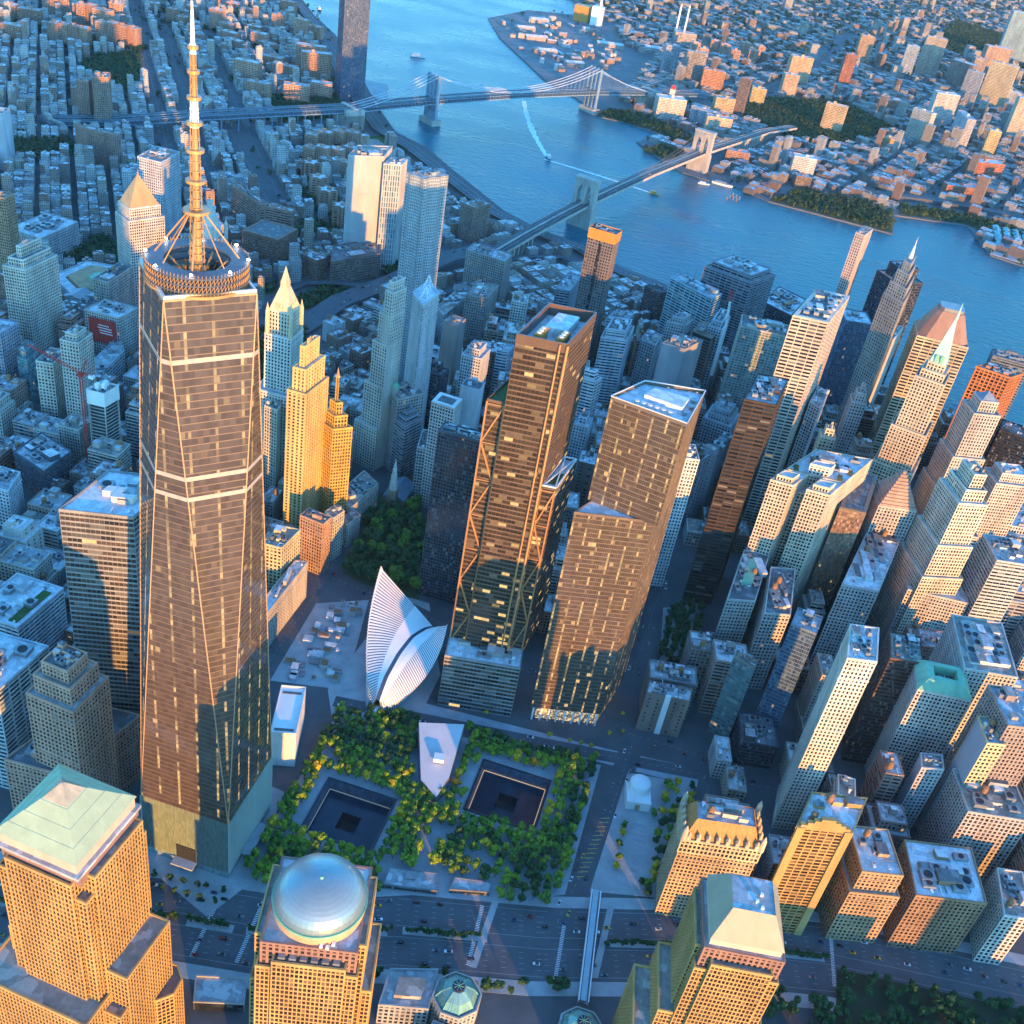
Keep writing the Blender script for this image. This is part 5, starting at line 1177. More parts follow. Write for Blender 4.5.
BLD=[
('stone_tower', 'cream stone tower with a grey banded upper storey behind the stepped golden crown tower', 62, [(424.0, 155.2), (436.6, 155.5), (436.1, 175.5), (423.6, 175.2)], 'punch', (0.6, 0.57, 0.52), {}),
('crown_tower', 'golden stone tower with a stepped crown and brown louvred middle beside the highway', 112, [(382.4, 64.7), (418.7, 74.6), (427.7, 108.0), (391.4, 98.2)], 'louver', (0.46, 0.29, 0.11), {'crown': 'stepped', 'tank': 2}),
('setback_block', 'tan stone office block with side setbacks and a round wooden water tank, beside the highway', 72, [(438.3, 81.7), (465.9, 89.0), (456.2, 125.7), (428.7, 118.5)], 'punch', (0.44, 0.29, 0.16), {'tank': 1, 'wings': 1}),
('corner_block', 'big brown block with a wide pale blue roof and white bands, beside the highway', 59, [(479.5, 88.1), (527.6, 100.1), (521.0, 145.8), (472.9, 133.8)], 'stripe', (0.32, 0.2, 0.12), {'roof': 'pale', 'mech': 5}),
('stone_block', 'white and tan stone block at the right end of the highway', 54, [(541.6, 99.5), (559.5, 103.0), (558.9, 143.1), (541.0, 139.6)], 'stripe', (0.6, 0.56, 0.5), {'mech': 2, 'tank': 1}),
('hotel_block', 'plain brown block with one white stripe of stairs, between the square and the plaza', 42, [(271.7, 222.4), (307.0, 227.4), (307.0, 242.3), (271.7, 237.2)], 'sparse', (0.3, 0.2, 0.16), {'stripe': 1, 'mech': 4}),
('brick_block', 'low dark block with flat roofs behind the plain brown white-striped block', 40, [(271.5, 244.0), (310.8, 251.4), (306.7, 273.0), (267.4, 265.6)], 'ribbon', (0.25, 0.22, 0.2), {'mech': 7, 'tank': 2}),
('hotel_tower', 'slim teal glass tower with a bright orange left strip and slanted crown', 84, [(330.6, 247.9), (348.2, 241.5), (349.8, 250.8), (332.2, 257.1)], 'tealglass', (0.3, 0.25, 0.2), {'mech': 2}),
('gothic_block', 'long gothic white stone office block, left of two twins facing the small square', 86, [(317.5, 317.6), (340.9, 325.9), (348.1, 406.4), (324.8, 398.1)], 'punch', (0.52, 0.48, 0.43), {'mech': 5, 'tank': 1, 'copper': 1}),
('gothic_block', 'long gothic white stone office block, right of two twins facing the small square', 88, [(349.9, 310.7), (371.5, 318.3), (372.3, 387.8), (350.7, 380.3)], 'punch', (0.55, 0.5, 0.45), {'mech': 5, 'tank': 2}),
('slab_tower', 'bronze mirror slab with an open cream rooftop court', 140, [(395.5, 427.1), (419.5, 429.5), (431.0, 504.2), (407.0, 501.7)], 'bronze', (0.2, 0.15, 0.12), {'court': 1}),
('glass_tower', 'blue glass tower with a dark slit under its roof, in front of the bronze slab', 122, [(365.4, 260.7), (385.5, 257.2), (389.6, 280.8), (369.5, 284.3)], 'blueglass', (0.2, 0.25, 0.3), {'mech': 2}),
('podium_block', 'dark low block with round skylights at the foot of the blue glass tower', 26, [(356.1, 217.5), (385.4, 223.2), (379.0, 256.6), (349.7, 250.9)], 'dark', (0.1, 0.1, 0.12), {'mech': 3}),
('striped_tower', 'tall narrow cream tower with golden window strips and a rooftop full of pipes', 180, [(392.1, 163.0), (411.9, 167.9), (413.7, 206.2), (393.9, 201.3)], 'piers', (0.68, 0.62, 0.52), {'mech': 5}),
('dark_tower', 'dark glass tower with fiery red reflections beside the cream striped tower', 118, [(445.3, 259.3), (470.6, 263.6), (470.6, 297.7), (445.3, 293.4)], 'dark', (0.13, 0.07, 0.05), {'mech': 4}),
('copper_roof_block', 'pale stone office block under a green copper roof with a light court', 115, [(466.7, 234.6), (506.9, 239.2), (505.1, 273.6), (465.0, 269.0)], 'punch2', (0.55, 0.52, 0.48), {'mansard': 'green', 'mech': 1}),
('slim_tower', 'slim pale blue stone tower with two vertical window strips below the copper roof', 78, [(481.2, 192.3), (497.4, 197.1), (497.3, 212.0), (481.2, 207.2)], 'piers', (0.55, 0.53, 0.52), {'mech': 2, 'blank': 1}),
('party_wall_tower', 'tall narrow tower with a yellow window front and a bare grey side wall', 125, [(510.1, 184.8), (523.0, 188.4), (519.0, 214.8), (506.1, 211.2)], 'punch', (0.62, 0.5, 0.28), {'mech': 2, 'tank': 1, 'blank': 1}),
('cruciform_block', 'large pale office block with a crowded dark roof, right of the copper roof', 125, [(500.5, 263.8), (541.4, 271.5), (536.3, 338.3), (495.5, 330.6)], 'piers', (0.5, 0.47, 0.43), {'mech': 14, 'tank': 1}),
('brown_tower', 'brown vertical ribbed tower cut by the right edge, above the highway blocks', 140, [(519.6, 192.1), (550.0, 200.2), (539.7, 238.9), (509.3, 230.8)], 'piers', (0.34, 0.26, 0.22), {}),
('arch_block', 'grey stone block with tall arched top storeys at the right edge', 80, [(512.1, 159.4), (556.9, 168.4), (549.1, 207.6), (504.2, 198.6)], 'stripe', (0.42, 0.39, 0.36), {'mech': 4, 'tank': 1}),
('setback_tower', 'huge cream limestone tower with ribbed shaft and folded crown', 172, [(490.7, 433.6), (516.2, 443.5), (501.6, 480.8), (476.1, 470.8)], 'punch2', (0.68, 0.6, 0.47), {'steps': [(12, 4), (14, 4)], 'wings': 2}),
('limestone_annex', 'broad cream limestone wing with flat shoulders at the foot of the folded crown tower', 74, [(480.9, 427.8), (536.6, 432.4), (531.6, 492.2), (476.0, 487.6)], 'punch2', (0.56, 0.52, 0.46), {}),
('limestone_tower', 'cream tower with a pink arched crown, right of the folded crown tower', 125, [(557.0, 582.4), (592.1, 593.1), (583.4, 621.8), (548.2, 611.1)], 'punch2', (0.62, 0.52, 0.45), {'steps': [(10, 5)]}),
('shoulder_block', 'ribbed grey block with a planted roof at the right edge below the cream towers', 130, [(540.0, 427.0), (569.8, 433.8), (560.9, 472.8), (531.1, 466.0)], 'ribbon', (0.5, 0.5, 0.47), {'mech': 5}),
('pyramid_tower', 'grey granite tower crowned by a stepped stone pyramid', 132, [(434.2, 463.6), (469.0, 471.3), (461.6, 504.5), (426.8, 496.8)], 'piers', (0.5, 0.46, 0.42), {'pyr': (32, 'stone')}),
('granite_block', 'pale stone block with a packed terraced roof in front of the stepped pyramid', 100, [(411.6, 367.2), (443.3, 372.0), (471.0, 492.1), (439.3, 487.3)], 'piers', (0.55, 0.5, 0.46), {'mech': 9, 'tank': 2}),
('spire_tower', 'golden brick skyscraper with a pale green copper pyramid and spire', 215, [(443.4, 585.1), (470.7, 578.4), (477.9, 607.5), (450.6, 614.2)], 'piers', (0.6, 0.5, 0.36), {'steps': [(8, 3), (8, 3)], 'pyr': (62, 'copper'), 'wings': 3}),
('mansard_tower', 'wide golden tower with heavy balconies under a brown octagonal mansard roof', 200, [(456.6, 730.7), (512.0, 731.0), (511.7, 776.0), (456.3, 775.7)], 'ribbon2', (0.55, 0.44, 0.29), {'pyr': (30, 'brownflat')}),
('plaza_tower', 'tall pale steel slab with dark ribbon windows and a sunken roof deck', 248, [(312.4, 575.6), (346.6, 578.7), (366.3, 664.6), (332.1, 661.6)], 'ribbon2', (0.6, 0.48, 0.38), {'court': 2, 'mech': 6}),
('black_slab', 'black steel slab with an orange-flecked face above the small square', 226, [(284.9, 415.1), (312.3, 419.3), (319.6, 477.4), (292.2, 473.2)], 'steelgrid', (0.06, 0.04, 0.03), {'mech': 8}),
('artdeco_tower', 'slender brown stone tower with a glowing stepped top and needle', 235, [(408.4, 739.5), (428.5, 721.3), (438.9, 770.0), (418.8, 788.3)], 'piers', (0.34, 0.3, 0.27), {'steps': [(14, 2), (14, 3), (10, 3)], 'needle': 25, 'glow': 1}),
('cut_corner_tower', 'dark glass tower with cut corners behind the needle-topped tower', 165, [(428.3, 1023.2), (454.2, 988.8), (489.4, 1014.6), (463.5, 1049.0)], 'dark', (0.05, 0.06, 0.09), {'steps': [(16, 8)]}),
('blue_slab', 'blue-black slab with a pale top deck, left of the needle-topped tower', 150, [(393.2, 855.0), (425.9, 862.0), (417.9, 899.2), (385.2, 892.1)], 'blueglass', (0.14, 0.17, 0.22), {}),
('white_edge_slab', 'narrow dark slab with a white lit edge, right of the needle-topped tower', 140, [(454.4, 857.3), (468.2, 905.2), (443.2, 912.4), (429.5, 864.5)], 'piers', (0.55, 0.52, 0.48), {}),
('pencil_tower', 'pencil-thin pink and white tower standing alone against the river', 205, [(386.6, 1030.7), (397.8, 1026.3), (409.0, 1063.3), (397.7, 1067.7)], 'piers', (0.58, 0.45, 0.4), {'mech': 1}),
('red_tower', 'broad tower glowing orange-red with open vertical fins under its roof', 165, [(539.2, 774.3), (575.3, 766.2), (591.1, 786.8), (555.0, 794.9)], 'piers2', (0.55, 0.2, 0.08), {'mech': 5}),
('chamfer_tower', 'grey stone tower with a chamfered slate-blue top, in front of the orange-red tower', 190, [(510.2, 588.5), (536.4, 597.1), (527.7, 623.7), (501.5, 615.1)], 'piers', (0.46, 0.42, 0.38), {'steps': [(12, 5)], 'pyr': (8, 'slate'), 'wings': 2}),
('black_block', 'black glass block below the orange-red tower', 105, [(587.3, 756.7), (620.4, 750.5), (625.9, 780.0), (592.8, 786.2)], 'dark', (0.03, 0.03, 0.04), {}),
('river_block', 'dark slab with grey roof near the water, right of the orange-red tower', 110, [(598.2, 965.2), (645.2, 962.3), (646.8, 987.2), (599.7, 990.2)], 'ribbon', (0.18, 0.2, 0.24), {'mech': 2}),
('cap_tower', 'slim grey stone tower with a small lit orange cap, behind the H-shaped block', 150, [(402.1, 631.7), (416.9, 633.2), (415.1, 651.1), (400.3, 649.6)], 'punch', (0.42, 0.4, 0.39), {'steps': [(10, 3), (8, 3)]}),
('lit_cap_tower', 'short stone tower with a striped yellow cap, touching the H-shaped block', 160, [(369.5, 514.9), (383.1, 516.3), (381.6, 530.2), (368.0, 528.8)], 'punch', (0.55, 0.42, 0.28), {'steps': [(8, 3)]}),
('teal_top_tower', 'slim white tower with a teal flat top, right of the pale steel slab', 145, [(359.4, 616.5), (370.3, 608.5), (377.7, 649.6), (366.8, 657.6)], 'punch', (0.6, 0.6, 0.6), {'mech': 1}),
('wedge_block', 'grey block with a wedge roof and long plain flank, left of the black steel slab', 85, [(265.9, 538.0), (279.5, 567.5), (293.4, 624.0), (279.8, 594.5)], 'sparse', (0.33, 0.34, 0.38), {'mech': 2}),
('white_strip_tower', 'narrow white building front squeezed beside the mirrored tower', 150, [(248.1, 421.9), (262.6, 426.1), (255.4, 451.0), (240.9, 446.9)], 'punch', (0.6, 0.6, 0.6), {}),
('round_block', 'low stone block with curved stepped rings, left of the black steel slab', 70, [(257.4, 663.9), (290.7, 657.8), (297.9, 697.1), (264.6, 703.2)], 'punch', (0.4, 0.42, 0.45), {'steps': [(7, 4), (6, 4)], 'mech': 3}),
('copper_top_tower', 'tall dark twin-slab tower with a bright orange top by the river', 195, [(62.5, 831.6), (95.9, 827.2), (99.3, 845.7), (65.8, 850.1)], 'punch', (0.2, 0.17, 0.16), {'band': 'orange'}),
('ribbon_block', 'blue ribbon block with a white penthouse, left of the orange-topped tower', 80, [(23.5, 897.3), (42.3, 900.7), (43.8, 963.3), (25.0, 959.9)], 'ribbon', (0.3, 0.33, 0.38), {'mech': 2}),
('ribbon_block', 'pale blue stepped ribbon block, right of the foot of the orange-topped tower', 120, [(119.6, 696.3), (148.7, 704.8), (149.8, 748.5), (120.7, 740.0)], 'ribbon', (0.5, 0.54, 0.58), {'steps': [(10, 4)], 'mech': 3}),
('ribbon_block', 'white-banded ribbon block wedged against the latticed tower', 112, [(109.3, 599.9), (134.8, 599.7), (139.5, 613.0), (114.1, 613.2)], 'ribbon', (0.55, 0.58, 0.6), {'steps': [(9, 4)], 'mech': 2}),
('wedge_tower', 'brown wedge-ended tower near the low river houses', 50, [(126.0, 1062.2), (150.6, 1046.9), (163.8, 1063.1), (139.2, 1078.3)], 'dark', (0.2, 0.15, 0.13), {'mech': 2}),
('teal_slab', 'long teal glass slab of white bands near the river', 110, [(166.2, 959.3), (227.6, 921.2), (237.8, 945.5), (176.4, 983.6)], 'ribbon2', (0.35, 0.5, 0.55), {'mech': 5}),
('rounded_tower', 'wide dark banded tower with cut corners and two thin roof masts at the river', 130, [(205.6, 977.7), (272.2, 955.9), (300.4, 1009.7), (233.8, 1031.5)], 'ribbon2', (0.23, 0.25, 0.29), {'steps': [(8, 6)], 'mech': 6, 'mast': 2}),
('dark_hall', 'low dark block with an orange crane arm on its roof, at the river', 70, [(297.1, 1060.0), (339.3, 1033.5), (357.5, 1109.3), (315.3, 1135.7)], 'dark', (0.1, 0.11, 0.14), {'mech': 4}),
('apartment_slab', 'wide apartment slab with teal windows in cream frames and a planted roof', 150, [(271.0, 756.8), (330.0, 760.3), (328.0, 794.2), (269.0, 790.8)], 'framed', (0.5, 0.45, 0.38), {'mech': 7}),
('white_tower', 'white stepped tower behind the red crane boom', 112, [(234.3, 826.2), (251.1, 824.0), (256.5, 871.2), (239.7, 873.4)], 'punch', (0.5, 0.53, 0.56), {'steps': [(8, 3)]}),
('construction_block', 'brown unfinished block of open floors beside the red crane boom', 105, [(215.9, 814.5), (242.3, 805.8), (250.5, 847.0), (224.0, 855.7)], 'openfloor', (0.25, 0.18, 0.13), {}),
('blank_wall_tower', 'grey tower with a blank side wall and a white striped end', 150, [(191.7, 655.7), (217.4, 653.8), (233.8, 689.7), (208.0, 691.6)], 'blank', (0.3, 0.3, 0.32), {'mech': 2}),
('glass_block', 'sea-green glass tower of white floors below the orange-topped tower', 95, [(108.8, 811.7), (130.8, 812.7), (138.0, 844.9), (116.0, 843.9)], 'ribbon', (0.36, 0.44, 0.46), {'mech': 3}),
('tan_tower', 'blue stone stepped tower with a red sign, left of the grey blank-walled tower', 112, [(162.5, 735.2), (180.7, 728.6), (184.1, 761.4), (165.9, 768.0)], 'punch', (0.36, 0.37, 0.4), {'mech': 2}),
('stone_tower', 'small stone tower with a classical top storey behind the grey blank-walled tower', 112, [(183.5, 806.1), (205.0, 807.0), (214.2, 833.0), (192.8, 832.1)], 'punch', (0.44, 0.43, 0.42), {'steps': [(7, 4)]}),
('plain_tower', 'plain pale blue building of blocky setbacks behind the mirrored tower', 80, [(126.8, 554.8), (142.5, 554.3), (143.1, 576.3), (127.4, 576.8)], 'punch', (0.45, 0.48, 0.52), {'steps': [(8, 4)]}),
('brown_block', 'plain brown blank-walled block left of the mirrored tower', 66, [(145.2, 504.6), (163.3, 506.0), (161.4, 531.9), (143.3, 530.6)], 'sparse', (0.18, 0.13, 0.11), {}),
('wavy_tower', 'very tall rippled steel apartment tower with dozens of window bays', 265, [(-123.6, 667.3), (-101.2, 659.8), (-83.7, 691.6), (-106.1, 699.1)], 'rippled', (0.24, 0.3, 0.33), {'mech': 3}),
('windowless_tower', 'huge pale windowless ribbed slab, left part of the pair with a teal window shaft', 165, [(-313.5, 971.4), (-273.1, 1002.4), (-280.3, 1054.7), (-320.7, 1023.8)], 'ribs', (0.5, 0.48, 0.47), {'mech': 1}),
('windowless_tower', 'narrower pale ribbed slab with a tall teal window shaft', 158, [(-268.7, 994.6), (-247.1, 1005.4), (-248.9, 1035.0), (-270.6, 1024.1)], 'ribs2', (0.5, 0.49, 0.48), {'mech': 2}),
('stepped_tower', 'slim cream tower stepping down on its street side, facing the park', 205, [(-74.6, 491.2), (-66.3, 488.6), (-60.1, 508.3), (-68.4, 511.0)], 'piers', (0.55, 0.52, 0.46), {'steps': [(10, 2)], 'lwings': [(5, 0, 180), (9, 2, 148), (14, 4, 100), (20, 8, 52)], 'mech': 1}),
('twin_peak_tower', 'white tower with two open pyramid frames on its roof', 190, [(-60.7, 534.7), (-41.4, 511.0), (-37.5, 549.2), (-56.8, 572.9)], 'piers', (0.55, 0.57, 0.6), {'peaks': 2}),
('blank_brown_tower', 'brown slab with bare side and orange-edged top, right of the two-peaked white tower', 118, [(-54.6, 637.8), (-36.6, 634.4), (-32.9, 656.4), (-50.8, 659.7)], 'blank', (0.3, 0.24, 0.22), {'mech': 2}),
('dark_block', 'dark banded office block in front of the bare brown slab', 95, [(-50.2, 554.4), (-26.0, 553.4), (-22.5, 571.4), (-46.6, 572.3)], 'dark', (0.08, 0.09, 0.12), {'mech': 3, 'steps': [(9, 5)]}),
('domed_tower', 'old stone tower with twin domed turrets facing the park', 90, [(-72.3, 507.8), (-50.6, 489.1), (-31.1, 515.2), (-52.8, 534.0)], 'punch', (0.46, 0.42, 0.39), {'domes': 2, 'mech': 5}),
('curved_block', 'blue-grey glass block with rounded terraces below the twin domed tower', 69, [(-50.5, 485.3), (-35.7, 475.4), (-26.1, 499.4), (-40.9, 509.4)], 'ribbon', (0.32, 0.33, 0.36), {'steps': [(5, 3), (5, 3)]}),
('white_grid_tower', 'white grid tower with a deep square roof pit behind the black hotel', 125, [(-1.2, 443.7), (22.3, 441.8), (23.7, 462.9), (0.3, 464.7)], 'punch2', (0.62, 0.58, 0.55), {'court': 1}),
('white_grid_block', 'lower white grid wing at the street below the tower with the roof pit', 62, [(-13.9, 455.1), (9.1, 459.2), (2.7, 494.6), (-20.3, 490.5)], 'punch2', (0.58, 0.56, 0.54), {}),
('black_hotel', 'black glass hotel tower standing between the latticed tower and the chapel trees', 179, [(45.9, 307.8), (84.7, 308.4), (85.1, 324.4), (46.2, 323.8)], 'blackgrid', (0.1, 0.11, 0.13), {'mech': 5}),
('pale_slab', 'flat pale blue slab with a blank front behind the black hotel', 105, [(4.9, 525.8), (25.9, 526.0), (25.7, 544.0), (4.7, 543.8)], 'blank', (0.5, 0.53, 0.56), {}),
('terraced_block', 'white terraced office tower of black windows behind the latticed tower', 112, [(-12.9, 581.9), (8.9, 581.9), (11.1, 609.5), (-10.8, 609.4)], 'punch2', (0.5, 0.52, 0.54), {'steps': [(8, 4)], 'mech': 3}),
('blue_cube', 'small blue building with a bright flat top beside the terraced office tower', 85, [(6.3, 667.6), (19.2, 669.8), (21.2, 689.0), (8.3, 686.7)], 'ribbon', (0.45, 0.5, 0.56), {}),
('brown_slab_tower', 'long brown apartment tower of rounded bays, upper of two by the bridge ramp', 80, [(-121.3, 954.2), (-62.5, 945.5), (-61.0, 976.8), (-119.8, 985.5)], 'piers', (0.32, 0.29, 0.27), {'mech': 3}),
('brown_slab_tower', 'brown apartment tower of rounded bays, lower of two by the bridge ramp', 82, [(-74.5, 801.9), (-47.3, 806.1), (-46.6, 854.7), (-73.8, 850.5)], 'piers', (0.32, 0.29, 0.27), {'mech': 2}),
('campus_block', 'wide white-roofed college block with two dark roof pits', 45, [(-117.5, 824.1), (-100.5, 803.1), (-92.8, 901.8), (-109.7, 922.9)], 'ribbon', (0.42, 0.42, 0.42), {'mech': 3}),
('police_block', 'square brown brick headquarters with a dark recessed roof and a fiery patch', 46, [(-440.2, 905.2), (-384.2, 901.7), (-379.7, 956.6), (-435.8, 960.1)], 'bands', (0.26, 0.15, 0.11), {'court': 2}),
('school_block', 'triangular brown school building with corner towers under the pale ribbed slabs', 38, [(-299.2, 894.1), (-252.6, 963.4), (-273.7, 1018.9), (-320.3, 949.6)], 'bands', (0.24, 0.15, 0.12), {'mech': 2}),
('cross_tower', 'brown brick tower of stacked bays beside the river drive', 60, [(-203.0, 1190.0), (-179.1, 1181.3), (-161.4, 1218.2), (-185.3, 1226.9)], 'punch', (0.34, 0.23, 0.18), {'mech': 2}),
('crown_courthouse', 'white granite courthouse tower under a gilded pyramid', 128, [(-465.2, 661.9), (-441.7, 701.0), (-470.8, 718.5), (-494.3, 679.4)], 'punch2', (0.58, 0.54, 0.5), {'steps': [(14, 3)], 'pyr': (36, 'gold')}),
('court_slab', 'broad pale blue courthouse slab behind the gilded pyramid', 127, [(-583.7, 874.0), (-547.5, 873.4), (-551.3, 929.0), (-587.5, 929.6)], 'punch', (0.52, 0.54, 0.57), {'mech': 2}),
('ministry_tower', 'cream stepped office tower with a barrel-vaulted penthouse at the left edge', 125, [(-504.3, 482.4), (-479.8, 485.4), (-477.0, 537.3), (-501.4, 534.2)], 'punch2', (0.56, 0.52, 0.45), {'steps': [(9, 4), (12, 6)]}),
('grey_slab', 'plain blue-grey brick slab at the left edge below the stepped office tower', 85, [(-494.2, 408.9), (-462.3, 413.4), (-463.0, 443.3), (-494.9, 438.9)], 'punch', (0.34, 0.36, 0.42), {'mech': 2}),
('jenga_tower', 'teal glass block of shifted boxes at the left edge', 58, [(-451.3, 420.8), (-437.9, 418.7), (-441.9, 442.7), (-455.3, 444.8)], 'tealglass', (0.2, 0.3, 0.33), {'steps': [(9, 2)]}),
('tan_brick_tower', 'tall tan brick tower with a broad stepped flank behind the tower crane', 80, [(-404.3, 390.0), (-387.4, 393.0), (-391.8, 423.5), (-408.8, 420.5)], 'punch', (0.58, 0.51, 0.43), {'mech': 3}),
('tan_brick_tower', 'upper block of tan brick with small terraces behind the tower crane', 112, [(-374.4, 391.0), (-355.6, 392.8), (-356.6, 418.0), (-375.4, 416.2)], 'punch', (0.58, 0.52, 0.45), {'steps': [(7, 4)], 'mech': 2}),
('billboard_block', 'tan block with a huge red painted wall sign', 66, [(-448.3, 538.4), (-406.6, 539.8), (-403.1, 574.0), (-444.8, 572.6)], 'punch2', (0.48, 0.44, 0.4), {'sign': 1, 'mech': 5}),
('white_band_block', 'pale white-roofed block of thin bands below the painted wall sign', 36, [(-406.7, 486.6), (-382.1, 456.2), (-391.8, 524.0), (-416.5, 554.3)], 'ribbon', (0.55, 0.58, 0.6), {}),
('unfinished_tower', 'concrete tower under construction with open floors and white screens', 92, [(-315.8, 344.9), (-298.5, 346.3), (-295.9, 365.9), (-313.2, 364.6)], 'openfloor', (0.52, 0.48, 0.42), {'screens': 1}),
('black_window_block', 'black and white gridded block behind the tower under construction', 24, [(-363.9, 451.0), (-354.3, 449.1), (-355.9, 471.1), (-365.5, 472.9)], 'piers', (0.4, 0.42, 0.44), {}),
('dark_warehouse', 'wide dark brick warehouse with planted roof at the left edge', 34, [(-368.4, 297.7), (-324.9, 282.0), (-323.7, 322.6), (-367.2, 338.4)], 'punch', (0.12, 0.13, 0.16), {'mech': 6}),
('brick_warehouse', 'red-brown brick warehouse with tall window strips behind the sloped glass tower', 16, [(-336.6, 286.4), (-312.7, 288.6), (-312.6, 300.3), (-336.4, 298.1)], 'piers', (0.28, 0.18, 0.14), {'mech': 2}),
('white_warehouse', 'white block of tall windows at the left edge', 42, [(-358.8, 231.3), (-325.0, 231.4), (-334.4, 261.3), (-368.2, 261.3)], 'punch', (0.55, 0.57, 0.58), {'mech': 3}),
('sloped_glass_tower', 'glass tower with a wide pale trapezoid roof and sunlit orange top band', 226, [(-111.2, 23.5), (-68.3, 36.2), (-66.2, 86.4), (-109.1, 73.8)], 'bandglass', (0.3, 0.3, 0.3), {'roof': 'pale', 'mech': 1, 'scribble': 1}),
('college_block', 'white banded college block with a strip of lawn on its roof', 62, [(-234.1, 67.4), (-193.2, 66.8), (-190.5, 118.7), (-231.4, 119.3)], 'ribbon', (0.55, 0.57, 0.6), {'lawn': 1, 'mech': 3}),
('bank_block', 'large blue glass block of thin bands with a white terraced roof at the left edge', 98, [(-191.3, -24.3), (-139.7, -21.3), (-136.3, 27.7), (-187.8, 24.7)], 'ribbon2', (0.42, 0.5, 0.55), {'roof': 'pale', 'mech': 2}),
('brick_artdeco_tower', 'pink brick tower with buttressed crown and bulky roof plant', 125, [(-104.0, -36.1), (-69.5, -38.9), (-67.4, -4.5), (-102.0, -1.6)], 'punch2', (0.62, 0.35, 0.24), {'steps': [(14, 4), (10, 4)], 'mech': 6}),
('brick_podium', 'lower pink brick wings around the foot of the buttressed brick tower', 62, [(-123.0, -42.7), (-81.6, -39.8), (-66.1, 25.1), (-107.5, 22.2)], 'punch2', (0.54, 0.32, 0.23), {'mech': 4}),
('orange_edge_tower', 'tall tower at the left edge with orange sunlit windows', 130, [(-651.5, 630.8), (-612.3, 632.9), (-613.2, 650.9), (-652.5, 648.7)], 'punch2', (0.4, 0.27, 0.17), {}),
('courthouse', 'long pale colonnaded courthouse with a flat cluttered roof', 38, [(-697.8, 739.4), (-647.3, 736.6), (-642.9, 811.6), (-693.4, 814.4)], 'piers', (0.5, 0.5, 0.5), {'mech': 6}),
('stone_hotel', 'tan stone block with a blue round roof plant behind the painted wall sign', 72, [(-480.1, 603.4), (-460.2, 603.5), (-461.9, 659.6), (-481.7, 659.5)], 'punch', (0.44, 0.4, 0.36), {'mech': 3, 'tank': 1}),
('white_prison', 'white blank tower at the left edge beside the plaza', 90, [(-918.0, 999.5), (-898.0, 1005.5), (-905.3, 1034.4), (-925.3, 1028.4)], 'blank', (0.5, 0.52, 0.56), {}),
('brown_pair_tower', 'tall dark brown tower, left half of a joined pair', 75, [(-963.1, 1291.1), (-942.4, 1295.8), (-952.2, 1332.2), (-972.9, 1327.4)], 'piers', (0.38, 0.23, 0.18), {'mech': 1}),
('brown_pair_tower', 'tall dark brown tower, right half of a joined pair', 89, [(-925.8, 1284.5), (-904.2, 1299.7), (-919.6, 1330.0), (-941.1, 1314.7)], 'piers', (0.38, 0.24, 0.18), {'mech': 1}),
('brown_slab', 'wide lower dark brown slab before the joined brown pair', 62, [(-847.4, 1113.9), (-815.7, 1101.7), (-763.2, 1110.0), (-795.0, 1122.2)], 'piers', (0.38, 0.23, 0.18), {}),
('woolworth_base', 'narrow white terracotta tower lit along one edge below the gothic crown', 110, [(-146.9, 378.8), (-132.9, 376.2), (-137.9, 406.3), (-152.0, 408.9)], 'punch2', (0.6, 0.54, 0.42), {'mech': 2}),
('apartment_tower', 'golden apartment tower with a drum-shaped crown, in front of the gothic crown', 165, [(-101.0, 329.3), (-83.8, 329.3), (-79.8, 367.7), (-97.0, 367.7)], 'bay', (0.66, 0.47, 0.2), {'steps': [(22, 3), (20, 4)], 'mech': 1}),
('golden_setback_tower', 'golden brick tower of terraces under a small pyramid roof', 118, [(-87.5, 368.0), (-68.2, 358.5), (-54.3, 370.5), (-73.6, 380.0)], 'punch2', (0.62, 0.4, 0.11), {'steps': [(12, 3), (12, 3), (26, 3)], 'pyr': (10, 'stone')}),
('post_office', 'cream stone federal block, upper block lit yellow', 66, [(-77.7, 235.3), (-60.2, 237.0), (-57.1, 267.4), (-74.5, 265.7)], 'punch', (0.62, 0.52, 0.3), {'mech': 2}),
('post_office_podium', 'long cream colonnaded federal podium with a dark flat roof', 40, [(-56.7, 181.4), (-46.6, 183.4), (-45.3, 258.5), (-55.5, 256.4)], 'piers', (0.5, 0.46, 0.4), {}),
('terracotta_block', 'pink terracotta office tower with a brown hipped roof hut', 59, [(-69.9, 296.8), (-46.2, 293.0), (-44.1, 306.2), (-67.8, 310.0)], 'punch2', (0.5, 0.32, 0.22), {'mech': 1}),
('teal_trim_block', 'slim cream block with teal trim beside the pink terracotta tower', 50, [(-57.1, 323.2), (-46.4, 317.2), (-42.1, 332.9), (-52.8, 338.9)], 'punch', (0.5, 0.5, 0.44), {}),
('long_hotel', 'long cream stone block with a green mansard roof beside the chapel trees', 30, [(-69.3, 382.4), (-47.9, 366.7), (-39.9, 418.1), (-61.4, 433.7)], 'punch', (0.5, 0.45, 0.38), {'mech': 5}),
('cream_block', 'small cream block with rounded windows between the teal-trimmed block and the long mansard block', 26, [(-50.9, 349.8), (-42.0, 343.4), (-37.1, 364.3), (-46.1, 370.7)], 'punch', (0.5, 0.46, 0.4), {}),
('podium_hall', 'glass podium hall with roof terraces in front of the latticed tower', 55, [(109.1, 180.9), (169.2, 192.0), (163.1, 226.9), (103.1, 215.8)], 'bandglass', (0.3, 0.3, 0.3), {'roof': 'pale', 'mech': 3}),
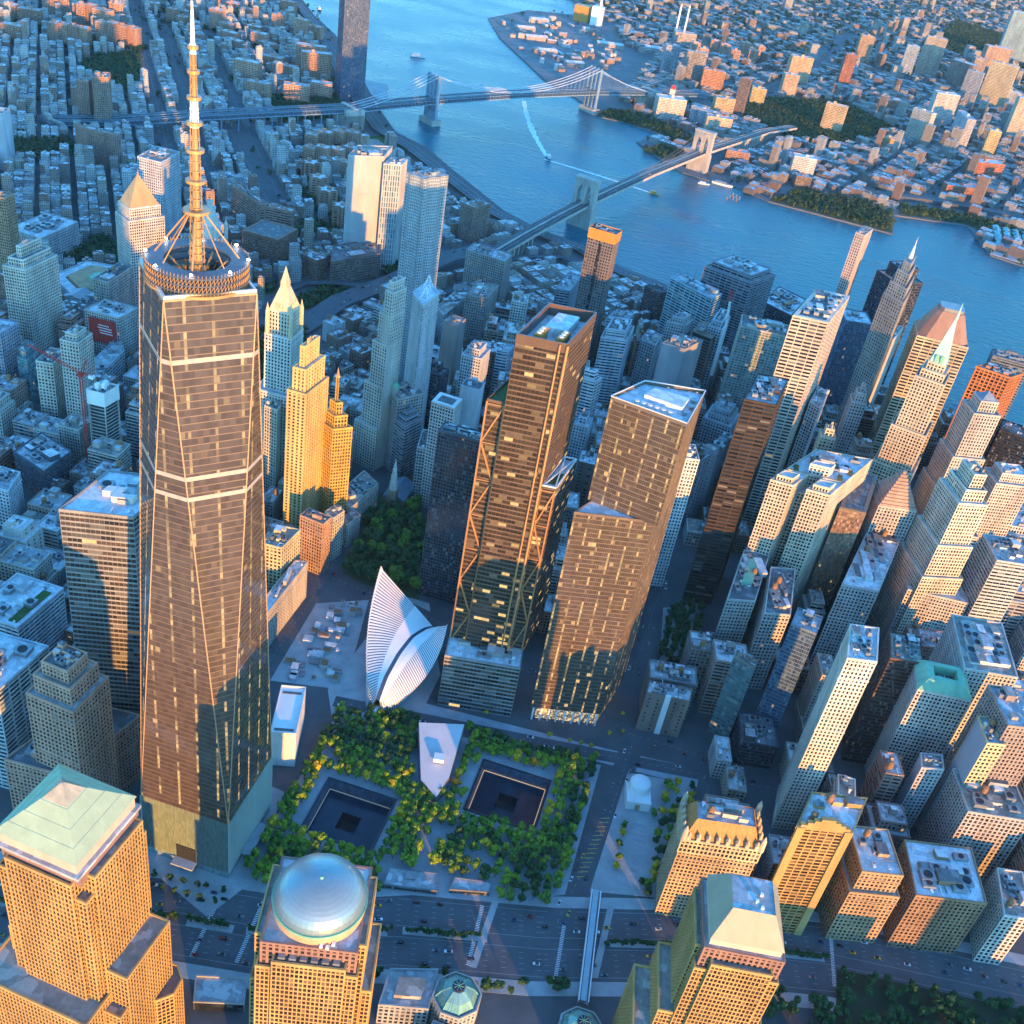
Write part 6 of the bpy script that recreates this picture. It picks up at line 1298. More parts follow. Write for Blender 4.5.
('transit_cube', 'plain white box building with two roof slots beside the tall glass skyscraper', 35, [(12.0, 69.0), (30.1, 74.8), (16.5, 121.9), (-1.6, 116.2)], 'blank', (0.78, 0.76, 0.72), {'roof': 'white', 'slots': 1}),
('twin_slab', 'pale ribbed slab with teal flat roof in front of the mirrored tower foot', 30, [(312.8, 312.3), (324.8, 310.8), (328.1, 336.6), (316.1, 338.1)], 'ribs', (0.45, 0.47, 0.5), {}),
('balcony_slab', 'long brown brick slab of balconies, upper half of a bent pair behind the mast', 55, [(-531.5, 1043.1), (-455.2, 991.2), (-447.9, 1002.0), (-524.1, 1053.9)], 'ribbon', (0.4, 0.25, 0.19), {'mech': 1}),
('balcony_slab', 'long brown brick slab of balconies, lower half of a bent pair behind the brown headquarters', 52, [(-455.8, 995.7), (-409.8, 1001.5), (-411.4, 1014.4), (-457.4, 1008.6)], 'ribbon', (0.4, 0.25, 0.19), {'mech': 1}),
]
PRJ=[
('housing_slab', None, 45, [(-1320.0, 1714.0), (-1297.0, 1717.0), (-1299.0, 1739.0), (-1322.0, 1736.0)], 'punch', (0.47, 0.26, 0.18)),
('housing_slab', None, 45, [(-1302.0, 1724.0), (-1281.0, 1725.0), (-1281.0, 1747.0), (-1303.0, 1746.0)], 'punch', (0.52, 0.29, 0.2)),
('housing_slab', None, 43, [(-1286.0, 1732.0), (-1263.0, 1735.0), (-1266.0, 1756.0), (-1288.0, 1754.0)], 'punch', (0.49, 0.27, 0.19)),
('housing_slab', None, 41, [(-1268.0, 1742.0), (-1246.0, 1744.0), (-1248.0, 1766.0), (-1271.0, 1764.0)], 'punch', (0.53, 0.3, 0.2)),
('housing_slab', None, 46, [(-1262.0, 1804.0), (-1239.0, 1807.0), (-1241.0, 1828.0), (-1264.0, 1826.0)], 'punch', (0.53, 0.3, 0.2)),
('housing_slab', None, 48, [(-1239.0, 1807.0), (-1215.0, 1811.0), (-1218.0, 1833.0), (-1243.0, 1829.0)], 'punch', (0.44, 0.24, 0.17)),
('housing_slab', None, 44, [(-1219.0, 1818.0), (-1198.0, 1819.0), (-1198.0, 1841.0), (-1220.0, 1840.0)], 'punch', (0.43, 0.24, 0.16)),
('housing_slab', None, 42, [(-1207.0, 1835.0), (-1180.0, 1827.0), (-1175.0, 1848.0), (-1202.0, 1856.0)], 'punch', (0.57, 0.32, 0.22)),
('housing_slab', None, 54, [(-1358.0, 1877.0), (-1342.0, 1884.0), (-1351.0, 1904.0), (-1367.0, 1897.0)], 'punch', (0.47, 0.26, 0.18)),
('housing_slab', None, 54, [(-1348.0, 1893.0), (-1326.0, 1891.0), (-1325.0, 1913.0), (-1346.0, 1915.0)], 'punch', (0.47, 0.26, 0.18)),
('housing_slab', None, 52, [(-1320.0, 1882.0), (-1278.0, 1879.0), (-1276.0, 1901.0), (-1319.0, 1904.0)], 'punch', (0.6, 0.34, 0.23)),
('housing_slab', None, 42, [(-1361.0, 2008.0), (-1347.0, 2011.0), (-1352.0, 2033.0), (-1366.0, 2029.0)], 'punch', (0.51, 0.28, 0.19)),
('housing_slab', None, 45, [(-1340.0, 1997.0), (-1322.0, 2006.0), (-1333.0, 2026.0), (-1351.0, 2016.0)], 'punch', (0.57, 0.32, 0.22)),
('housing_slab', None, 48, [(-1476.0, 1920.0), (-1428.0, 1942.0), (-1437.0, 1962.0), (-1485.0, 1940.0)], 'punch', (0.51, 0.28, 0.19)),
('housing_slab', None, 36, [(-1507.0, 1810.0), (-1471.0, 1814.0), (-1474.0, 1836.0), (-1509.0, 1832.0)], 'punch', (0.54, 0.3, 0.2)),
('housing_slab', None, 36, [(-1457.0, 1801.0), (-1412.0, 1820.0), (-1420.0, 1840.0), (-1466.0, 1822.0)], 'punch', (0.45, 0.25, 0.17)),
('housing_slab', None, 32, [(-1405.0, 1673.0), (-1361.0, 1678.0), (-1363.0, 1699.0), (-1408.0, 1695.0)], 'punch', (0.54, 0.3, 0.2)),
('housing_slab', None, 49, [(-1167.0, 2140.0), (-1135.0, 2135.0), (-1131.0, 2156.0), (-1164.0, 2162.0)], 'punch', (0.58, 0.32, 0.22)),
('housing_slab', None, 25, [(-1137.0, 2123.0), (-1100.0, 2124.0), (-1101.0, 2146.0), (-1138.0, 2145.0)], 'punch', (0.52, 0.29, 0.2)),
('housing_slab', None, 23, [(-1096.0, 2062.0), (-1055.0, 2055.0), (-1052.0, 2077.0), (-1092.0, 2084.0)], 'punch', (0.55, 0.31, 0.21)),
('housing_slab', None, 22, [(-1054.0, 2003.0), (-1013.0, 1998.0), (-1010.0, 2020.0), (-1051.0, 2025.0)], 'punch', (0.54, 0.3, 0.21)),
('housing_slab', None, 23, [(-1081.0, 2166.0), (-1044.0, 2168.0), (-1045.0, 2190.0), (-1082.0, 2188.0)], 'punch', (0.44, 0.24, 0.17)),
('housing_slab', None, 30, [(-1024.0, 2081.0), (-987.0, 2084.0), (-989.0, 2106.0), (-1026.0, 2102.0)], 'punch', (0.56, 0.31, 0.21)),
('housing_slab', None, 18, [(-996.0, 2061.0), (-956.0, 2054.0), (-952.0, 2076.0), (-992.0, 2083.0)], 'punch', (0.53, 0.3, 0.2)),
('housing_slab', None, 47, [(-1044.0, 2233.0), (-1017.0, 2235.0), (-1020.0, 2257.0), (-1046.0, 2254.0)], 'punch', (0.48, 0.27, 0.18)),
('housing_slab', None, 40, [(-1122.0, 2442.0), (-1082.0, 2443.0), (-1083.0, 2465.0), (-1123.0, 2464.0)], 'punch', (0.43, 0.24, 0.16)),
('housing_slab', None, 50, [(-982.0, 2229.0), (-948.0, 2225.0), (-946.0, 2247.0), (-980.0, 2251.0)], 'punch', (0.58, 0.32, 0.22)),
('housing_slab', None, 38, [(-967.0, 2234.0), (-941.0, 2236.0), (-943.0, 2258.0), (-970.0, 2256.0)], 'punch', (0.51, 0.28, 0.19)),
('housing_slab', None, 36, [(-953.0, 2251.0), (-919.0, 2248.0), (-917.0, 2270.0), (-951.0, 2273.0)], 'punch', (0.55, 0.31, 0.21)),
('housing_slab', None, 61, [(-841.0, 1937.0), (-778.0, 1962.0), (-786.0, 1982.0), (-849.0, 1957.0)], 'punch', (0.58, 0.32, 0.22)),
('housing_slab', None, 60, [(-802.0, 1885.0), (-744.0, 1917.0), (-755.0, 1936.0), (-812.0, 1904.0)], 'punch', (0.55, 0.31, 0.21)),
('housing_slab', None, 22, [(-924.0, 1928.0), (-872.0, 1939.0), (-877.0, 1960.0), (-929.0, 1950.0)], 'punch', (0.59, 0.33, 0.22)),
('housing_slab', None, 32, [(-857.0, 1846.0), (-801.0, 1850.0), (-803.0, 1872.0), (-859.0, 1868.0)], 'punch', (0.49, 0.28, 0.19)),
('housing_slab', None, 37, [(-753.0, 1694.0), (-705.0, 1716.0), (-714.0, 1736.0), (-762.0, 1714.0)], 'punch', (0.57, 0.32, 0.21)),
('housing_slab', None, 38, [(-817.0, 1650.0), (-770.0, 1659.0), (-774.0, 1681.0), (-821.0, 1671.0)], 'punch', (0.5, 0.28, 0.19)),
('housing_slab', None, 45, [(-903.0, 1762.0), (-849.0, 1767.0), (-850.0, 1789.0), (-904.0, 1784.0)], 'punch', (0.59, 0.33, 0.22)),
('housing_slab', None, 33, [(-726.0, 1768.0), (-684.0, 1782.0), (-691.0, 1803.0), (-733.0, 1789.0)], 'punch', (0.58, 0.32, 0.22)),
('housing_slab', None, 35, [(-1264.0, 2104.0), (-1239.0, 2107.0), (-1241.0, 2129.0), (-1266.0, 2126.0)], 'punch', (0.44, 0.25, 0.17)),
('housing_slab', None, 27, [(-1225.0, 2083.0), (-1200.0, 2086.0), (-1202.0, 2107.0), (-1227.0, 2105.0)], 'punch', (0.45, 0.25, 0.17)),
('housing_slab', None, 31, [(-1262.0, 2196.0), (-1236.0, 2199.0), (-1238.0, 2221.0), (-1264.0, 2218.0)], 'punch', (0.46, 0.26, 0.18)),
('housing_slab', None, 19, [(-1357.0, 2185.0), (-1336.0, 2198.0), (-1348.0, 2217.0), (-1369.0, 2204.0)], 'punch', (0.59, 0.33, 0.23)),
('housing_slab', None, 25, [(-1233.0, 2350.0), (-1202.0, 2358.0), (-1208.0, 2379.0), (-1238.0, 2372.0)], 'punch', (0.5, 0.28, 0.19)),
('housing_slab', None, 24, [(-1179.0, 2323.0), (-1151.0, 2326.0), (-1153.0, 2348.0), (-1181.0, 2345.0)], 'punch', (0.53, 0.3, 0.2)),
('star_roof_tower', 'STAR', 28, [(-527.0, 1288.0), (-497.0, 1294.0), (-502.0, 1318.0), (-531.0, 1312.0)], 'punch', (0.48, 0.27, 0.18)),
('star_roof_tower', 'STAR', 34, [(-480.0, 1214.0), (-450.0, 1215.0), (-450.0, 1238.0), (-481.0, 1238.0)], 'punch', (0.51, 0.29, 0.2)),
('star_roof_tower', 'STAR', 34, [(-443.0, 1164.0), (-412.0, 1166.0), (-414.0, 1190.0), (-445.0, 1188.0)], 'punch', (0.49, 0.28, 0.19)),
('star_roof_tower', 'STAR', 36, [(-395.0, 1110.0), (-365.0, 1107.0), (-362.0, 1131.0), (-393.0, 1134.0)], 'punch', (0.49, 0.27, 0.18)),
('brick_apartment_block', 'KNICK', 30, [(-586.0, 1434.0), (-565.0, 1439.0), (-568.0, 1457.0), (-590.0, 1452.0)], 'punch', (0.53, 0.3, 0.2)),
('brick_apartment_block', 'KNICK', 30, [(-576.0, 1469.0), (-551.0, 1468.0), (-551.0, 1486.0), (-575.0, 1487.0)], 'punch', (0.53, 0.3, 0.2)),
('brick_apartment_block', 'KNICK', 30, [(-560.0, 1493.0), (-535.0, 1492.0), (-534.0, 1510.0), (-559.0, 1511.0)], 'punch', (0.58, 0.33, 0.22)),
('brick_apartment_block', 'KNICK', 30, [(-538.0, 1505.0), (-511.0, 1507.0), (-512.0, 1525.0), (-540.0, 1523.0)], 'punch', (0.54, 0.3, 0.21)),
('brick_apartment_block', 'KNICK', 34, [(-554.0, 1355.0), (-532.0, 1353.0), (-530.0, 1371.0), (-552.0, 1373.0)], 'punch', (0.59, 0.33, 0.22)),
('brick_apartment_block', 'KNICK', 38, [(-532.0, 1358.0), (-508.0, 1359.0), (-508.0, 1377.0), (-533.0, 1376.0)], 'punch', (0.57, 0.32, 0.22)),
('brick_apartment_block', 'KNICK', 35, [(-512.0, 1374.0), (-487.0, 1375.0), (-488.0, 1393.0), (-513.0, 1392.0)], 'punch', (0.6, 0.34, 0.23)),
('brick_apartment_block', 'KNICK', 30, [(-504.0, 1418.0), (-473.0, 1416.0), (-472.0, 1434.0), (-502.0, 1436.0)], 'punch', (0.54, 0.3, 0.21)),
('brick_apartment_block', 'KNICK', 27, [(-514.0, 1332.0), (-484.0, 1331.0), (-483.0, 1349.0), (-514.0, 1350.0)], 'punch', (0.45, 0.25, 0.17)),
('brick_apartment_block', 'KNICK', 29, [(-483.0, 1338.0), (-458.0, 1333.0), (-454.0, 1350.0), (-479.0, 1356.0)], 'punch', (0.58, 0.32, 0.22))]
BKT=[
('far_tower', 'pinkish brick tower with a round top, standing alone at the bridge road', 79, [(237.0, 3000.0), (298.0, 3024.0), (289.0, 3047.0), (228.0, 3022.0)], 'punch', (0.62, 0.4, 0.24)),
('far_tower', 'thin red brick tower right of the round-topped tower', 90, [(390.0, 3158.0), (422.0, 3162.0), (418.0, 3191.0), (386.0, 3187.0)], 'punch', (0.4, 0.16, 0.1)),
('far_tower', 'tower with striped yellow and red top under a crane', 91, [(436.0, 3582.0), (481.0, 3589.0), (477.0, 3615.0), (432.0, 3608.0)], 'punch', (0.45, 0.3, 0.2)),
('far_tower', 'tan housing slab with an orange face beside the dark park', 69, [(353.0, 2514.0), (406.0, 2509.0), (408.0, 2525.0), (354.0, 2530.0)], 'punch', (0.6, 0.44, 0.26)),
('far_tower', 'white and tan slab rising from the dark park', 82, [(573.0, 2618.0), (617.0, 2586.0), (630.0, 2603.0), (586.0, 2636.0)], 'punch', (0.62, 0.55, 0.45)),
('far_tower', 'narrow blue-white slab at the park end', 80, [(694.0, 2722.0), (713.0, 2632.0), (734.0, 2637.0), (715.0, 2727.0)], 'punch', (0.5, 0.5, 0.52)),
('far_tower', 'big cream office tower lit gold on its side', 127, [(825.0, 3343.0), (905.0, 3326.0), (911.0, 3351.0), (831.0, 3368.0)], 'punch', (0.6, 0.48, 0.3)),
('far_tower', 'cream stepped tower cut by the right edge', 108, [(870.0, 2932.0), (925.0, 2943.0), (920.0, 2968.0), (865.0, 2958.0)], 'punch', (0.58, 0.48, 0.36)),
('far_tower', 'tall ribbed brown-grey tower of the far downtown', 127, [(642.0, 3591.0), (708.0, 3595.0), (706.0, 3625.0), (640.0, 3621.0)], 'punch', (0.46, 0.37, 0.3)),
('far_tower', 'pale blue glass slab left of the ribbed far downtown tower', 96, [(585.0, 3538.0), (625.0, 3538.0), (624.0, 3564.0), (585.0, 3564.0)], 'punch', (0.38, 0.44, 0.5)),
('far_tower', 'square brown block below the far downtown towers', 81, [(735.0, 3546.0), (802.0, 3498.0), (823.0, 3527.0), (756.0, 3576.0)], 'punch', (0.34, 0.24, 0.2)),
('far_tower', 'broad orange-topped civic tower near the right edge', 101, [(877.0, 3860.0), (962.0, 3884.0), (952.0, 3917.0), (867.0, 3893.0)], 'punch', (0.45, 0.3, 0.22)),
('far_tower', 'tall teal glass tower cut by the top right corner', 177, [(984.0, 4315.0), (1100.0, 4324.0), (1097.0, 4354.0), (981.0, 4345.0)], 'punch', (0.3, 0.42, 0.46)),
('far_tower', 'white court block with an orange sunset patch', 78, [(654.0, 2922.0), (718.0, 2942.0), (709.0, 2971.0), (645.0, 2951.0)], 'punch', (0.6, 0.55, 0.5)),
('far_block', 'broad red brick hall with a chimney, below the striped crane tower', 31, [(512.0, 2905.0), (576.0, 2959.0), (560.0, 2979.0), (495.0, 2925.0)], 'punch', (0.42, 0.2, 0.13)),
('far_tower', 'gold lit narrow block over the brick terraces', 70, [(772.0, 2610.0), (801.0, 2610.0), (801.0, 2632.0), (772.0, 2632.0)], 'punch', (0.62, 0.48, 0.24)),
('far_block', 'wide red-orange brick hotel with stepped roof', 37, [(726.0, 2374.0), (801.0, 2413.0), (786.0, 2443.0), (711.0, 2404.0)], 'punch', (0.48, 0.17, 0.1)),
('far_block', 'red brick block of three bays by the shore road', 25, [(650.0, 2148.0), (717.0, 2171.0), (709.0, 2194.0), (642.0, 2171.0)], 'punch', (0.4, 0.17, 0.11)),
('far_block', 'white terraced block with blue shaded side near the shore park', 42, [(303.0, 2028.0), (352.0, 2037.0), (347.0, 2062.0), (299.0, 2054.0)], 'punch', (0.66, 0.62, 0.58)),
('far_block', 'white old loft block under the steel bridge', 48, [(-41.0, 2261.0), (23.0, 2289.0), (10.0, 2320.0), (-55.0, 2293.0)], 'punch', (0.66, 0.58, 0.48)),
('far_tower', 'grey-brown slab beside the orange brick slab', 85, [(-39.0, 2701.0), (14.0, 2720.0), (7.0, 2741.0), (-47.0, 2722.0)], 'punch', (0.32, 0.28, 0.26)),
('far_block', 'orange brick slab with a bright gold end wall', 56, [(18.0, 2666.0), (76.0, 2681.0), (71.0, 2703.0), (13.0, 2687.0)], 'punch', (0.5, 0.24, 0.14)),
('far_tower', 'slim dark brown tower above the old stone bridge', 96, [(129.0, 2447.0), (154.0, 2443.0), (157.0, 2459.0), (131.0, 2463.0)], 'punch', (0.22, 0.15, 0.13)),
('far_block', 'yellow brick block right of the slim dark brown tower', 44, [(159.0, 2628.0), (196.0, 2635.0), (192.0, 2656.0), (155.0, 2649.0)], 'punch', (0.6, 0.46, 0.22)),
('far_block', 'square tan loft block left of the slim dark brown tower', 45, [(84.0, 2411.0), (131.0, 2430.0), (122.0, 2455.0), (75.0, 2436.0)], 'punch', (0.5, 0.38, 0.22)),
('far_block', 'peach loft block just above the stone bridge towers', 40, [(85.0, 2221.0), (144.0, 2237.0), (138.0, 2260.0), (79.0, 2245.0)], 'punch', (0.62, 0.48, 0.34)),
('far_block', 'blue-grey loft block behind the white loft block', 41, [(38.0, 2281.0), (88.0, 2258.0), (98.0, 2280.0), (48.0, 2303.0)], 'punch', (0.42, 0.44, 0.47)),
('far_tower', 'blue-grey stepped tower behind the steel bridge', 78, [(-106.0, 2762.0), (-68.0, 2776.0), (-77.0, 2799.0), (-115.0, 2784.0)], 'punch', (0.34, 0.37, 0.42)),
('far_block', 'long low block with a green roof at the shipyard', 39, [(-138.0, 3227.0), (-73.0, 3253.0), (-84.0, 3281.0), (-149.0, 3255.0)], 'punch', (0.5, 0.44, 0.4)),
('far_block', 'brick warehouse with a pale roof by the orange-lit bridge deck', 27, [(157.0, 2009.0), (208.0, 2020.0), (202.0, 2045.0), (152.0, 2035.0)], 'punch', (0.4, 0.22, 0.16)),
('far_block', 'dark brown old storehouse roofless behind the shore park trees', 26, [(317.0, 1933.0), (349.0, 1945.0), (341.0, 1965.0), (310.0, 1954.0)], 'punch', (0.22, 0.16, 0.13)),
('far_tower', 'grey blue tower left of the big cream office tower', 106, [(751.0, 3223.0), (797.0, 3212.0), (803.0, 3235.0), (756.0, 3246.0)], 'punch', (0.34, 0.36, 0.4)),
('far_tower', 'small brown tower at the end of the dark park', 81, [(824.0, 3674.0), (864.0, 3686.0), (859.0, 3707.0), (818.0, 3696.0)], 'punch', (0.36, 0.28, 0.24)),
('far_block', 'pale tower behind the big cream office tower', 55, [(890.0, 3338.0), (945.0, 3335.0), (946.0, 3359.0), (892.0, 3362.0)], 'punch', (0.45, 0.46, 0.48)),
('far_block', 'orange topped apartment block on the far hill road', 60, [(232.0, 2817.0), (271.0, 2832.0), (263.0, 2853.0), (224.0, 2838.0)], 'punch', (0.5, 0.36, 0.26)),
('far_block', 'small gold cap block among the low brick streets', 30, [(510.0, 2456.0), (545.0, 2458.0), (544.0, 2478.0), (509.0, 2476.0)], 'punch', (0.62, 0.44, 0.2)),
('brown_cross_block', 'CROSS', 42, [(-70.0, 3099.0), (-43.0, 3106.0), (-48.0, 3125.0), (-75.0, 3118.0)], 'punch', (0.59, 0.33, 0.23)),
('brown_cross_block', 'CROSS', 42, [(-36.0, 3030.0), (-9.0, 3037.0), (-14.0, 3057.0), (-41.0, 3050.0)], 'punch', (0.58, 0.33, 0.22)),
('brown_cross_block', 'CROSS', 43, [(-19.0, 3198.0), (9.0, 3205.0), (4.0, 3224.0), (-24.0, 3217.0)], 'punch', (0.52, 0.29, 0.2)),
('brown_cross_block', 'CROSS', 43, [(16.0, 3166.0), (44.0, 3173.0), (39.0, 3193.0), (11.0, 3186.0)], 'punch', (0.55, 0.31, 0.21)),
('brown_cross_block', 'CROSS', 42, [(54.0, 3109.0), (81.0, 3116.0), (76.0, 3135.0), (49.0, 3128.0)], 'punch', (0.46, 0.26, 0.18)),
('brown_cross_block', 'CROSS', 44, [(70.0, 3268.0), (98.0, 3276.0), (93.0, 3295.0), (65.0, 3288.0)], 'punch', (0.57, 0.32, 0.22)),
('brown_cross_block', 'CROSS', 43, [(105.0, 3166.0), (132.0, 3174.0), (127.0, 3193.0), (99.0, 3186.0)], 'punch', (0.53, 0.29, 0.2)),
('brown_cross_block', 'CROSS', 44, [(119.0, 3254.0), (147.0, 3262.0), (142.0, 3281.0), (114.0, 3274.0)], 'punch', (0.47, 0.27, 0.18))]
# ------------------------------------------------------------------ bridges
STONE_B = wall_mat('bridge_granite', (.46, .42, .37), .8, .35, .15)
BLUES = wall_mat('bridge_blue_steel', (.22, .32, .42), .5, .25, .2, .1)
def sag(a, b, low, n=18):
    a = Vector(a); b = Vector(b); out = []
    for k in range(n + 1):
        t = k / n; p = a.lerp(b, t); p.z = p.z - 4 * t * (1 - t) * ((a.z + b.z) / 2 - low); out.append(p)
    return out
def stone_bridge():
    A = Vector((-39, 1396)); B_ = Vector((109, 1900)); d = (B_ - A).normalized(); q = Vector((-d.y, d.x))
    S0 = Vector((-150, 1030)); S1 = A - d * 190; E1 = B_ + d * 250; E2 = B_ + d * 560 + q * -20
    root = thing('stone_bridge', 'old suspension bridge with two pale stone towers of twin pointed arches', 'bridge', (A.x, A.y, 0))
    o = Vector((A.x, A.y)); W = 13.0
    pts = [(S1 - d * 110, 20), (S1, 29), (A - d * 90, 35), (A, 39), (A.lerp(B_, .5), 43), (B_, 39), (B_ + d * 90, 35), (E1, 27), (E1 + d * 150, 20), (E2, 12)]
    mb = MB(); lm = MB()
    for (p0, z0), (p1, z1) in zip(pts, pts[1:]):
        a = p0 - o; b = p1 - o
        for s0, s1, dz, mm in ((-W, W, 0, 1),):
            mb.face([(*(a - q * W), z0), (*(b - q * W), z1), (*(b + q * W), z1), (*(a + q * W), z0)][::1], 1)
            for s in (-1, 1): mb.face([(*(a + q * W * s), z0 - 4), (*(b + q * W * s), z1 - 4), (*(b + q * W * s), z1 + 1.2), (*(a + q * W * s), z0 + 1.2)], 0)
            mb.face([(*(a - q * W), z0 - 4), (*(b - q * W), z1 - 4), (*(b + q * W), z1 - 4), (*(a + q * W), z0 - 4)], 0)
        lm.face([(*(a - q * 2.2), z0 + 3), (*(b - q * 2.2), z1 + 3), (*(b + q * 2.2), z1 + 3), (*(a + q * 2.2), z0 + 3)], 0)
        for s in (-2.4, 2.4, -7, 7): lm.tube((*(a + q * s), z0 + 2.6), (*(b + q * s), z1 + 2.6), .35, 4, 1)
    mb.build('deck', [STONE_B, ROAD], root); lm.build('promenade', [wall_mat('promenade_board', (.42, .36, .3), .8), METAL], root)
    for T in (A, B_):
        mb = MB(); c = T - o
        R_ = lambda w0, w1, l: [tuple(c + q * w0 - d * l), tuple(c + q * w0 + d * l), tuple(c + q * w1 + d * l), tuple(c + q * w1 - d * l)][::-1]
        mb.prism(R_(-22, 22, 9.5), -3, 36)
        for w0, w1 in ((-20.5, -13.5), (-3.5, 3.5), (13.5, 20.5)): mb.prism(R_(w0, w1, 7.2), 36, 72)
        mb.prism(R_(-21, 21, 7.4), 72, 83, bottom=True); mb.prism(R_(-22, 22, 8.3), 81, 83.6)
        for wc in (-8.5, 8.5):   # pointed arch spandrels
            for s in (-1, 1):
                for k in range(4):
                    z0 = 60 + k * 3; wdt = .6 + k * 1.25
                    mb.prism(R_(min(wc + s * 5, wc + s * (5 - wdt)), max(wc + s * 5, wc + s * (5 - wdt)), 6.9), z0, z0 + 3)
        mb.build('stone_tower', STONE_B, root)
    for s in (-12.5, -4, 4, 12.5):
        mb = MB(); mid = sag((*(A - o + q * s), 82), (*(B_ - o + q * s), 82), 46); mb.path(mid, .28, 4)
        l = sag((*(S1 - o + q * s), 28), (*(A - o + q * s), 82), 46, 10); mb.path(l, .28, 4); r_ = sag((*(B_ - o + q * s), 82), (*(E1 - o + q * s), 27), 45, 10); mb.path(r_, .28, 4)
        mb.build('main_cable', METAL, root)
        if abs(s) > 10:
            mb = MB()
            for pl in (mid, l, r_):
                for a, b in zip(pl, pl[1:]):
                    for f in (0, .33, .66):
                        p = a.lerp(b, f); mb.tube((p.x, p.y, p.z), (p.x, p.y, 39), .05, 3)
            kind(mb.build('suspender', METAL, root), 'stuff')
    for k in range(8):
        p = S1 - d * (k * 14) - o; mb = MB(); mb.prism([tuple(p - q * 11), tuple(p + d * 3 - q * 11), tuple(p + d * 3 + q * 11), tuple(p + q * 11)], 0, 28 - k * 1.2 - 4); mb.build('approach_pier', STONE_B, root)
    for k in range(16):
        p = E1 + d * (k * 16) - o; mb = MB(); mb.prism([tuple(p - q * 11), tuple(p + d * 4 - q * 11), tuple(p + d * 4 + q * 11), tuple(p + q * 11)], 0, 22 - k * .6); mb.build('approach_pier', STONE_B, root)
stone_bridge()
def steel_bridge():
    A = Vector((-463, 1797)); B_ = Vector((-193, 2187)); d = (B_ - A).normalized(); q = Vector((-d.y, d.x)); o = A.copy()
    root = thing('steel_bridge', 'blue steel suspension bridge with slender paired towers and a long truss deck', 'bridge', (o.x, o.y, 0))
    S1 = A - d * 205; S2 = Vector((-787, 1409)); S3 = Vector((-894, 1312)); S4 = Vector((-1000, 1235)); E1 = B_ + d * 200; E2 = B_ + d * 420
    pts = [(S4, 6), (S3, 12), (S2, 24), (S1, 36), (A, 43), (A.lerp(B_, .5), 46), (B_, 43), (E1, 34), (E2, 20)]; W = 18
    dk = MB(); tm = MB()
    for (p0, z0), (p1, z1) in zip(pts, pts[1:]):
        a = p0 - o; b = p1 - o; L_ = (b - a).length
        dk.face([(*(a - q * W), z0), (*(b - q * W), z1), (*(b + q * W), z1), (*(a + q * W), z0)], 0); dk.face([(*(a - q * W), z0 - 2), (*(b - q * W), z1 - 2), (*(b + q * W), z1 - 2), (*(a + q * W), z0 - 2)], 0)
        dk.face([(*(a - q * W), z0 - 2), (*(b - q * W), z1 - 2), (*(b - q * W), z1), (*(a - q * W), z0)], 1); dk.face([(*(a + q * W), z0 - 2), (*(b + q * W), z1 - 2), (*(b + q * W), z1), (*(a + q * W), z0)], 1)
        n = max(1, int(L_ / 9))
        for s in (-W, -6, 6, W):
            tm.tube((*(a + q * s), z0 + 6.5), (*(b + q * s), z1 + 6.5), .5, 4)
            for k in range(n):
                f0, f1 = k / n, (k + 1) / n; p = a.lerp(b, f0); r_ = a.lerp(b, f1); za = z0 + (z1 - z0) * f0; zb = z0 + (z1 - z0) * f1
                tm.tube((*(p + q * s), za), (*(p + q * s), za + 6.5), .4, 4)
                if abs(s) == W: tm.tube((*(p + q * s), za), (*(r_ + q * s), zb + 6.5), .3, 4)
        dk.face([(*(a - q * 17), z0 + 6.7), (*(b - q * 17), z1 + 6.7), (*(b - q * 7), z1 + 6.7), (*(a - q * 7), z0 + 6.7)], 0); dk.face([(*(a + q * 7), z0 + 6.7), (*(b + q * 7), z1 + 6.7), (*(b + q * 17), z1 + 6.7), (*(a + q * 17), z0 + 6.7)], 0)
    dk.build('deck', [ROAD, BLUES], root); tm.build('deck_truss', BLUES, root)
    for T in (A, B_):
        c = T - o; mb = MB(); sc = [(-20, 20)]
        R_ = lambda w0, w1, l: [tuple(c + q * w0 - d * l), tuple(c + q * w0 + d * l), tuple(c + q * w1 + d * l), tuple(c + q * w1 - d * l)][::-1]
        pb = MB(); pb.prism(R_(-24, 24, 11), -3, 9); pb.build('tower_pier', STONE_B, root)
        for w in (-18, -6.5, 6.5, 18): mb.prism(R_(w - 1.7, w + 1.7, 3.6), 9, 97); mb.dome((c + q * w).x, (c + q * w).y, 97, 1.8, 4, 8, 3)
        for z in (26, 52, 90):
            mb.prism(R_(-18, 18, 2.4), z, z + 3, bottom=True)
        for z0, z1 in ((12, 26), (55, 72), (72, 90)):
            for w0, w1 in ((-18, -6.5), (6.5, 18)):
                mb.tube((*(c + q * w0), z0), (*(c + q * w1), z1), .6, 4); mb.tube((*(c + q * w1), z0), (*(c + q * w0), z1), .6, 4)
        mb.build('steel_tower', BLUES, root)
    for s in (-18, -6.5, 6.5, 18):
        mb = MB(); mid = sag((*(A - o + q * s), 97), (*(B_ - o + q * s), 97), 56); l = sag((*(S1 - o + q * s), 40), (*(A - o + q * s), 97), 62, 10); r_ = sag((*(B_ - o + q * s), 97), (*(E1 - o + q * s), 38), 60, 10)
        for pl in (mid, l, r_): mb.path(pl, .75, 5)
        mb.build('main_cable', wall_mat('pale_cable', (.55, .6, .64), .5), root)
        mb = MB()
        for pl in (mid, l, r_):
            for a, b in zip(pl, pl[1:]):
                for f in (0, .5): p = a.lerp(b, f); mb.tube((p.x, p.y, p.z), (p.x, p.y, 46), .12, 3)
        kind(mb.build('suspender', BLUES, root), 'stuff')
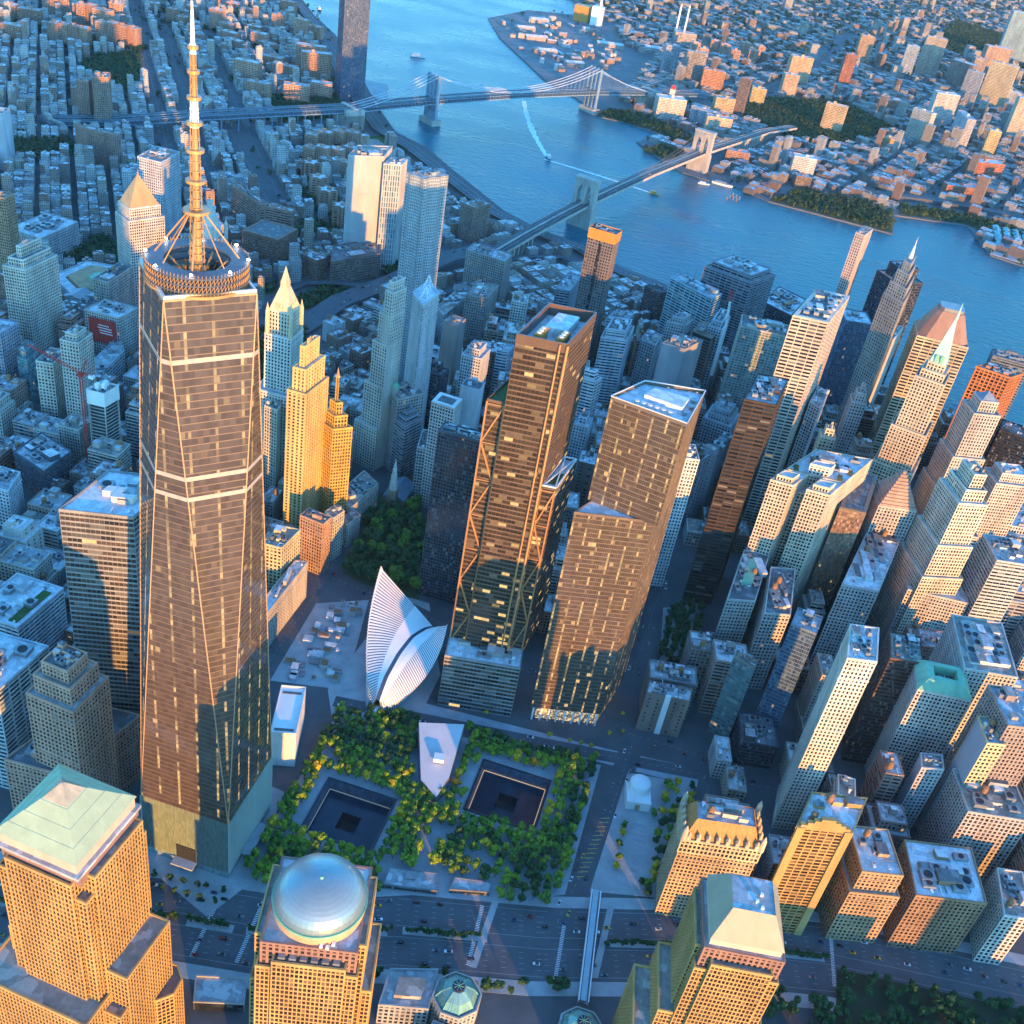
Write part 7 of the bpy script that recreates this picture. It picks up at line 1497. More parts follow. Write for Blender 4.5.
    for T in (S1, E1):
        c = T - o; mb = MB(); R_ = lambda w0, w1, l0, l1: [tuple(c + q * w0 + d * l0), tuple(c + q * w0 + d * l1), tuple(c + q * w1 + d * l1), tuple(c + q * w1 + d * l0)][::-1]
        mb.prism(R_(-24, -15, -22, 22), 0, 41); mb.prism(R_(15, 24, -22, 22), 0, 41); mb.prism(R_(-24, 24, -22, 22), 0, 30); mb.prism(R_(-25, 25, -4, 4), 41, 44, bottom=True)
        mb.build('anchorage', STONE_B, root)
    for k in range(9):
        p = S2.lerp(S1, k / 9) - o; z = 24 + 12 * k / 9
        for s in (-14, 14): mb = MB(); mb.tube((*(p + q * s), 0), (*(p + q * s), z - 2), 1.4, 6); mb.build('approach_column', BLUES, root)
    root2 = thing('arch_plaza', 'curved stone colonnade with a triumphal arch at the bridge plaza', 'arch', (-990, 1240, 0)); u = Vector((.85, -.5)); v = Vector((.5, .85))
    for k in range(-5, 6):
        if abs(k) < 2: continue
        p = u * k * 7 + v * (abs(k) * 1.6); mb = MB(); mb.cyl(p.x, p.y, 0, 12, 1.3, 1.2, 8); mb.build('column', STONE_B, root2)
    for s in (-1, 1):
        mb = MB(); p0, p1 = u * s * 12 + v * 2, u * s * 37 + v * 9
        mb.prism(ccw([tuple(p0 - v * 2), tuple(p1 - v * 2), tuple(p1 + v * 2), tuple(p0 + v * 2)]), 12, 16); mb.build('entablature', STONE_B, root2)
    mb = MB()
    for s in (-1, 1): mb.prism(ccw([tuple(u * s * 4.5 - v * 4), tuple(u * s * 10 - v * 4), tuple(u * s * 10 + v * 4), tuple(u * s * 4.5 + v * 4)]), 0, 16)
    mb.prism(ccw([tuple(u * -10 - v * 4), tuple(u * 10 - v * 4), tuple(u * 10 + v * 4), tuple(u * -10 + v * 4)]), 16, 22, bottom=True); mb.build('arch', STONE_B, root2)
steel_bridge()

BCOL = [(.34, .2, .15), (.4, .26, .19), (.46, .38, .3), (.5, .46, .4), (.55, .53, .5), (.3, .24, .21), (.38, .36, .35), (.6, .56, .5), (.42, .3, .24), (.26, .2, .18)]
def brick_windows(name, base=None):
    """wall with a grid of sash windows: one UV unit is one window bay"""
    mt, nt, p = newmat(name); L = nt.links; uv = nt.nodes.new('ShaderNodeUVMap').outputs[0]
    sx = nt.nodes.new('ShaderNodeSeparateXYZ'); L.new(uv, sx.inputs[0])
    fu = mathn(nt, 'FRACT', sx.outputs[0]); fv = mathn(nt, 'FRACT', sx.outputs[1])
    mu = mathn(nt, 'LESS_THAN', mathn(nt, 'ABSOLUTE', mathn(nt, 'SUBTRACT', fu, .5)), .21); mv = mathn(nt, 'LESS_THAN', mathn(nt, 'ABSOLUTE', mathn(nt, 'SUBTRACT', fv, .52)), .27)
    msk = mathn(nt, 'MULTIPLY', mu, mv)
    if base is None: b = nt.nodes.new('ShaderNodeObjectInfo').outputs['Color']
    else:
        # many houses in one object: a colour for each 4 m cell of its wall count
        wv = nt.nodes.new('ShaderNodeTexVoronoi'); wv.inputs['Scale'].default_value = .035; L.new(geo_pos(nt), wv.inputs['Vector']); cr = nt.nodes.new('ShaderNodeValToRGB'); sp = nt.nodes.new('ShaderNodeSeparateColor'); L.new(wv.outputs['Color'], sp.inputs[0]); L.new(sp.outputs[0], cr.inputs[0])
        cr.color_ramp.interpolation = 'CONSTANT'; el = cr.color_ramp.elements
        DM = lambda c: (*[v * base for v in c], 1)
        el[0].color = DM(BCOL[0]); el[1].position = .95; el[1].color = DM(BCOL[7])
        for k in range(1, 8): e = el.new(k * .12); e.color = DM(BCOL[k])
        b = cr.outputs[0]
    f = ramp(nt, noise(nt, .15, 4, geo_pos(nt)), .3, .7); b = mixc(nt, f, mixc(nt, 1.0, b, (.72, .72, .72), 'MULTIPLY'), b)
    fl = nt.nodes.new('ShaderNodeVectorMath'); fl.operation = 'FLOOR'; L.new(uv, fl.inputs[0]); wn_ = nt.nodes.new('ShaderNodeTexWhiteNoise'); wn_.noise_dimensions = '2D'; L.new(fl.outputs[0], wn_.inputs['Vector'])
    g = mixc(nt, wn_.outputs['Value'], (.015, .018, .022), (.10, .11, .12))
    L.new(mixc(nt, msk, b, g), p.inputs['Base Color']); L.new(mathn(nt, 'SUBTRACT', .85, mathn(nt, 'MULTIPLY', msk, .7)), p.inputs['Roughness'])
    bp = nt.nodes.new('ShaderNodeBump'); bp.invert = True; bp.inputs['Strength'].default_value = .6; bp.inputs['Distance'].default_value = .25; L.new(msk, bp.inputs['Height']); L.new(bp.outputs[0], p.inputs['Normal'])
    return mt
BW = brick_windows('brick_with_windows'); BWM = brick_windows('mixed_brick_with_windows', 1)
# ------------------------------------------------------------------ hand-placed towers and blocks
for rec in BLD: tower(*rec)
def tinted_slab():
    P = [(-700, 1838), (-672, 1800), (-632, 1840), (-662, 1884)]
    root = thing('river_tower', 'very tall blue glass tower beside the steel bridge, its top cut by the picture edge', 'tower', (-665, 1842, 0)); q = [(x + 665, y - 1842) for x, y in P]; q = ccw(q); FOOT.append(P)
    mb = MB(); relief(mb, q, 0, 258, 'blueglass'); mb.build('facade', [glass_mat('window_river_tower', (.03, .05, .10), (.12, .14, .2), lit=.01, blind=.1), WALL], root, (.10, .12, .16)); mb = MB(); mb.face([(*p, 258) for p in q]); mb.build('roof', ROOFS[1], root)
tinted_slab()
def rippled():
    rec = [r for r in BLD if r[0] == 'wavy_tower'][0]; root = [o for o in COL.objects if o.name == 'wavy_tower'][0]; (cx, cy), q = loc_poly(rec[3]); H = 265
    for c in list(root.children):
        if c.name.startswith('facade'): bpy.data.objects.remove(c)
    mb = MB(); nf = 76
    for i in range(4):
        a, b = Vector(q[i]), Vector(q[(i + 1) % 4]); u = (b - a).normalized(); nn = Vector((u.y, -u.x)); k = max(3, round((b - a).length / 2.2))
        D = lambda j, f: 0.3 + (0 if j in (0, k) else 1.3 * math.sin(j * .95 + i * 2 + .055 * f + 1.1 * math.sin(f * .085 + j * .5)))
        P = lambda j, f: (*(a + (b - a) * (j / k) + nn * D(j, f)), H * f / nf)
        for j in range(k):
            for f in range(nf): mb.face([P(j, f), P(j + 1, f), P(j + 1, f + 1), P(j, f + 1)], 0, [(j + 31 * i, f), (j + 1 + 31 * i, f), (j + 1 + 31 * i, f + 1), (j + 31 * i, f + 1)])
    mb.build('facade', BW, root, (.34, .38, .41))
rippled()
def compass(x, y):
    a = px((x, y, 0)); return a
GR = {'STAR': ('brown tower block with a pale star-shaped roof below the windowless slab', 'star-roofed tower blocks by the windowless slab'), 'KNICK': ('brown brick apartment block of the dense courtyard estate below the steel bridge', 'courtyard estate below the steel bridge'), None: ('brown brick housing slab among trees beyond the steel bridge', 'brick housing slabs among trees'), 'CROSS': ('small brown cross-shaped tower block beyond the river', 'small brown tower blocks beyond the river')}
BRICK_ST = 'punch'
def slab(name, lab, H, poly, st, col, group=None):
    rng = random.Random(repr(poly)); FOOT.append(poly); (cx, cy), q = loc_poly(poly); root = thing(name, lab, 'tower' if H > 45 else 'block', (cx, cy, 0), group)
    if group and ('star' in group):
        mb = MB()
        w = math.hypot(q[1][0] - q[0][0], q[1][1] - q[0][1]) * .5; a0 = math.atan2(q[1][1] - q[0][1], q[1][0] - q[0][0])
        st_ = []
        for k in range(12):
            r_ = w * (1.15 if k % 2 == 0 else .62); a = a0 + k * math.pi / 6; st_.append((r_ * math.cos(a), r_ * math.sin(a)))
        relief(mb, st_, 0, H, 'sparse', parapet=.6); mb.build('facade', [G_DARK, WALL], root, col); mb = MB(); mb.face([(*p, H) for p in st_]); mb.build('roof', ROOFP, root)
    else:
        mb = MB(); relief(mb, q, 0, H, st, parapet=.8); mb.build('facade', [G_DARK, WALL], root, col); mb = MB(); mb.face([(*p, H) for p in q]); mb.build('roof', rng.choice(ROOFS[:2]), root)
    mb = MB(); c = bil(q, rng.uniform(.35, .6), .5); obox(mb, c, math.atan2(q[1][1] - q[0][1], q[1][0] - q[0][0]), 7, 6, H, H + rng.uniform(3, 6)); mb.build('stair_bulkhead', WALL, root, col)
for nm, lb, H_, poly, st, col in PRJ: slab(nm, GR[lb][0], H_, poly, st, col, GR[lb][1])
for nm, lb, H_, poly, st, col in BKT:
    if lb in GR: slab(nm, GR[lb][0], H_, poly, st, col, GR[lb][1])
    else: slab(nm, lb, H_, poly, st, col)
# crown of the far round-topped tower, clock tower of the loft block, power station
def extras():
    p = BKT[0][3]; (cx, cy), q = loc_poly(p)
    root = thing('power_station', 'orange and white power station with a tall pale chimney at the far shipyard', 'power station', (-440, 3300, 0))
    for x, y, w, d_, h_, m_ in ((-20, 0, 50, 40, 48, ORANGE), (34, -22, 36, 30, 56, WHITEP), (-6, 36, 60, 30, 30, METAL)):
        mb = MB(); mb.box(x - w / 2, y - d_ / 2, 0, x + w / 2, y + d_ / 2, h_); mb.build('boiler_house', m_, root)
    mb = MB(); mb.cyl(36, 0, 0, 130, 4.5, 3.2, 12); mb.build('chimney', WHITEP, root)
    for k in range(2):
        r2 = thing('chimney_stack', 'one of two thin pale chimneys at the far shipyard', 'chimney', (-150 + k * 26, 3330 + k * 10, 0), 'thin pale chimneys'); mb = MB(); mb.cyl(0, 0, 0, 105, 3.6, 2.6, 10); mb.build('shaft', WHITEP, r2); mb = MB(); mb.cyl(0, 0, 105, 108, 2.9, 2.9, 10); mb.build('rim', METAL, r2)
    r3 = thing('clock_turret', 'small white turret with a red pointed roof on the white loft block', 'turret', (-20, 2330, 38)); mb = MB(); mb.box(-6, -6, 0, 6, 6, 22); mb.build('shaft', WALL, r3, (.66, .58, .48)); mb = MB(); mb.loft([(-7, -7), (7, -7), (7, 7), (-7, 7)], 22, [(0, 0)] * 4, 33, 0); mb.build('roof', REDP, r3)
    for k, (x, y, w, d_, a) in enumerate(((-560, 2950, 60, 26, 40), (-500, 2850, 70, 24, 38), (-430, 2700, 60, 26, 36), (-330, 2620, 54, 24, 36), (-560, 3120, 60, 30, 30), (-300, 2980, 80, 30, 20), (-200, 3060, 90, 34, 15), (-100, 3120, 110, 40, 12), (60, 3180, 130, 44, 10), (-260, 3240, 120, 36, 16))):
        root = thing('shipyard_shed', 'long low shed with a pale roof at the far shipyard', 'shed', (x, y, 0), 'sheds of the far shipyard', R(a)); mb = MB(); mb.box(-w / 2, -d_ / 2, 0, w / 2, d_ / 2, 11); mb.build('wall', WALL, root, (.36, .3, .27)); mb = MB(); mb.loft([(-w / 2, -d_ / 2), (w / 2, -d_ / 2), (w / 2, d_ / 2), (-w / 2, d_ / 2)], 11, [(-w / 2, -1), (w / 2, -1), (w / 2, 1), (-w / 2, 1)], 15, 0, 0); mb.build('roof', ROOFS[0], root)
    rs = random.Random(31); yard = [(-660, 3000), (-580, 2810), (-380, 2470), (-270, 2520), (-220, 2790), (-420, 3260), (-610, 3210)]; n_ = 0
    while n_ < 90:
        x, y = rs.uniform(-680, -200), rs.uniform(2450, 3270)
        if not in_poly(x, y, yard): continue
        n_ += 1; w, d_, h_ = rs.uniform(10, 34), rs.uniform(7, 16), rs.uniform(4, 14); root = thing('dock_shed', 'small dock building with a low gable roof on the far shipyard point', 'shed', (x, y, 0), 'small dock buildings of the far shipyard', R(rs.choice([40, 40, 130, 20]))); mb = MB(); mb.box(-w / 2, -d_ / 2, 0, w / 2, d_ / 2, h_); mb.build('wall', WALL, root, rs.choice(BCOL)); mb = MB(); mb.loft([(-w / 2, -d_ / 2), (w / 2, -d_ / 2), (w / 2, d_ / 2), (-w / 2, d_ / 2)], h_, [(-w / 2, -.5), (w / 2, -.5), (w / 2, .5), (-w / 2, .5)], h_ + 2.5, 0, 0); mb.build('roof', rs.choice(ROOFS), root)
    root = thing('pier_shed', 'teal ridged shed roofs on the long pier at the right edge', 'shed', (785, 1900, 0)); 
    mb = MB(); mb.prism([(-66, -110), (40, -130), (70, 90), (-40, 95)], -4, 1); mb.build('pier_deck', PAVE, root)
    for k in range(5):
        x0 = -54 + k * 20; mb = MB(); mb.loft([(x0, -70), (x0 + 17, -72), (x0 + 24, 70), (x0 + 7, 72)], 8, [(x0 + 8, -70), (x0 + 9, -72), (x0 + 16, 70), (x0 + 15, 72)], 11, 0, 0); mb.prism([(x0, -70), (x0 + 17, -72), (x0 + 24, 70), (x0 + 7, 72)], 1, 8); mb.build('ridged_roof', wall_mat('teal_sheet%d' % k, (.16, .42, .45), .5), root)
extras()

# off-frame riverside blocks (they shade the highway at sunset)
for k, (x, y, w, d_, h_) in enumerate(SHADE):
    root = thing('riverside_shade_block', 'unseen brown riverside block added beyond the bottom edge to shade the highway', 'building', (x, y, 0), 'unseen riverside blocks added for shade'); mb = MB(); q = [(-w / 2, -d_ / 2), (w / 2, -d_ / 2), (w / 2, d_ / 2), (-w / 2, d_ / 2)]; relief(mb, q, 0, h_, 'punch'); mb.build('facade', [G_DARK, WALL], root, (.3, .22, .18)); mb = MB(); mb.face([(*p, h_) for p in q]); mb.build('roof', ROOFS[1], root)

# ------------------------------------------------------------------ occupancy raster for the infill
CELL = 4.0; X0, Y0 = -2600.0, -300.0; NX, NY = 1300, 1900
occ = np.zeros((NX, NY), dtype=bool)
def paint(poly, grow=0.0, val=True):
    if grow:
        try: poly = offset(ccw(list(poly)), grow)
        except Exception: pass
    P = np.array(poly); i0 = max(0, int((P[:, 0].min() - X0) / CELL)); i1 = min(NX - 1, int((P[:, 0].max() - X0) / CELL) + 1); j0 = max(0, int((P[:, 1].min() - Y0) / CELL)); j1 = min(NY - 1, int((P[:, 1].max() - Y0) / CELL) + 1)
    if i1 < i0 or j1 < j0: return
    xs_ = X0 + (np.arange(i0, i1 + 1) + .5) * CELL; ys_ = Y0 + (np.arange(j0, j1 + 1) + .5) * CELL
    gx, gy = np.meshgrid(xs_, ys_, indexing='ij'); ins = np.zeros_like(gx, dtype=bool); n = len(P)
    for a in range(n):
        x1, y1 = P[a]; x2, y2 = P[a - 1]
        c = ((y1 > gy) != (y2 > gy)); 
        with np.errstate(divide='ignore', invalid='ignore'): t = (x2 - x1) * (gy - y1) / (y2 - y1) + x1
        ins ^= c & (gx < t)
    occ[i0:i1 + 1, j0:j1 + 1] |= ins
def paint_line(pts, w):
    for a, b in zip(pts, pts[1:]):
        a = Vector(a); b = Vector(b); d = (b - a).normalized(); q = Vector((-d.y, d.x)); a = a - d * w * .3; b = b + d * w * .3
        paint([tuple(a + q * w / 2), tuple(b + q * w / 2), tuple(b - q * w / 2), tuple(a - q * w / 2)])
for f in FOOT: paint(f, 3.0)
for r in PRJ: paint(r[3], 15.0)
for f in PARKS + BPARKS + [SQ, YARD, plaza]: paint(f, 3)
paint([(30, 140), (110, 160), (330, 190), (330, 225), (262, 225), (100, 290), (-40, 290), (-60, 60), (-60, -70), (60, -140), (700, 0), (800, 125), (580, 110), (340, 64), (262, 60)])
paint([(262, 55), (330, 70), (335, 200), (262, 200)]); paint([(-430, 560), (-340, 640), (-330, 760), (-420, 730)])
paint_line(HWY, 90); paint_line(FDR, 44)
for pts in AV: paint_line(pts, 24)
for pts, w in (([(-300, 690), (-277, 747), (-263, 847), (-223, 935), (-180, 1060), (-128, 1130)], 54), ([(-128, 1130), (-39, 1396)], 40), ([(110, 1900), (185, 2160), (290, 2440)], 44), ([(-1000, 1235), (-787, 1409), (-463, 1797)], 52), ([(-193, 2187), (50, 2540)], 50), ([(252, 20), (272, 200), (276, 290)], 22), ([(258, 290), (262, 420), (250, 560)], 20), ([(-35, 60), (-40, 300), (-70, 480)], 18), ([(440, 280), (478, 520), (540, 800)], 16), ([(30, 2430), (140, 2600), (300, 3300), (420, 4200)], 34), ([(480, 2010), (600, 2060), (720, 2080), (900, 2100)], 34), ([(-330, 760), (-345, 830), (-330, 880), (-290, 900), (-250, 905)], 22), ([(-150, 960), (-120, 1060), (-90, 1160), (-30, 1200), (20, 1190)], 18), ([(330, 300), (345, 500), (330, 700)], 14)): paint_line(pts, w)
paint([(-700, 3020), (-590, 2790), (-380, 2440), (-250, 2500), (-180, 2800), (-380, 3380), (-640, 3300)]); paint([(-600, 1550), (-500, 1660), (-430, 1600), (-480, 1520)])
def free(x, y, r_):
    for dx, dy in ((0, 0), (-r_, 0), (r_, 0), (0, -r_), (0, r_), (-r_ * .7, -r_ * .7), (r_ * .7, -r_ * .7), (r_ * .7, r_ * .7), (-r_ * .7, r_ * .7)):
        i = int((x + dx - X0) / CELL); j = int((y + dy - Y0) / CELL)
        if not (0 <= i < NX and 0 <= j < NY) or occ[i, j]: return False
    return True
def lots(region, ang, bw, bd, street, lw, ld, seed, x0, y0, x1, y1, drop=.04):
    """lots of a street grid turned by ang: blocks bw x bd of lots about lw x ld"""
    rng = random.Random(seed); ca, sa = math.cos(ang), math.sin(ang); out = []
    cx, cy = (x0 + x1) / 2, (y0 + y1) / 2; ext = math.hypot(x1 - x0, y1 - y0) / 2
    nb = int(ext / (bw + street)) + 1; nd = int(ext / (bd + street)) + 1
    for i in range(-nb, nb + 1):
        for j in range(-nd, nd + 1):
            u = 0
            bx, by = i * (bw + street), j * (bd + street)
            gx, gy = cx + (bx + bw / 2) * ca - (by + bd / 2) * sa, cy + (bx + bw / 2) * sa + (by + bd / 2) * ca
            if not (x0 - 90 < gx < x1 + 90 and y0 - 90 < gy < y1 + 90) or not seen(gx, gy, 10, 90): continue
            rows = max(1, round(bd / ld))
            for r_ in range(rows):
                u = 0
                while u < bw - 4:
                    w = min(lw * rng.uniform(.65, 1.5), bw - u); d_ = bd / rows
                    if w < 5: break
                    mx, my = bx + u + w / 2, by + d_ * (r_ + .5); X, Y = cx + mx * ca - my * sa, cy + mx * sa + my * ca
                    u += w
                    if x0 < X < x1 and y0 < Y < y1 and region(X, Y) and rng.random() > drop and free(X, Y, max(w, d_) * .42) and seen(X, Y, 15): out.append((X, Y, ang, w - .25, d_ * rng.uniform(.82, .985), rng))
    return out
def twice(region, ang, bw, bd, street, lw, ld, seed, x0, y0, x1, y1, drop=.04):
    a = lots(region, ang, bw, bd, street, lw, ld, seed, x0, y0, x1, y1, drop)
    for X, Y, an, w, d_, r_ in a:
        ca, sa = math.cos(an), math.sin(an); paint([(X + x * ca - y * sa, Y + x * sa + y * ca) for x, y in ((-w / 2, -d_ / 2), (w / 2, -d_ / 2), (w / 2, d_ / 2), (-w / 2, d_ / 2))], 1.5)
    b = lots(region, ang, bw * .31, bd * .45, 4, lw * .62, ld * .62, seed + 50, x0 + 17, y0 + 11, x1, y1, .1)
    for X, Y, an, w, d_, r_ in b:
        ca, sa = math.cos(an), math.sin(an); paint([(X + x * ca - y * sa, Y + x * sa + y * ca) for x, y in ((-w / 2, -d_ / 2), (w / 2, -d_ / 2), (w / 2, d_ / 2), (-w / 2, d_ / 2))], 1)
    return a + b
inman = lambda x, y: in_poly(x, y, MAN)
def shore_dist(x, y):
    r_ = 1e9
    for (a, b), (c, d) in zip(FDR, FDR[1:]):
        t = max(0, min(1, ((x - a) * (c - a) + (y - b) * (d - b)) / ((c - a) ** 2 + (d - b) ** 2))); u, v = a + (c - a) * t, b + (d - b) * t
        r_ = min(r_, ((x - u) ** 2 + (y - v) ** 2) ** .5)
    return r_ if in_poly(x, y, INLAND) else 0
INLAND = [(-9000, 200), (1500, 200)] + FDR[::-1] + [(-9000, 9000)]
class BoxMB(MB):
    def building(s, X, Y, ang, w, d, h, rng, detail=True):
        ca, sa = math.cos(ang), math.sin(ang); T = lambda x, y: (X + x * ca - y * sa, Y + x * sa + y * ca)
        q = [T(-w / 2, -d / 2), T(w / 2, -d / 2), T(w / 2, d / 2), T(-w / 2, d / 2)]
        fl = max(1, round(h / 3.4))
        for i in range(4):
            a, b = q[i], q[(i + 1) % 4]; k = max(1, round(math.hypot(b[0] - a[0], b[1] - a[1]) / 2.6)); of = rng.randint(0, 50)
            s.face([(*a, 0), (*b, 0), (*b, h), (*a, h)], 0, [(of, 0), (of + k, 0), (of + k, fl), (of, fl)])
        s.face([(*p, h) for p in q], 1)
        if detail:
            i_ = [T(-w / 2 + .4, -d / 2 + .4), T(w / 2 - .4, -d / 2 + .4), T(w / 2 - .4, d / 2 - .4), T(-w / 2 + .4, d / 2 - .4)]
            for i in range(4):
                j = (i + 1) % 4; s.face([(*q[i], h), (*q[j], h), (*q[j], h + .9), (*q[i], h + .9)], 2); s.face([(*q[i], h + .9), (*q[j], h + .9), (*i_[j], h + .9), (*i_[i], h + .9)], 2); s.face([(*i_[j], h), (*i_[i], h), (*i_[i], h + .9), (*i_[j], h + .9)], 2)
            for k in range(rng.randint(1, 3)):
                x, y = rng.uniform(-.3, .3) * w, rng.uniform(-.3, .3) * d; bw_, bd_ = rng.uniform(2, 4), rng.uniform(2, 4.5); hh = rng.uniform(1.5, 3.4)
                s.prism([T(x - bw_ / 2, y - bd_ / 2), T(x + bw_ / 2, y - bd_ / 2), T(x + bw_ / 2, y + bd_ / 2), T(x - bw_ / 2, y + bd_ / 2)], h, h + hh, 2, 1)
def mixed_roof(k=1.0, name='mixed_roofs'):
    mt, nt, p = newmat(name); L = nt.links; wv = nt.nodes.new('ShaderNodeTexVoronoi'); wv.inputs['Scale'].default_value = .05; L.new(geo_pos(nt), wv.inputs['Vector']); sp = nt.nodes.new('ShaderNodeSeparateColor'); L.new(wv.outputs['Color'], sp.inputs[0])
    c = mixc(nt, ramp(nt, sp.outputs[0], .15, .9), (.26 * k, .26 * k, .27 * k), (.8 * k, .8 * k, .8 * k)); c = mixc(nt, ramp(nt, sp.outputs[1], .72, .95), c, (.36, .2, .14)); L.new(c, p.inputs['Base Color']); p.inputs['Roughness'].default_value = .85; return mt
RM = mixed_roof()
near_things = [(-900, 1300, 'near the joined dark brown towers'), (-560, 690, 'near the six-sided courthouse'), (-410, 900, 'near the square brown headquarters'), (-620, 1650, 'near the steel bridge anchorage'), (-260, 480, 'near the red wall sign and crane'), (-150, 1000, 'by the bridge ramp'), (80, 1120, 'by the river drive'), (-1200, 1900, 'beside the brown housing slabs'), (-700, 1250, 'on the avenues under the steel bridge'), (-300, 300, 'left of the tall glass skyscraper'), (-480, 430, 'below the stepped cream tower at the left edge'), (300, 1900, 'on the far shore park'), (200, 2250, 'at the far end of the old stone bridge'), (600, 2150, 'above the shore road'), (100, 680, 'between the latticed tower and the river'), (330, 480, 'among the cream stone towers'), (480, 700, 'around the golden spire tower'), (420, 180, 'between the square and the highway'), (560, 350, 'near the right edge among tall stone towers'), (-40, 560, 'behind the black hotel tower'), (650, 600, 'at the right edge by the river'), (400, 2600, 'beside the dark far park')]
def where(x, y): return min(near_things, key=lambda t: (t[0] - x) ** 2 + (t[1] - y) ** 2)[2]
CW = {0: 'red-brown', 1: 'brick-brown', 2: 'tan', 3: 'buff', 4: 'pale grey', 5: 'dark brown', 6: 'grey', 7: 'cream', 8: 'terracotta', 9: 'dark brick'}
def infill(name, ls, hf, limit, noun, group, detail=2, stuff=None, dim=1.0, mats=None):
    ls = [(l, hf(l[0], l[1], l[5])) for l in ls]
    ls.sort(key=lambda t: (Vector((t[0][0], t[0][1], 0)) - CAM).length - t[1] * 6)
    for k, ((X, Y, ang, w, d_, rng), h) in enumerate(ls):
        if k < limit:
            ci = rng.randrange(len(BCOL)); col = tuple(v * dim for v in BCOL[ci]); rm = rng.choices([0, 1, 2, 3], [6, 3, 1, 1])[0]
            lab = '%s %s, %s roof, %s' % (CW[ci], noun, ['pale', 'grey', 'black', 'tan'][rm], where(X, Y))
            if detail == 2:
                root = thing(name, lab, 'building', (X, Y, 0), group, ang); q = [(-w / 2, -d_ / 2), (w / 2, -d_ / 2), (w / 2, d_ / 2), (-w / 2, d_ / 2)]
                st = rng.choice(['punch', 'punch', 'punch2', 'piers', 'ribbon', 'sparse'] if h < 45 else ['punch', 'punch2', 'piers', 'ribbon', 'ribbon2', 'dark'])
                mb = MB(); relief(mb, q, 0, h, st, parapet=1.0); mb.build('facade', [G_DARK, WALL], root, col); mb = MB(); mb.face([(*p, h) for p in q]); mb.build('roof', ROOFS[rm], root)
                if h > 32 and rng.random() < .5:
                    mb = MB(); q2 = offset(q, -min(w, d_) * .16); relief(mb, q2, h, h + 9, st, parapet=.8); mb.face([(*p, h + 9) for p in q2], 2); mb.build('setback', [G_DARK, WALL, ROOFS[rm]], root, col); roof_kit(root, q2, h + 9, 3, 1 if rng.random() < .5 else 0, col, rng)
                else: roof_kit(root, q, h, 5, 1 if rng.random() < .45 else 0, col, rng, .1, .9)
            else:
                mb = BoxMB(); mb.building(0, 0, 0, w, d_, h, rng); o = mb.build(name, [BW, ROOFS[rm], WALL], None, col); o.location = (X, Y, 0); o.rotation_euler = (0, 0, ang); tag(o, lab, 'building', group)
    if stuff and len(ls) > limit:
        mb = BoxMB()
        for (X, Y, ang, w, d_, rng), h in ls[limit:]: mb.building(X, Y, ang, w, d_, h, rng, detail=(X * X + Y * Y) < 3200 ** 2)
        kind(mb.build(stuff, mats or [BWM, RM, WALLP], None, (.4, .38, .36)), 'stuff')
    return len(ls)
cnt = {}
civic = lambda x, y: y < 640 and x < -60
fidi = infill('office_block', twice(lambda x, y: inman(x, y) and x > -60 and y < 1000 and not (x < 130 and y > 930), R(11), 62, 58, 11, 24, 29, 1, -60, 90, 800, 1100), lambda x, y, r_: 16 + r_.random() * 8 if x < 440 and y < 275 else r_.choice([18, 24, 30, 36, 44, 52, 60, 70]) * r_.uniform(.85, 1.1) * (.75 if y > 850 else 1), 300, 'office block', 'office blocks between the towers')
loft = infill('loft_building', twice(lambda x, y: inman(x, y) and civic(x, y), R(3), 74, 56, 13, 22, 28, 2, -760, 60, -60, 640), lambda x, y, r_: r_.choice([16, 20, 24, 28, 34, 40, 50]) * r_.uniform(.85, 1.1), 230, 'loft building', 'loft buildings beyond the tall glass skyscraper')
mid = infill('mid_block', twice(lambda x, y: inman(x, y) and -345 < x < -55 and 560 < y < 960, R(-20), 60, 50, 12, 24, 28, 12, -345, 560, -55, 960), lambda x, y, r_: r_.choice([16, 20, 26, 32, 40]) * r_.uniform(.85, 1.1), 120, 'mid-rise block', 'mid-rise blocks behind the city park')
sea = infill('waterfront_house', twice(lambda x, y: inman(x, y) and x > -330 and y > 930 and shore_dist(x, y) > 26, R(-35), 60, 40, 10, 13, 20, 3, -330, 930, 420, 1330), lambda x, y, r_: r_.uniform(11, 22), 260, 'low house', 'low houses by the river', 1)
les_reg = lambda x, y: inman(x, y) and (x < -330 or y > 1330) and not civic(x, y) and y > 560 and shore_dist(x, y) > 40
les = infill('tenement_building', twice(les_reg, R(-55), 92, 44, 8, 11, 17, 4, -1900, 560, -60, 3300), lambda x, y, r_: r_.uniform(30, 52) if r_.random() < .05 else r_.choice([8, 10, 11, 13, 14, 16, 18, 21, 26]) * r_.uniform(.85, 1.15), 300, 'tenement', 'tenements of the old quarter', 1, 'distant_tenement_mass')
inbk = lambda x, y: in_poly(x, y, BKL) and not (x < -150 and y < 3000)
bk1 = lots(lambda x, y: inbk(x, y) and y < 3300 and min((x - a) ** 2 + (y - b) ** 2 for a, b in BKL[:12]) > 40 ** 2, R(-18), 130, 50, 16, 17, 25, 5, -400, 1750, 1600, 3300, .16)
bk2 = lots(lambda x, y: inbk(x, y), R(22), 180, 56, 18, 22, 28, 6, -900, 3300, 2400, 7200, .42)
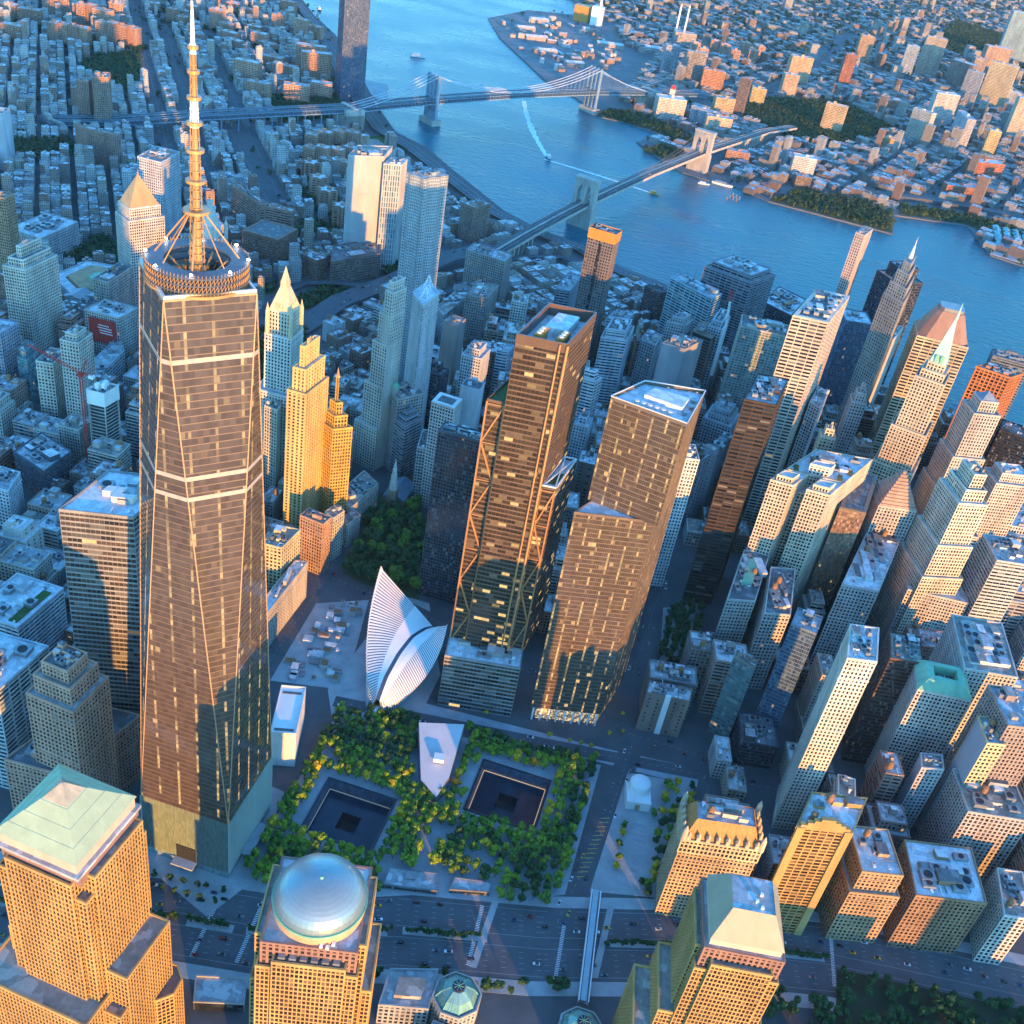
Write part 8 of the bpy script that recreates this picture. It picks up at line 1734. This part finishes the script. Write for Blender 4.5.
bkn = infill('row_house', bk1 + bk2, lambda x, y, r_: (r_.choice([9, 10, 11, 13, 15, 20]) if r_.random() > (.07 if x > 500 and 2300 < y < 4600 else .025) else r_.uniform(28, 66)) * r_.uniform(.9, 1.1), 300, 'house', 'houses on the far shore', 1, 'far_shore_housing_mass', .62, [brick_windows('far_brick_in_shade', .6), mixed_roof(.5, 'far_roofs_in_shade'), WALLP])  # far walls and roofs darkened: their shade is put into the colours
print('infill', fidi, loft, sea, les, bkn)

# ------------------------------------------------------------------ trees
def leaf_mat(name, base=None):
    mt, nt, p = newmat(name); L = nt.links; b = nt.nodes.new('ShaderNodeObjectInfo').outputs['Color'] if base is None else None
    if base is not None: r_ = nt.nodes.new('ShaderNodeRGB'); r_.outputs[0].default_value = (*base, 1); b = r_.outputs[0]
    f = ramp(nt, noise(nt, .35, 3, geo_pos(nt)), .3, .7)
    L.new(mixc(nt, f, mixc(nt, 1.0, b, (.55, .6, .6), 'MULTIPLY'), mixc(nt, 1.0, b, (1.35, 1.25, 1.0), 'MULTIPLY')), p.inputs['Base Color']); p.inputs['Roughness'].default_value = .75; p.inputs['Specular IOR Level'].default_value = .2
    return mt
LEAF = leaf_mat('leaves'); BARK = wall_mat('bark', (.12, .09, .07), .9, .3, 1.0)
def leaf_cluster(mb, rng, c, r_, n, s):
    for k in range(n):
        v = Vector((rng.gauss(0, 1), rng.gauss(0, 1), rng.gauss(0, 1))); v.normalize(); rad = r_ * rng.random() ** .4
        p = Vector(c) + Vector((v.x, v.y, v.z * .8)) * rad; nrm = (v + Vector((rng.uniform(-.7, .7), rng.uniform(-.7, .7), rng.uniform(-.2, .9)))).normalized(); u = nrm.orthogonal().normalized(); w = nrm.cross(u); a = rng.random() * 6.28
        u, w = u * math.cos(a) + w * math.sin(a), w * math.cos(a) - u * math.sin(a); q = s * rng.uniform(.6, 1.3)
        mb.face([p - u * q - w * q * .6, p + u * q - w * q * .6, p + u * q * .7 + w * q * .7, p - u * q * .7 + w * q * .7])
def crown_mesh(seed, n=44):
    rng = random.Random(seed); mb = MB()
    for k in range(9):
        a = rng.random() * 6.28; r_ = rng.uniform(0, .62) if k else 0; leaf_cluster(mb, rng, (r_ * math.cos(a), r_ * math.sin(a), rng.uniform(.75, 1.55)), rng.uniform(.34, .52), n, .17)
    return mb
def tree_proto(seed):
    root = thing('tree', 'x', 'tree'); mb = MB(); mb.cyl(0, 0, 0, 1.0, .075, .05, 6)
    for k in range(4): a = k * 1.6 + seed; mb.tube((0, 0, .7), (.4 * math.cos(a), .4 * math.sin(a), 1.25), .035, 4, r2=.015)
    t = mb.build('trunk', BARK, root); c = crown_mesh(seed).build('crown', LEAF, root); return t.data, c.data
PROTO = []
for k in range(6):
    a, b = tree_proto(k); PROTO.append((a, b))
for o in [o for o in COL.objects if o.get('label') == 'x']:
    for c in list(o.children): bpy.data.objects.remove(c)
    bpy.data.objects.remove(o)
def tree(name, lab, x, y, z, s, h, col, group, rng):
    root = thing(name, lab, 'tree', (x, y, z), group, rng.random() * 6.28); root.scale = (s, s, h); a, b = rng.choice(PROTO)
    for nm, me in (('trunk', a), ('crown', b)):
        o = bpy.data.objects.new(nm, me); COL.objects.link(o); o.parent = root; o.color = (*col, 1)
TC = {'dark green': (.035, .085, .03), 'green': (.10, .19, .03), 'yellow-green': (.20, .29, .03), 'yellow': (.58, .40, .03), 'orange': (.6, .24, .03)}
rng = random.Random(21); nt_ = 0
cand = []
for i in range(30):
    for j in range(29):
        x = 41 + i * 7.3 + rng.uniform(-.9, .9); y = -26 + j * 7.2 + rng.uniform(-1.2, 1.2)
        if not in_poly(x, y, plaza) or pool_at(x, y, 4.5): continue
        if 98 < x < 146 and 84 < y < 175 and in_poly(x, y, [(96, 176), (141, 178), (148, 112), (141, 82), (116, 100)]): continue
        if in_poly(x, y, [(126, -4), (172, 6), (168, 28), (126, 20)]) or in_poly(x, y, [(171, 8), (206, 18), (204, 34), (171, 28)]): continue
        if in_poly(x, y, [(146, 30), (156, 30), (160, 66), (150, 66)]) or in_poly(x, y, [(178, 40), (200, 44), (190, 62)]) or y > 160 and x < 100: continue
        if rng.random() < .06: continue
        cand.append((x, y))
for x, y in cand:
    v = .5 + .5 * math.sin(x * .047 + 1.3) * math.cos(y * .06 + x * .02); edge = pool_at(x, y, 17) or (x < 60 and y < 110) or (90 < x < 160 and 20 < y < 100)
    r_ = rng.random()
    c = ('yellow' if r_ < .08 else 'orange' if r_ < .09 else 'yellow-green' if r_ < .6 else 'green') if edge else ('yellow-green' if r_ < .12 else 'yellow' if r_ < .16 else 'green' if r_ < .5 else 'dark green')
    tree('oak_tree', '%s leaved young oak on the memorial plaza %s' % (c, 'by a black pool' if pool_at(x, y, 17) else 'away from the black pools'), x, y, .15, rng.uniform(4.6, 5.9), rng.uniform(5.0, 6.6), TC[c], 'oaks of the memorial plaza', rng)
for poly, name, lab, grp, sp, sc, cc in ((YARD, 'churchyard_tree', 'big dark green tree crowding round the old chapel', 'trees round the old chapel', 11.5, (7, 9.5), ['dark green', 'dark green', 'green']), (SQ, 'square_tree', 'dark locust tree packed into the small square', 'trees of the small square', 8.5, (4.8, 6), ['dark green']),
    ([(300, 62), (318, 66), (328, 178), (305, 178), (300, 130)], 'park_tree', 'tree in the raised park beside the footbridge', 'trees of the raised park', 8, (3.4, 5), ['green', 'yellow-green', 'dark green', 'yellow']), ([(272, 66), (284, 66), (286, 120), (276, 120)], 'park_tree', 'tree in the raised park beside the footbridge', 'trees of the raised park', 10, (3.2, 4), ['green', 'yellow'])):
    xs_ = [p[0] for p in poly]; ys_ = [p[1] for p in poly]; y = min(ys_)
    while y < max(ys_):
        x = min(xs_)
        while x < max(xs_):
            X, Y = x + rng.uniform(-2.5, 2.5), y + rng.uniform(-2.5, 2.5); x += sp
            if not in_poly(X, Y, poly) or (poly is YARD and -42 < X < -6 and 412 < Y < 464): continue
            s = rng.uniform(*sc); c = rng.choice(cc); tree(name, ('%s ' % c if name == 'park_tree' else '') + lab, X, Y, .2, s, s * rng.uniform(1.05, 1.3), TC[c], grp, rng)
        y += sp
spots = []
for a, b in ((-170, 15), (22, 50), (62, 150), (158, 205), (288, 345), (362, 440)):
    x = a
    while x < b:
        for (p, q) in zip(HWY, HWY[1:]):
            if p[0] <= x < q[0]: f = (x - p[0]) / (q[0] - p[0]); spots.append((x, p[1] + (q[1] - p[1]) * f))
        x += 2.6
for x, y in spots: tree('median_tree', 'small dark tree on the highway median', x, y + rng.uniform(-1, 1), .16, rng.uniform(2.0, 3.0), rng.uniform(2.2, 3.4), TC['dark green'], 'small trees on the highway median', rng)
for k in range(300):
    t = rng.random(); x = rng.uniform(395, 600) if k < 270 else rng.uniform(100, 270); f = [(p, q) for p, q in zip(HWY, HWY[1:]) if p[0] <= x < q[0]][0]; yy = f[0][1] + (f[1][1] - f[0][1]) * (x - f[0][0]) / (f[1][0] - f[0][0])
    X, Y = x, yy - rng.uniform(8 if x > 447 else 31, 76 if k < 270 else 40)
    if any(in_poly(X, Y, ccw(list(offset(ccw(list(P)), 3)))) for P in FOOT if abs(P[0][0] - X) < 70 and abs(P[0][1] - Y) < 70): continue
    tree('riverside_tree', 'dark tree along the near side of the highway', X, Y, .15, rng.uniform(3.2, 5), rng.uniform(4.2, 6), TC['dark green'], 'trees along the near side of the highway', rng)
for x in range(-40, 34, 9):
    for dy in (0, 9): tree('forecourt_tree', 'dark tree on the forecourt of the tall glass skyscraper', x + rng.uniform(-2, 2), -46 - dy + x * .12, .1, 2.6, 3.6, TC['dark green'], 'forecourt trees of the tall glass skyscraper', rng)
for x, y in ((240, 186), (232, 185), (222, 184), (252, 205), (258, 232), (262, 212), (150, 186), (205, 184), (246, 178)): tree('street_tree', 'small yellow tree on the pavement below the mirrored tower', x, y, .1, 2.4, 3.0, TC['yellow'], 'yellow trees below the mirrored tower', rng)
# far woods: nobody could count these
mb = MB(); rg = random.Random(9)
def grove(poly, sp, s):
    xs_ = [p[0] for p in poly]; ys_ = [p[1] for p in poly]; y = min(ys_)
    while y < max(ys_):
        x = min(xs_)
        while x < max(xs_):
            X, Y = x + rg.uniform(-sp, sp) * .45, y + rg.uniform(-sp, sp) * .45; x += sp
            if in_poly(X, Y, poly) and seen(X, Y): leaf_cluster(mb, rg, (X, Y, s * .95), s, 26, s * .32)
        y += sp
for p in PARKS: grove(p, 10, 5.5)
for r in PRJ:
    q = ccw(list(r[3])); e = offset(q, 9)
    for k in range(26):
        i = rg.randrange(4); f = rg.random(); a, b = e[i], e[(i + 1) % 4]; c = (a[0] + (b[0] - a[0]) * f + rg.uniform(-4, 4), a[1] + (b[1] - a[1]) * f + rg.uniform(-4, 4)); s = rg.uniform(3.5, 5.5)
        if not in_poly(*c, offset(q, 3)): leaf_cluster(mb, rg, (*c, s), s, 22, s * .33)
kind(mb.build('estate_woods', leaf_mat('estate_leaves', (.035, .075, .03))), 'stuff')
mb = MB()
for p in BPARKS: grove(p, 12 if max(q[1] for q in p) < 3000 else 20, 6.5 if max(q[1] for q in p) < 3000 else 9)
kind(mb.build('shore_woods', leaf_mat('shore_leaves', (.05, .075, .025))), 'stuff')
mb = MB()
for k in range(15000):
    x, y = rg.uniform(-1900, 2200), rg.uniform(600, 6900) ** 1.0
    if not seen(x, y): continue
    if not (inman(x, y) and (x < -330 or y > 1300) or inbk(x, y)): continue
    i = int((x - X0) / CELL); j = int((y - Y0) / CELL)
    if 0 <= i < NX and 0 <= j < NY and occ[i, j] and rg.random() < .8: continue
    s = rg.uniform(3.5, 6.5) * (1.6 if y > 3500 else 1.1); leaf_cluster(mb, rg, (x, y, s + (3 if y > 2500 else 0)), s, 12, s * .42)
kind(mb.build('yard_tree_foliage', leaf_mat('yard_leaves', (.04, .075, .035))), 'stuff')

# ------------------------------------------------------------------ vehicles
CARP = {c: wall_mat('car_paint_' + c, v, .3, .1, .5, .2, .6) for c, v in dict(white=(.75, .75, .75), black=(.02, .02, .022), grey=(.2, .21, .22), red=(.4, .03, .02), blue=(.05, .1, .22), yellow=(.75, .42, .03)).items()}
def car_parts(l, w, h):
    b = MB(); n = [(-l / 2, .35), (-l / 2, .85), (-l * .32, .95), (l * .26, .95), (l / 2, .75), (l / 2, .35)]
    for s in (-1, 1): b.face([(x, s * w / 2, z) for x, z in (n if s < 0 else n[::-1])])
    for (x0, z0), (x1, z1) in zip(n, n[1:]): b.face([(x0, w / 2, z0), (x0, -w / 2, z0), (x1, -w / 2, z1), (x1, w / 2, z1)])
    c = MB(); c.loft([(-l * .36, -w * .46), (l * .2, -w * .46), (l * .2, w * .46), (-l * .36, w * .46)], .93, [(-l * .26, -w * .38), (l * .06, -w * .38), (l * .06, w * .38), (-l * .26, w * .38)], h, 0, 1)
    wl_ = MB()
    for x in (-l * .3, l * .3):
        for s in (-1, 1): wl_.tube((x, s * w * .5, .34), (x, s * w * .36, .34), .34, 8); wl_.face([(x + .34 * math.cos(a * .785), s * w * .5, .34 + .34 * math.sin(a * .785)) for a in range(8)])
    return b, c, wl_
meshes = {}
for ty, (l, w, h) in dict(car=(4.6, 1.9, 1.5), van=(5.6, 2.1, 2.3)).items():
    o3 = [m_.build('p', [CARP['white'], DARK]) for m_ in car_parts(l, w, h)]; meshes[ty] = [o.data for o in o3]
    for o in o3: bpy.data.objects.remove(o)
def car(x, y, z, ang, colr, where_, rng):
    ty = 'van' if rng.random() < .14 else 'car'; nm = 'taxi' if colr == 'yellow' else ty
    root = thing(nm, '%s %s %s' % (colr, nm, where_), nm, (x, y, z), 'vehicles ' + where_, ang); b, c, w = meshes[ty]
    for pn, me, mats in (('body', b, [CARP[colr]]), ('cabin', c, [G_BLACK, CARP[colr]]), ('wheels', w, [DARK])):
        key = (pn, ty, colr)
        if key not in meshes:
            m2 = me.copy(); m2.materials.clear()
            for q in mats: m2.materials.append(q)
            meshes[key] = m2
        o = bpy.data.objects.new('wheel_set' if pn == 'wheels' else pn, meshes[key]); COL.objects.link(o); o.parent = root
rc = random.Random(4)
def pick(): return rc.choices(['white', 'black', 'grey', 'red', 'blue', 'yellow'], [4, 5, 4, .6, .8, 1.6])[0]
placed = []
def ok(x, y): 
    if any((x - a) ** 2 + (y - b) ** 2 < 64 for a, b in placed): return False
    placed.append((x, y)); return True
for k in range(230):
    x = rc.uniform(-120, 600); f = [(p, q) for p, q in zip(HWY, HWY[1:]) if p[0] <= x < q[0]][0]; d_ = Vector(f[1]) - Vector(f[0]); t = (x - f[0][0]) / d_.x; lane = rc.choice([-22.7, -19.2, -15.7, -12.2, -8.7, 8.7, 12.2, 15.7, 19.2, 22.7]); n_ = Vector((-d_.y, d_.x)).normalized(); p = Vector(f[0]) + d_ * t + n_ * lane
    if ok(p.x, p.y) and seen(p.x, p.y) and not (p.x > 436 and lane < 0): car(p.x, p.y, .03, math.atan2(d_.y, d_.x) + (math.pi if lane < 0 else 0), pick(), 'on the wide highway', rc)
def along(pts, n, w, where_, z=.06, zf=None):
    seg = list(zip(pts, pts[1:])); Ls = [(Vector(b) - Vector(a)).length for a, b in seg]
    for k in range(n):
        i = rc.choices(range(len(seg)), Ls)[0]; a, b = Vector(seg[i][0]), Vector(seg[i][1]); d_ = (b - a).normalized(); t = rc.random(); s = rc.choice([-1, 1]); p = a.lerp(b, t) + Vector((-d_.y, d_.x)) * s * w
        if ok(p.x, p.y): car(p.x, p.y, z if zf is None else zf[i] + (zf[i + 1] - zf[i]) * t, math.atan2(d_.y, d_.x) + (math.pi if s < 0 else 0), pick(), where_, rc)
along([(252, 20), (268, 120), (272, 200), (276, 290)], 16, 4.5, 'on the street beside the footbridge'); along([(258, 290), (262, 420), (250, 560)], 26, 5, 'on the street beside the small square'); along([(-80, 300), (50, 285), (120, 268), (270, 215), (330, 215)], 16, 4.4, 'on the street behind the winged hall')
along([(440, 280), (478, 520), (540, 800)], 22, 4, 'in the canyon street below the cream towers'); along([(30, 150), (250, 182), (400, 205)], 14, 3.3, 'on the street along the plaza'); along([(330, 200), (345, 232), (352, 250)], 8, 3, 'in the lane beside the raised park')
along([(-300, 690), (-277, 747), (-263, 847), (-223, 935), (-180, 1060), (-128, 1130)], 34, 8, 'on the bridge ramp', 0, [1, 4, 8, 14, 20, 25]); along(AV[0], 40, 7, 'on the avenue through the old quarter'); along(AV[1], 36, 7, 'on the avenue through the old quarter')
along([(-39, 1396), (35, 1648), (109, 1900)], 20, 6.5, 'on the old stone bridge', 0, [39.2, 43.2, 39.2])

# ------------------------------------------------------------------ boats
FOAM = ground_mat('wake_foam', (.5, .62, .68), (.75, .8, .82), .2)
def boat(name, lab, x, y, ang, l, w, hull, cab, decks=1, wake=0, bend=0):
    root = thing(name, lab, 'boat', (x, y, -2.4), None, ang); h = w * .35
    b = MB(); P = [(-l / 2, -w / 2), (l * .2, -w / 2), (l / 2, 0), (l * .2, w / 2), (-l / 2, w / 2)]; b.loft([(p[0] * .92, p[1] * .8) for p in P], 0, P, h, 0, 1); b.build('hull', [hull, PAVE], root)
    for k in range(decks):
        f = 1 - .25 * k; c = MB(); c.box(-l * .36 * f, -w * .38 * f, h + k * 2.8, l * .14 * f, w * .38 * f, h + k * 2.8 + 2.4); c.build('cabin', cab, root); g = MB(); g.box(-l * .365 * f, -w * .385 * f, h + k * 2.8 + 1.0, l * .145 * f, w * .385 * f, h + k * 2.8 + 1.8); g.build('window_band', G_BLACK, root)
    m_ = MB(); m_.tube((-l * .05, 0, h + decks * 2.8), (-l * .05, 0, h + decks * 2.8 + l * .2), .2, 4); m_.build('mast', METAL, root)
    if wake:
        mb = MB(); d = Vector((-math.cos(ang), -math.sin(ang))); n = Vector((-d.y, d.x)); rr = random.Random(7); p0 = Vector((x, y)) + d * l * .4; N_ = 40; prev = None
        for k in range(N_ + 1):
            t = k / N_; c = p0 + d * wake * t + n * bend * t * t; ww = w * .45 + wake * .018 * t ** .6; ww *= rr.uniform(.65, 1.25) * (1 - t * .55); cur = (c - n * ww, c + n * ww)
            if prev: mb.face([(*prev[0], -2.38), (*cur[0], -2.38), (*cur[1], -2.38), (*prev[1], -2.38)])
            prev = cur
        kind(mb.build('wake_foam', FOAM), 'stuff')
HB = wall_mat('hull_blue', (.03, .06, .12), .4); HY = wall_mat('hull_yellow', (.75, .42, .03), .4)
boat('tugboat', 'dark tugboat with a long white wake in mid river', -182, 1740, R(-63), 26, 9, HB, WHITEP, 2, 430, -40)
boat('water_taxi', 'yellow water taxi with a wake beside the old stone bridge', 53, 1675, R(-18), 22, 7, HY, HY, 1, 240, 20)
boat('ferry', 'white ferry beyond the steel bridge', -687, 2344, R(20), 40, 11, WHITEP, WHITEP, 2)
boat('moored_boat', 'white yacht below the far stone bridge tower', 135, 1818, R(10), 26, 7, WHITEP, WHITEP, 1)
boat('barge', 'long pale excursion barge moored near the far stone bridge tower', 172, 1842, R(-8), 46, 12, WHITEP, PAVE, 1)
boat('far_ferry', 'dark ferry near the top of the river', -1090, 2630, R(120), 34, 10, HB, WHITEP, 2)
for k in range(7):
    o = thing('mooring_pile', 'dark wooden mooring pile off the far shore park', 'pile', (200 + (k % 3) * 9 - k * 1.5, 1780 - k * 6, -3), 'mooring piles off the far shore'); m_ = MB(); m_.cyl(0, 0, 0, 7, 1.1, 1.0, 8); m_.build('post', WOOD, o); m_ = MB(); m_.cyl(0, 0, 7, 7.5, 1.15, 1.1, 8); m_.build('cap', METAL, o)
r_ = thing('tall_ship', 'sailing ship with bare masts at the old piers', 'ship', (175, 1215, -2.4), None, R(40)); m_ = MB(); P = [(-30, -5), (20, -5), (34, 0), (20, 5), (-30, 5)]; m_.loft([(p[0] * .9, p[1] * .7) for p in P], 0, P, 6, 0, 0); m_.build('hull', HB, r_)
for x in (-18, 0, 16): m_ = MB(); m_.tube((x, 0, 5), (x, 0, 44), .45, 5, r2=.15); m_.tube((x, -8, 26), (x, 8, 26), .25, 4); m_.tube((x, -6, 34), (x, 6, 34), .22, 4); m_.build('mast', WOOD, r_)
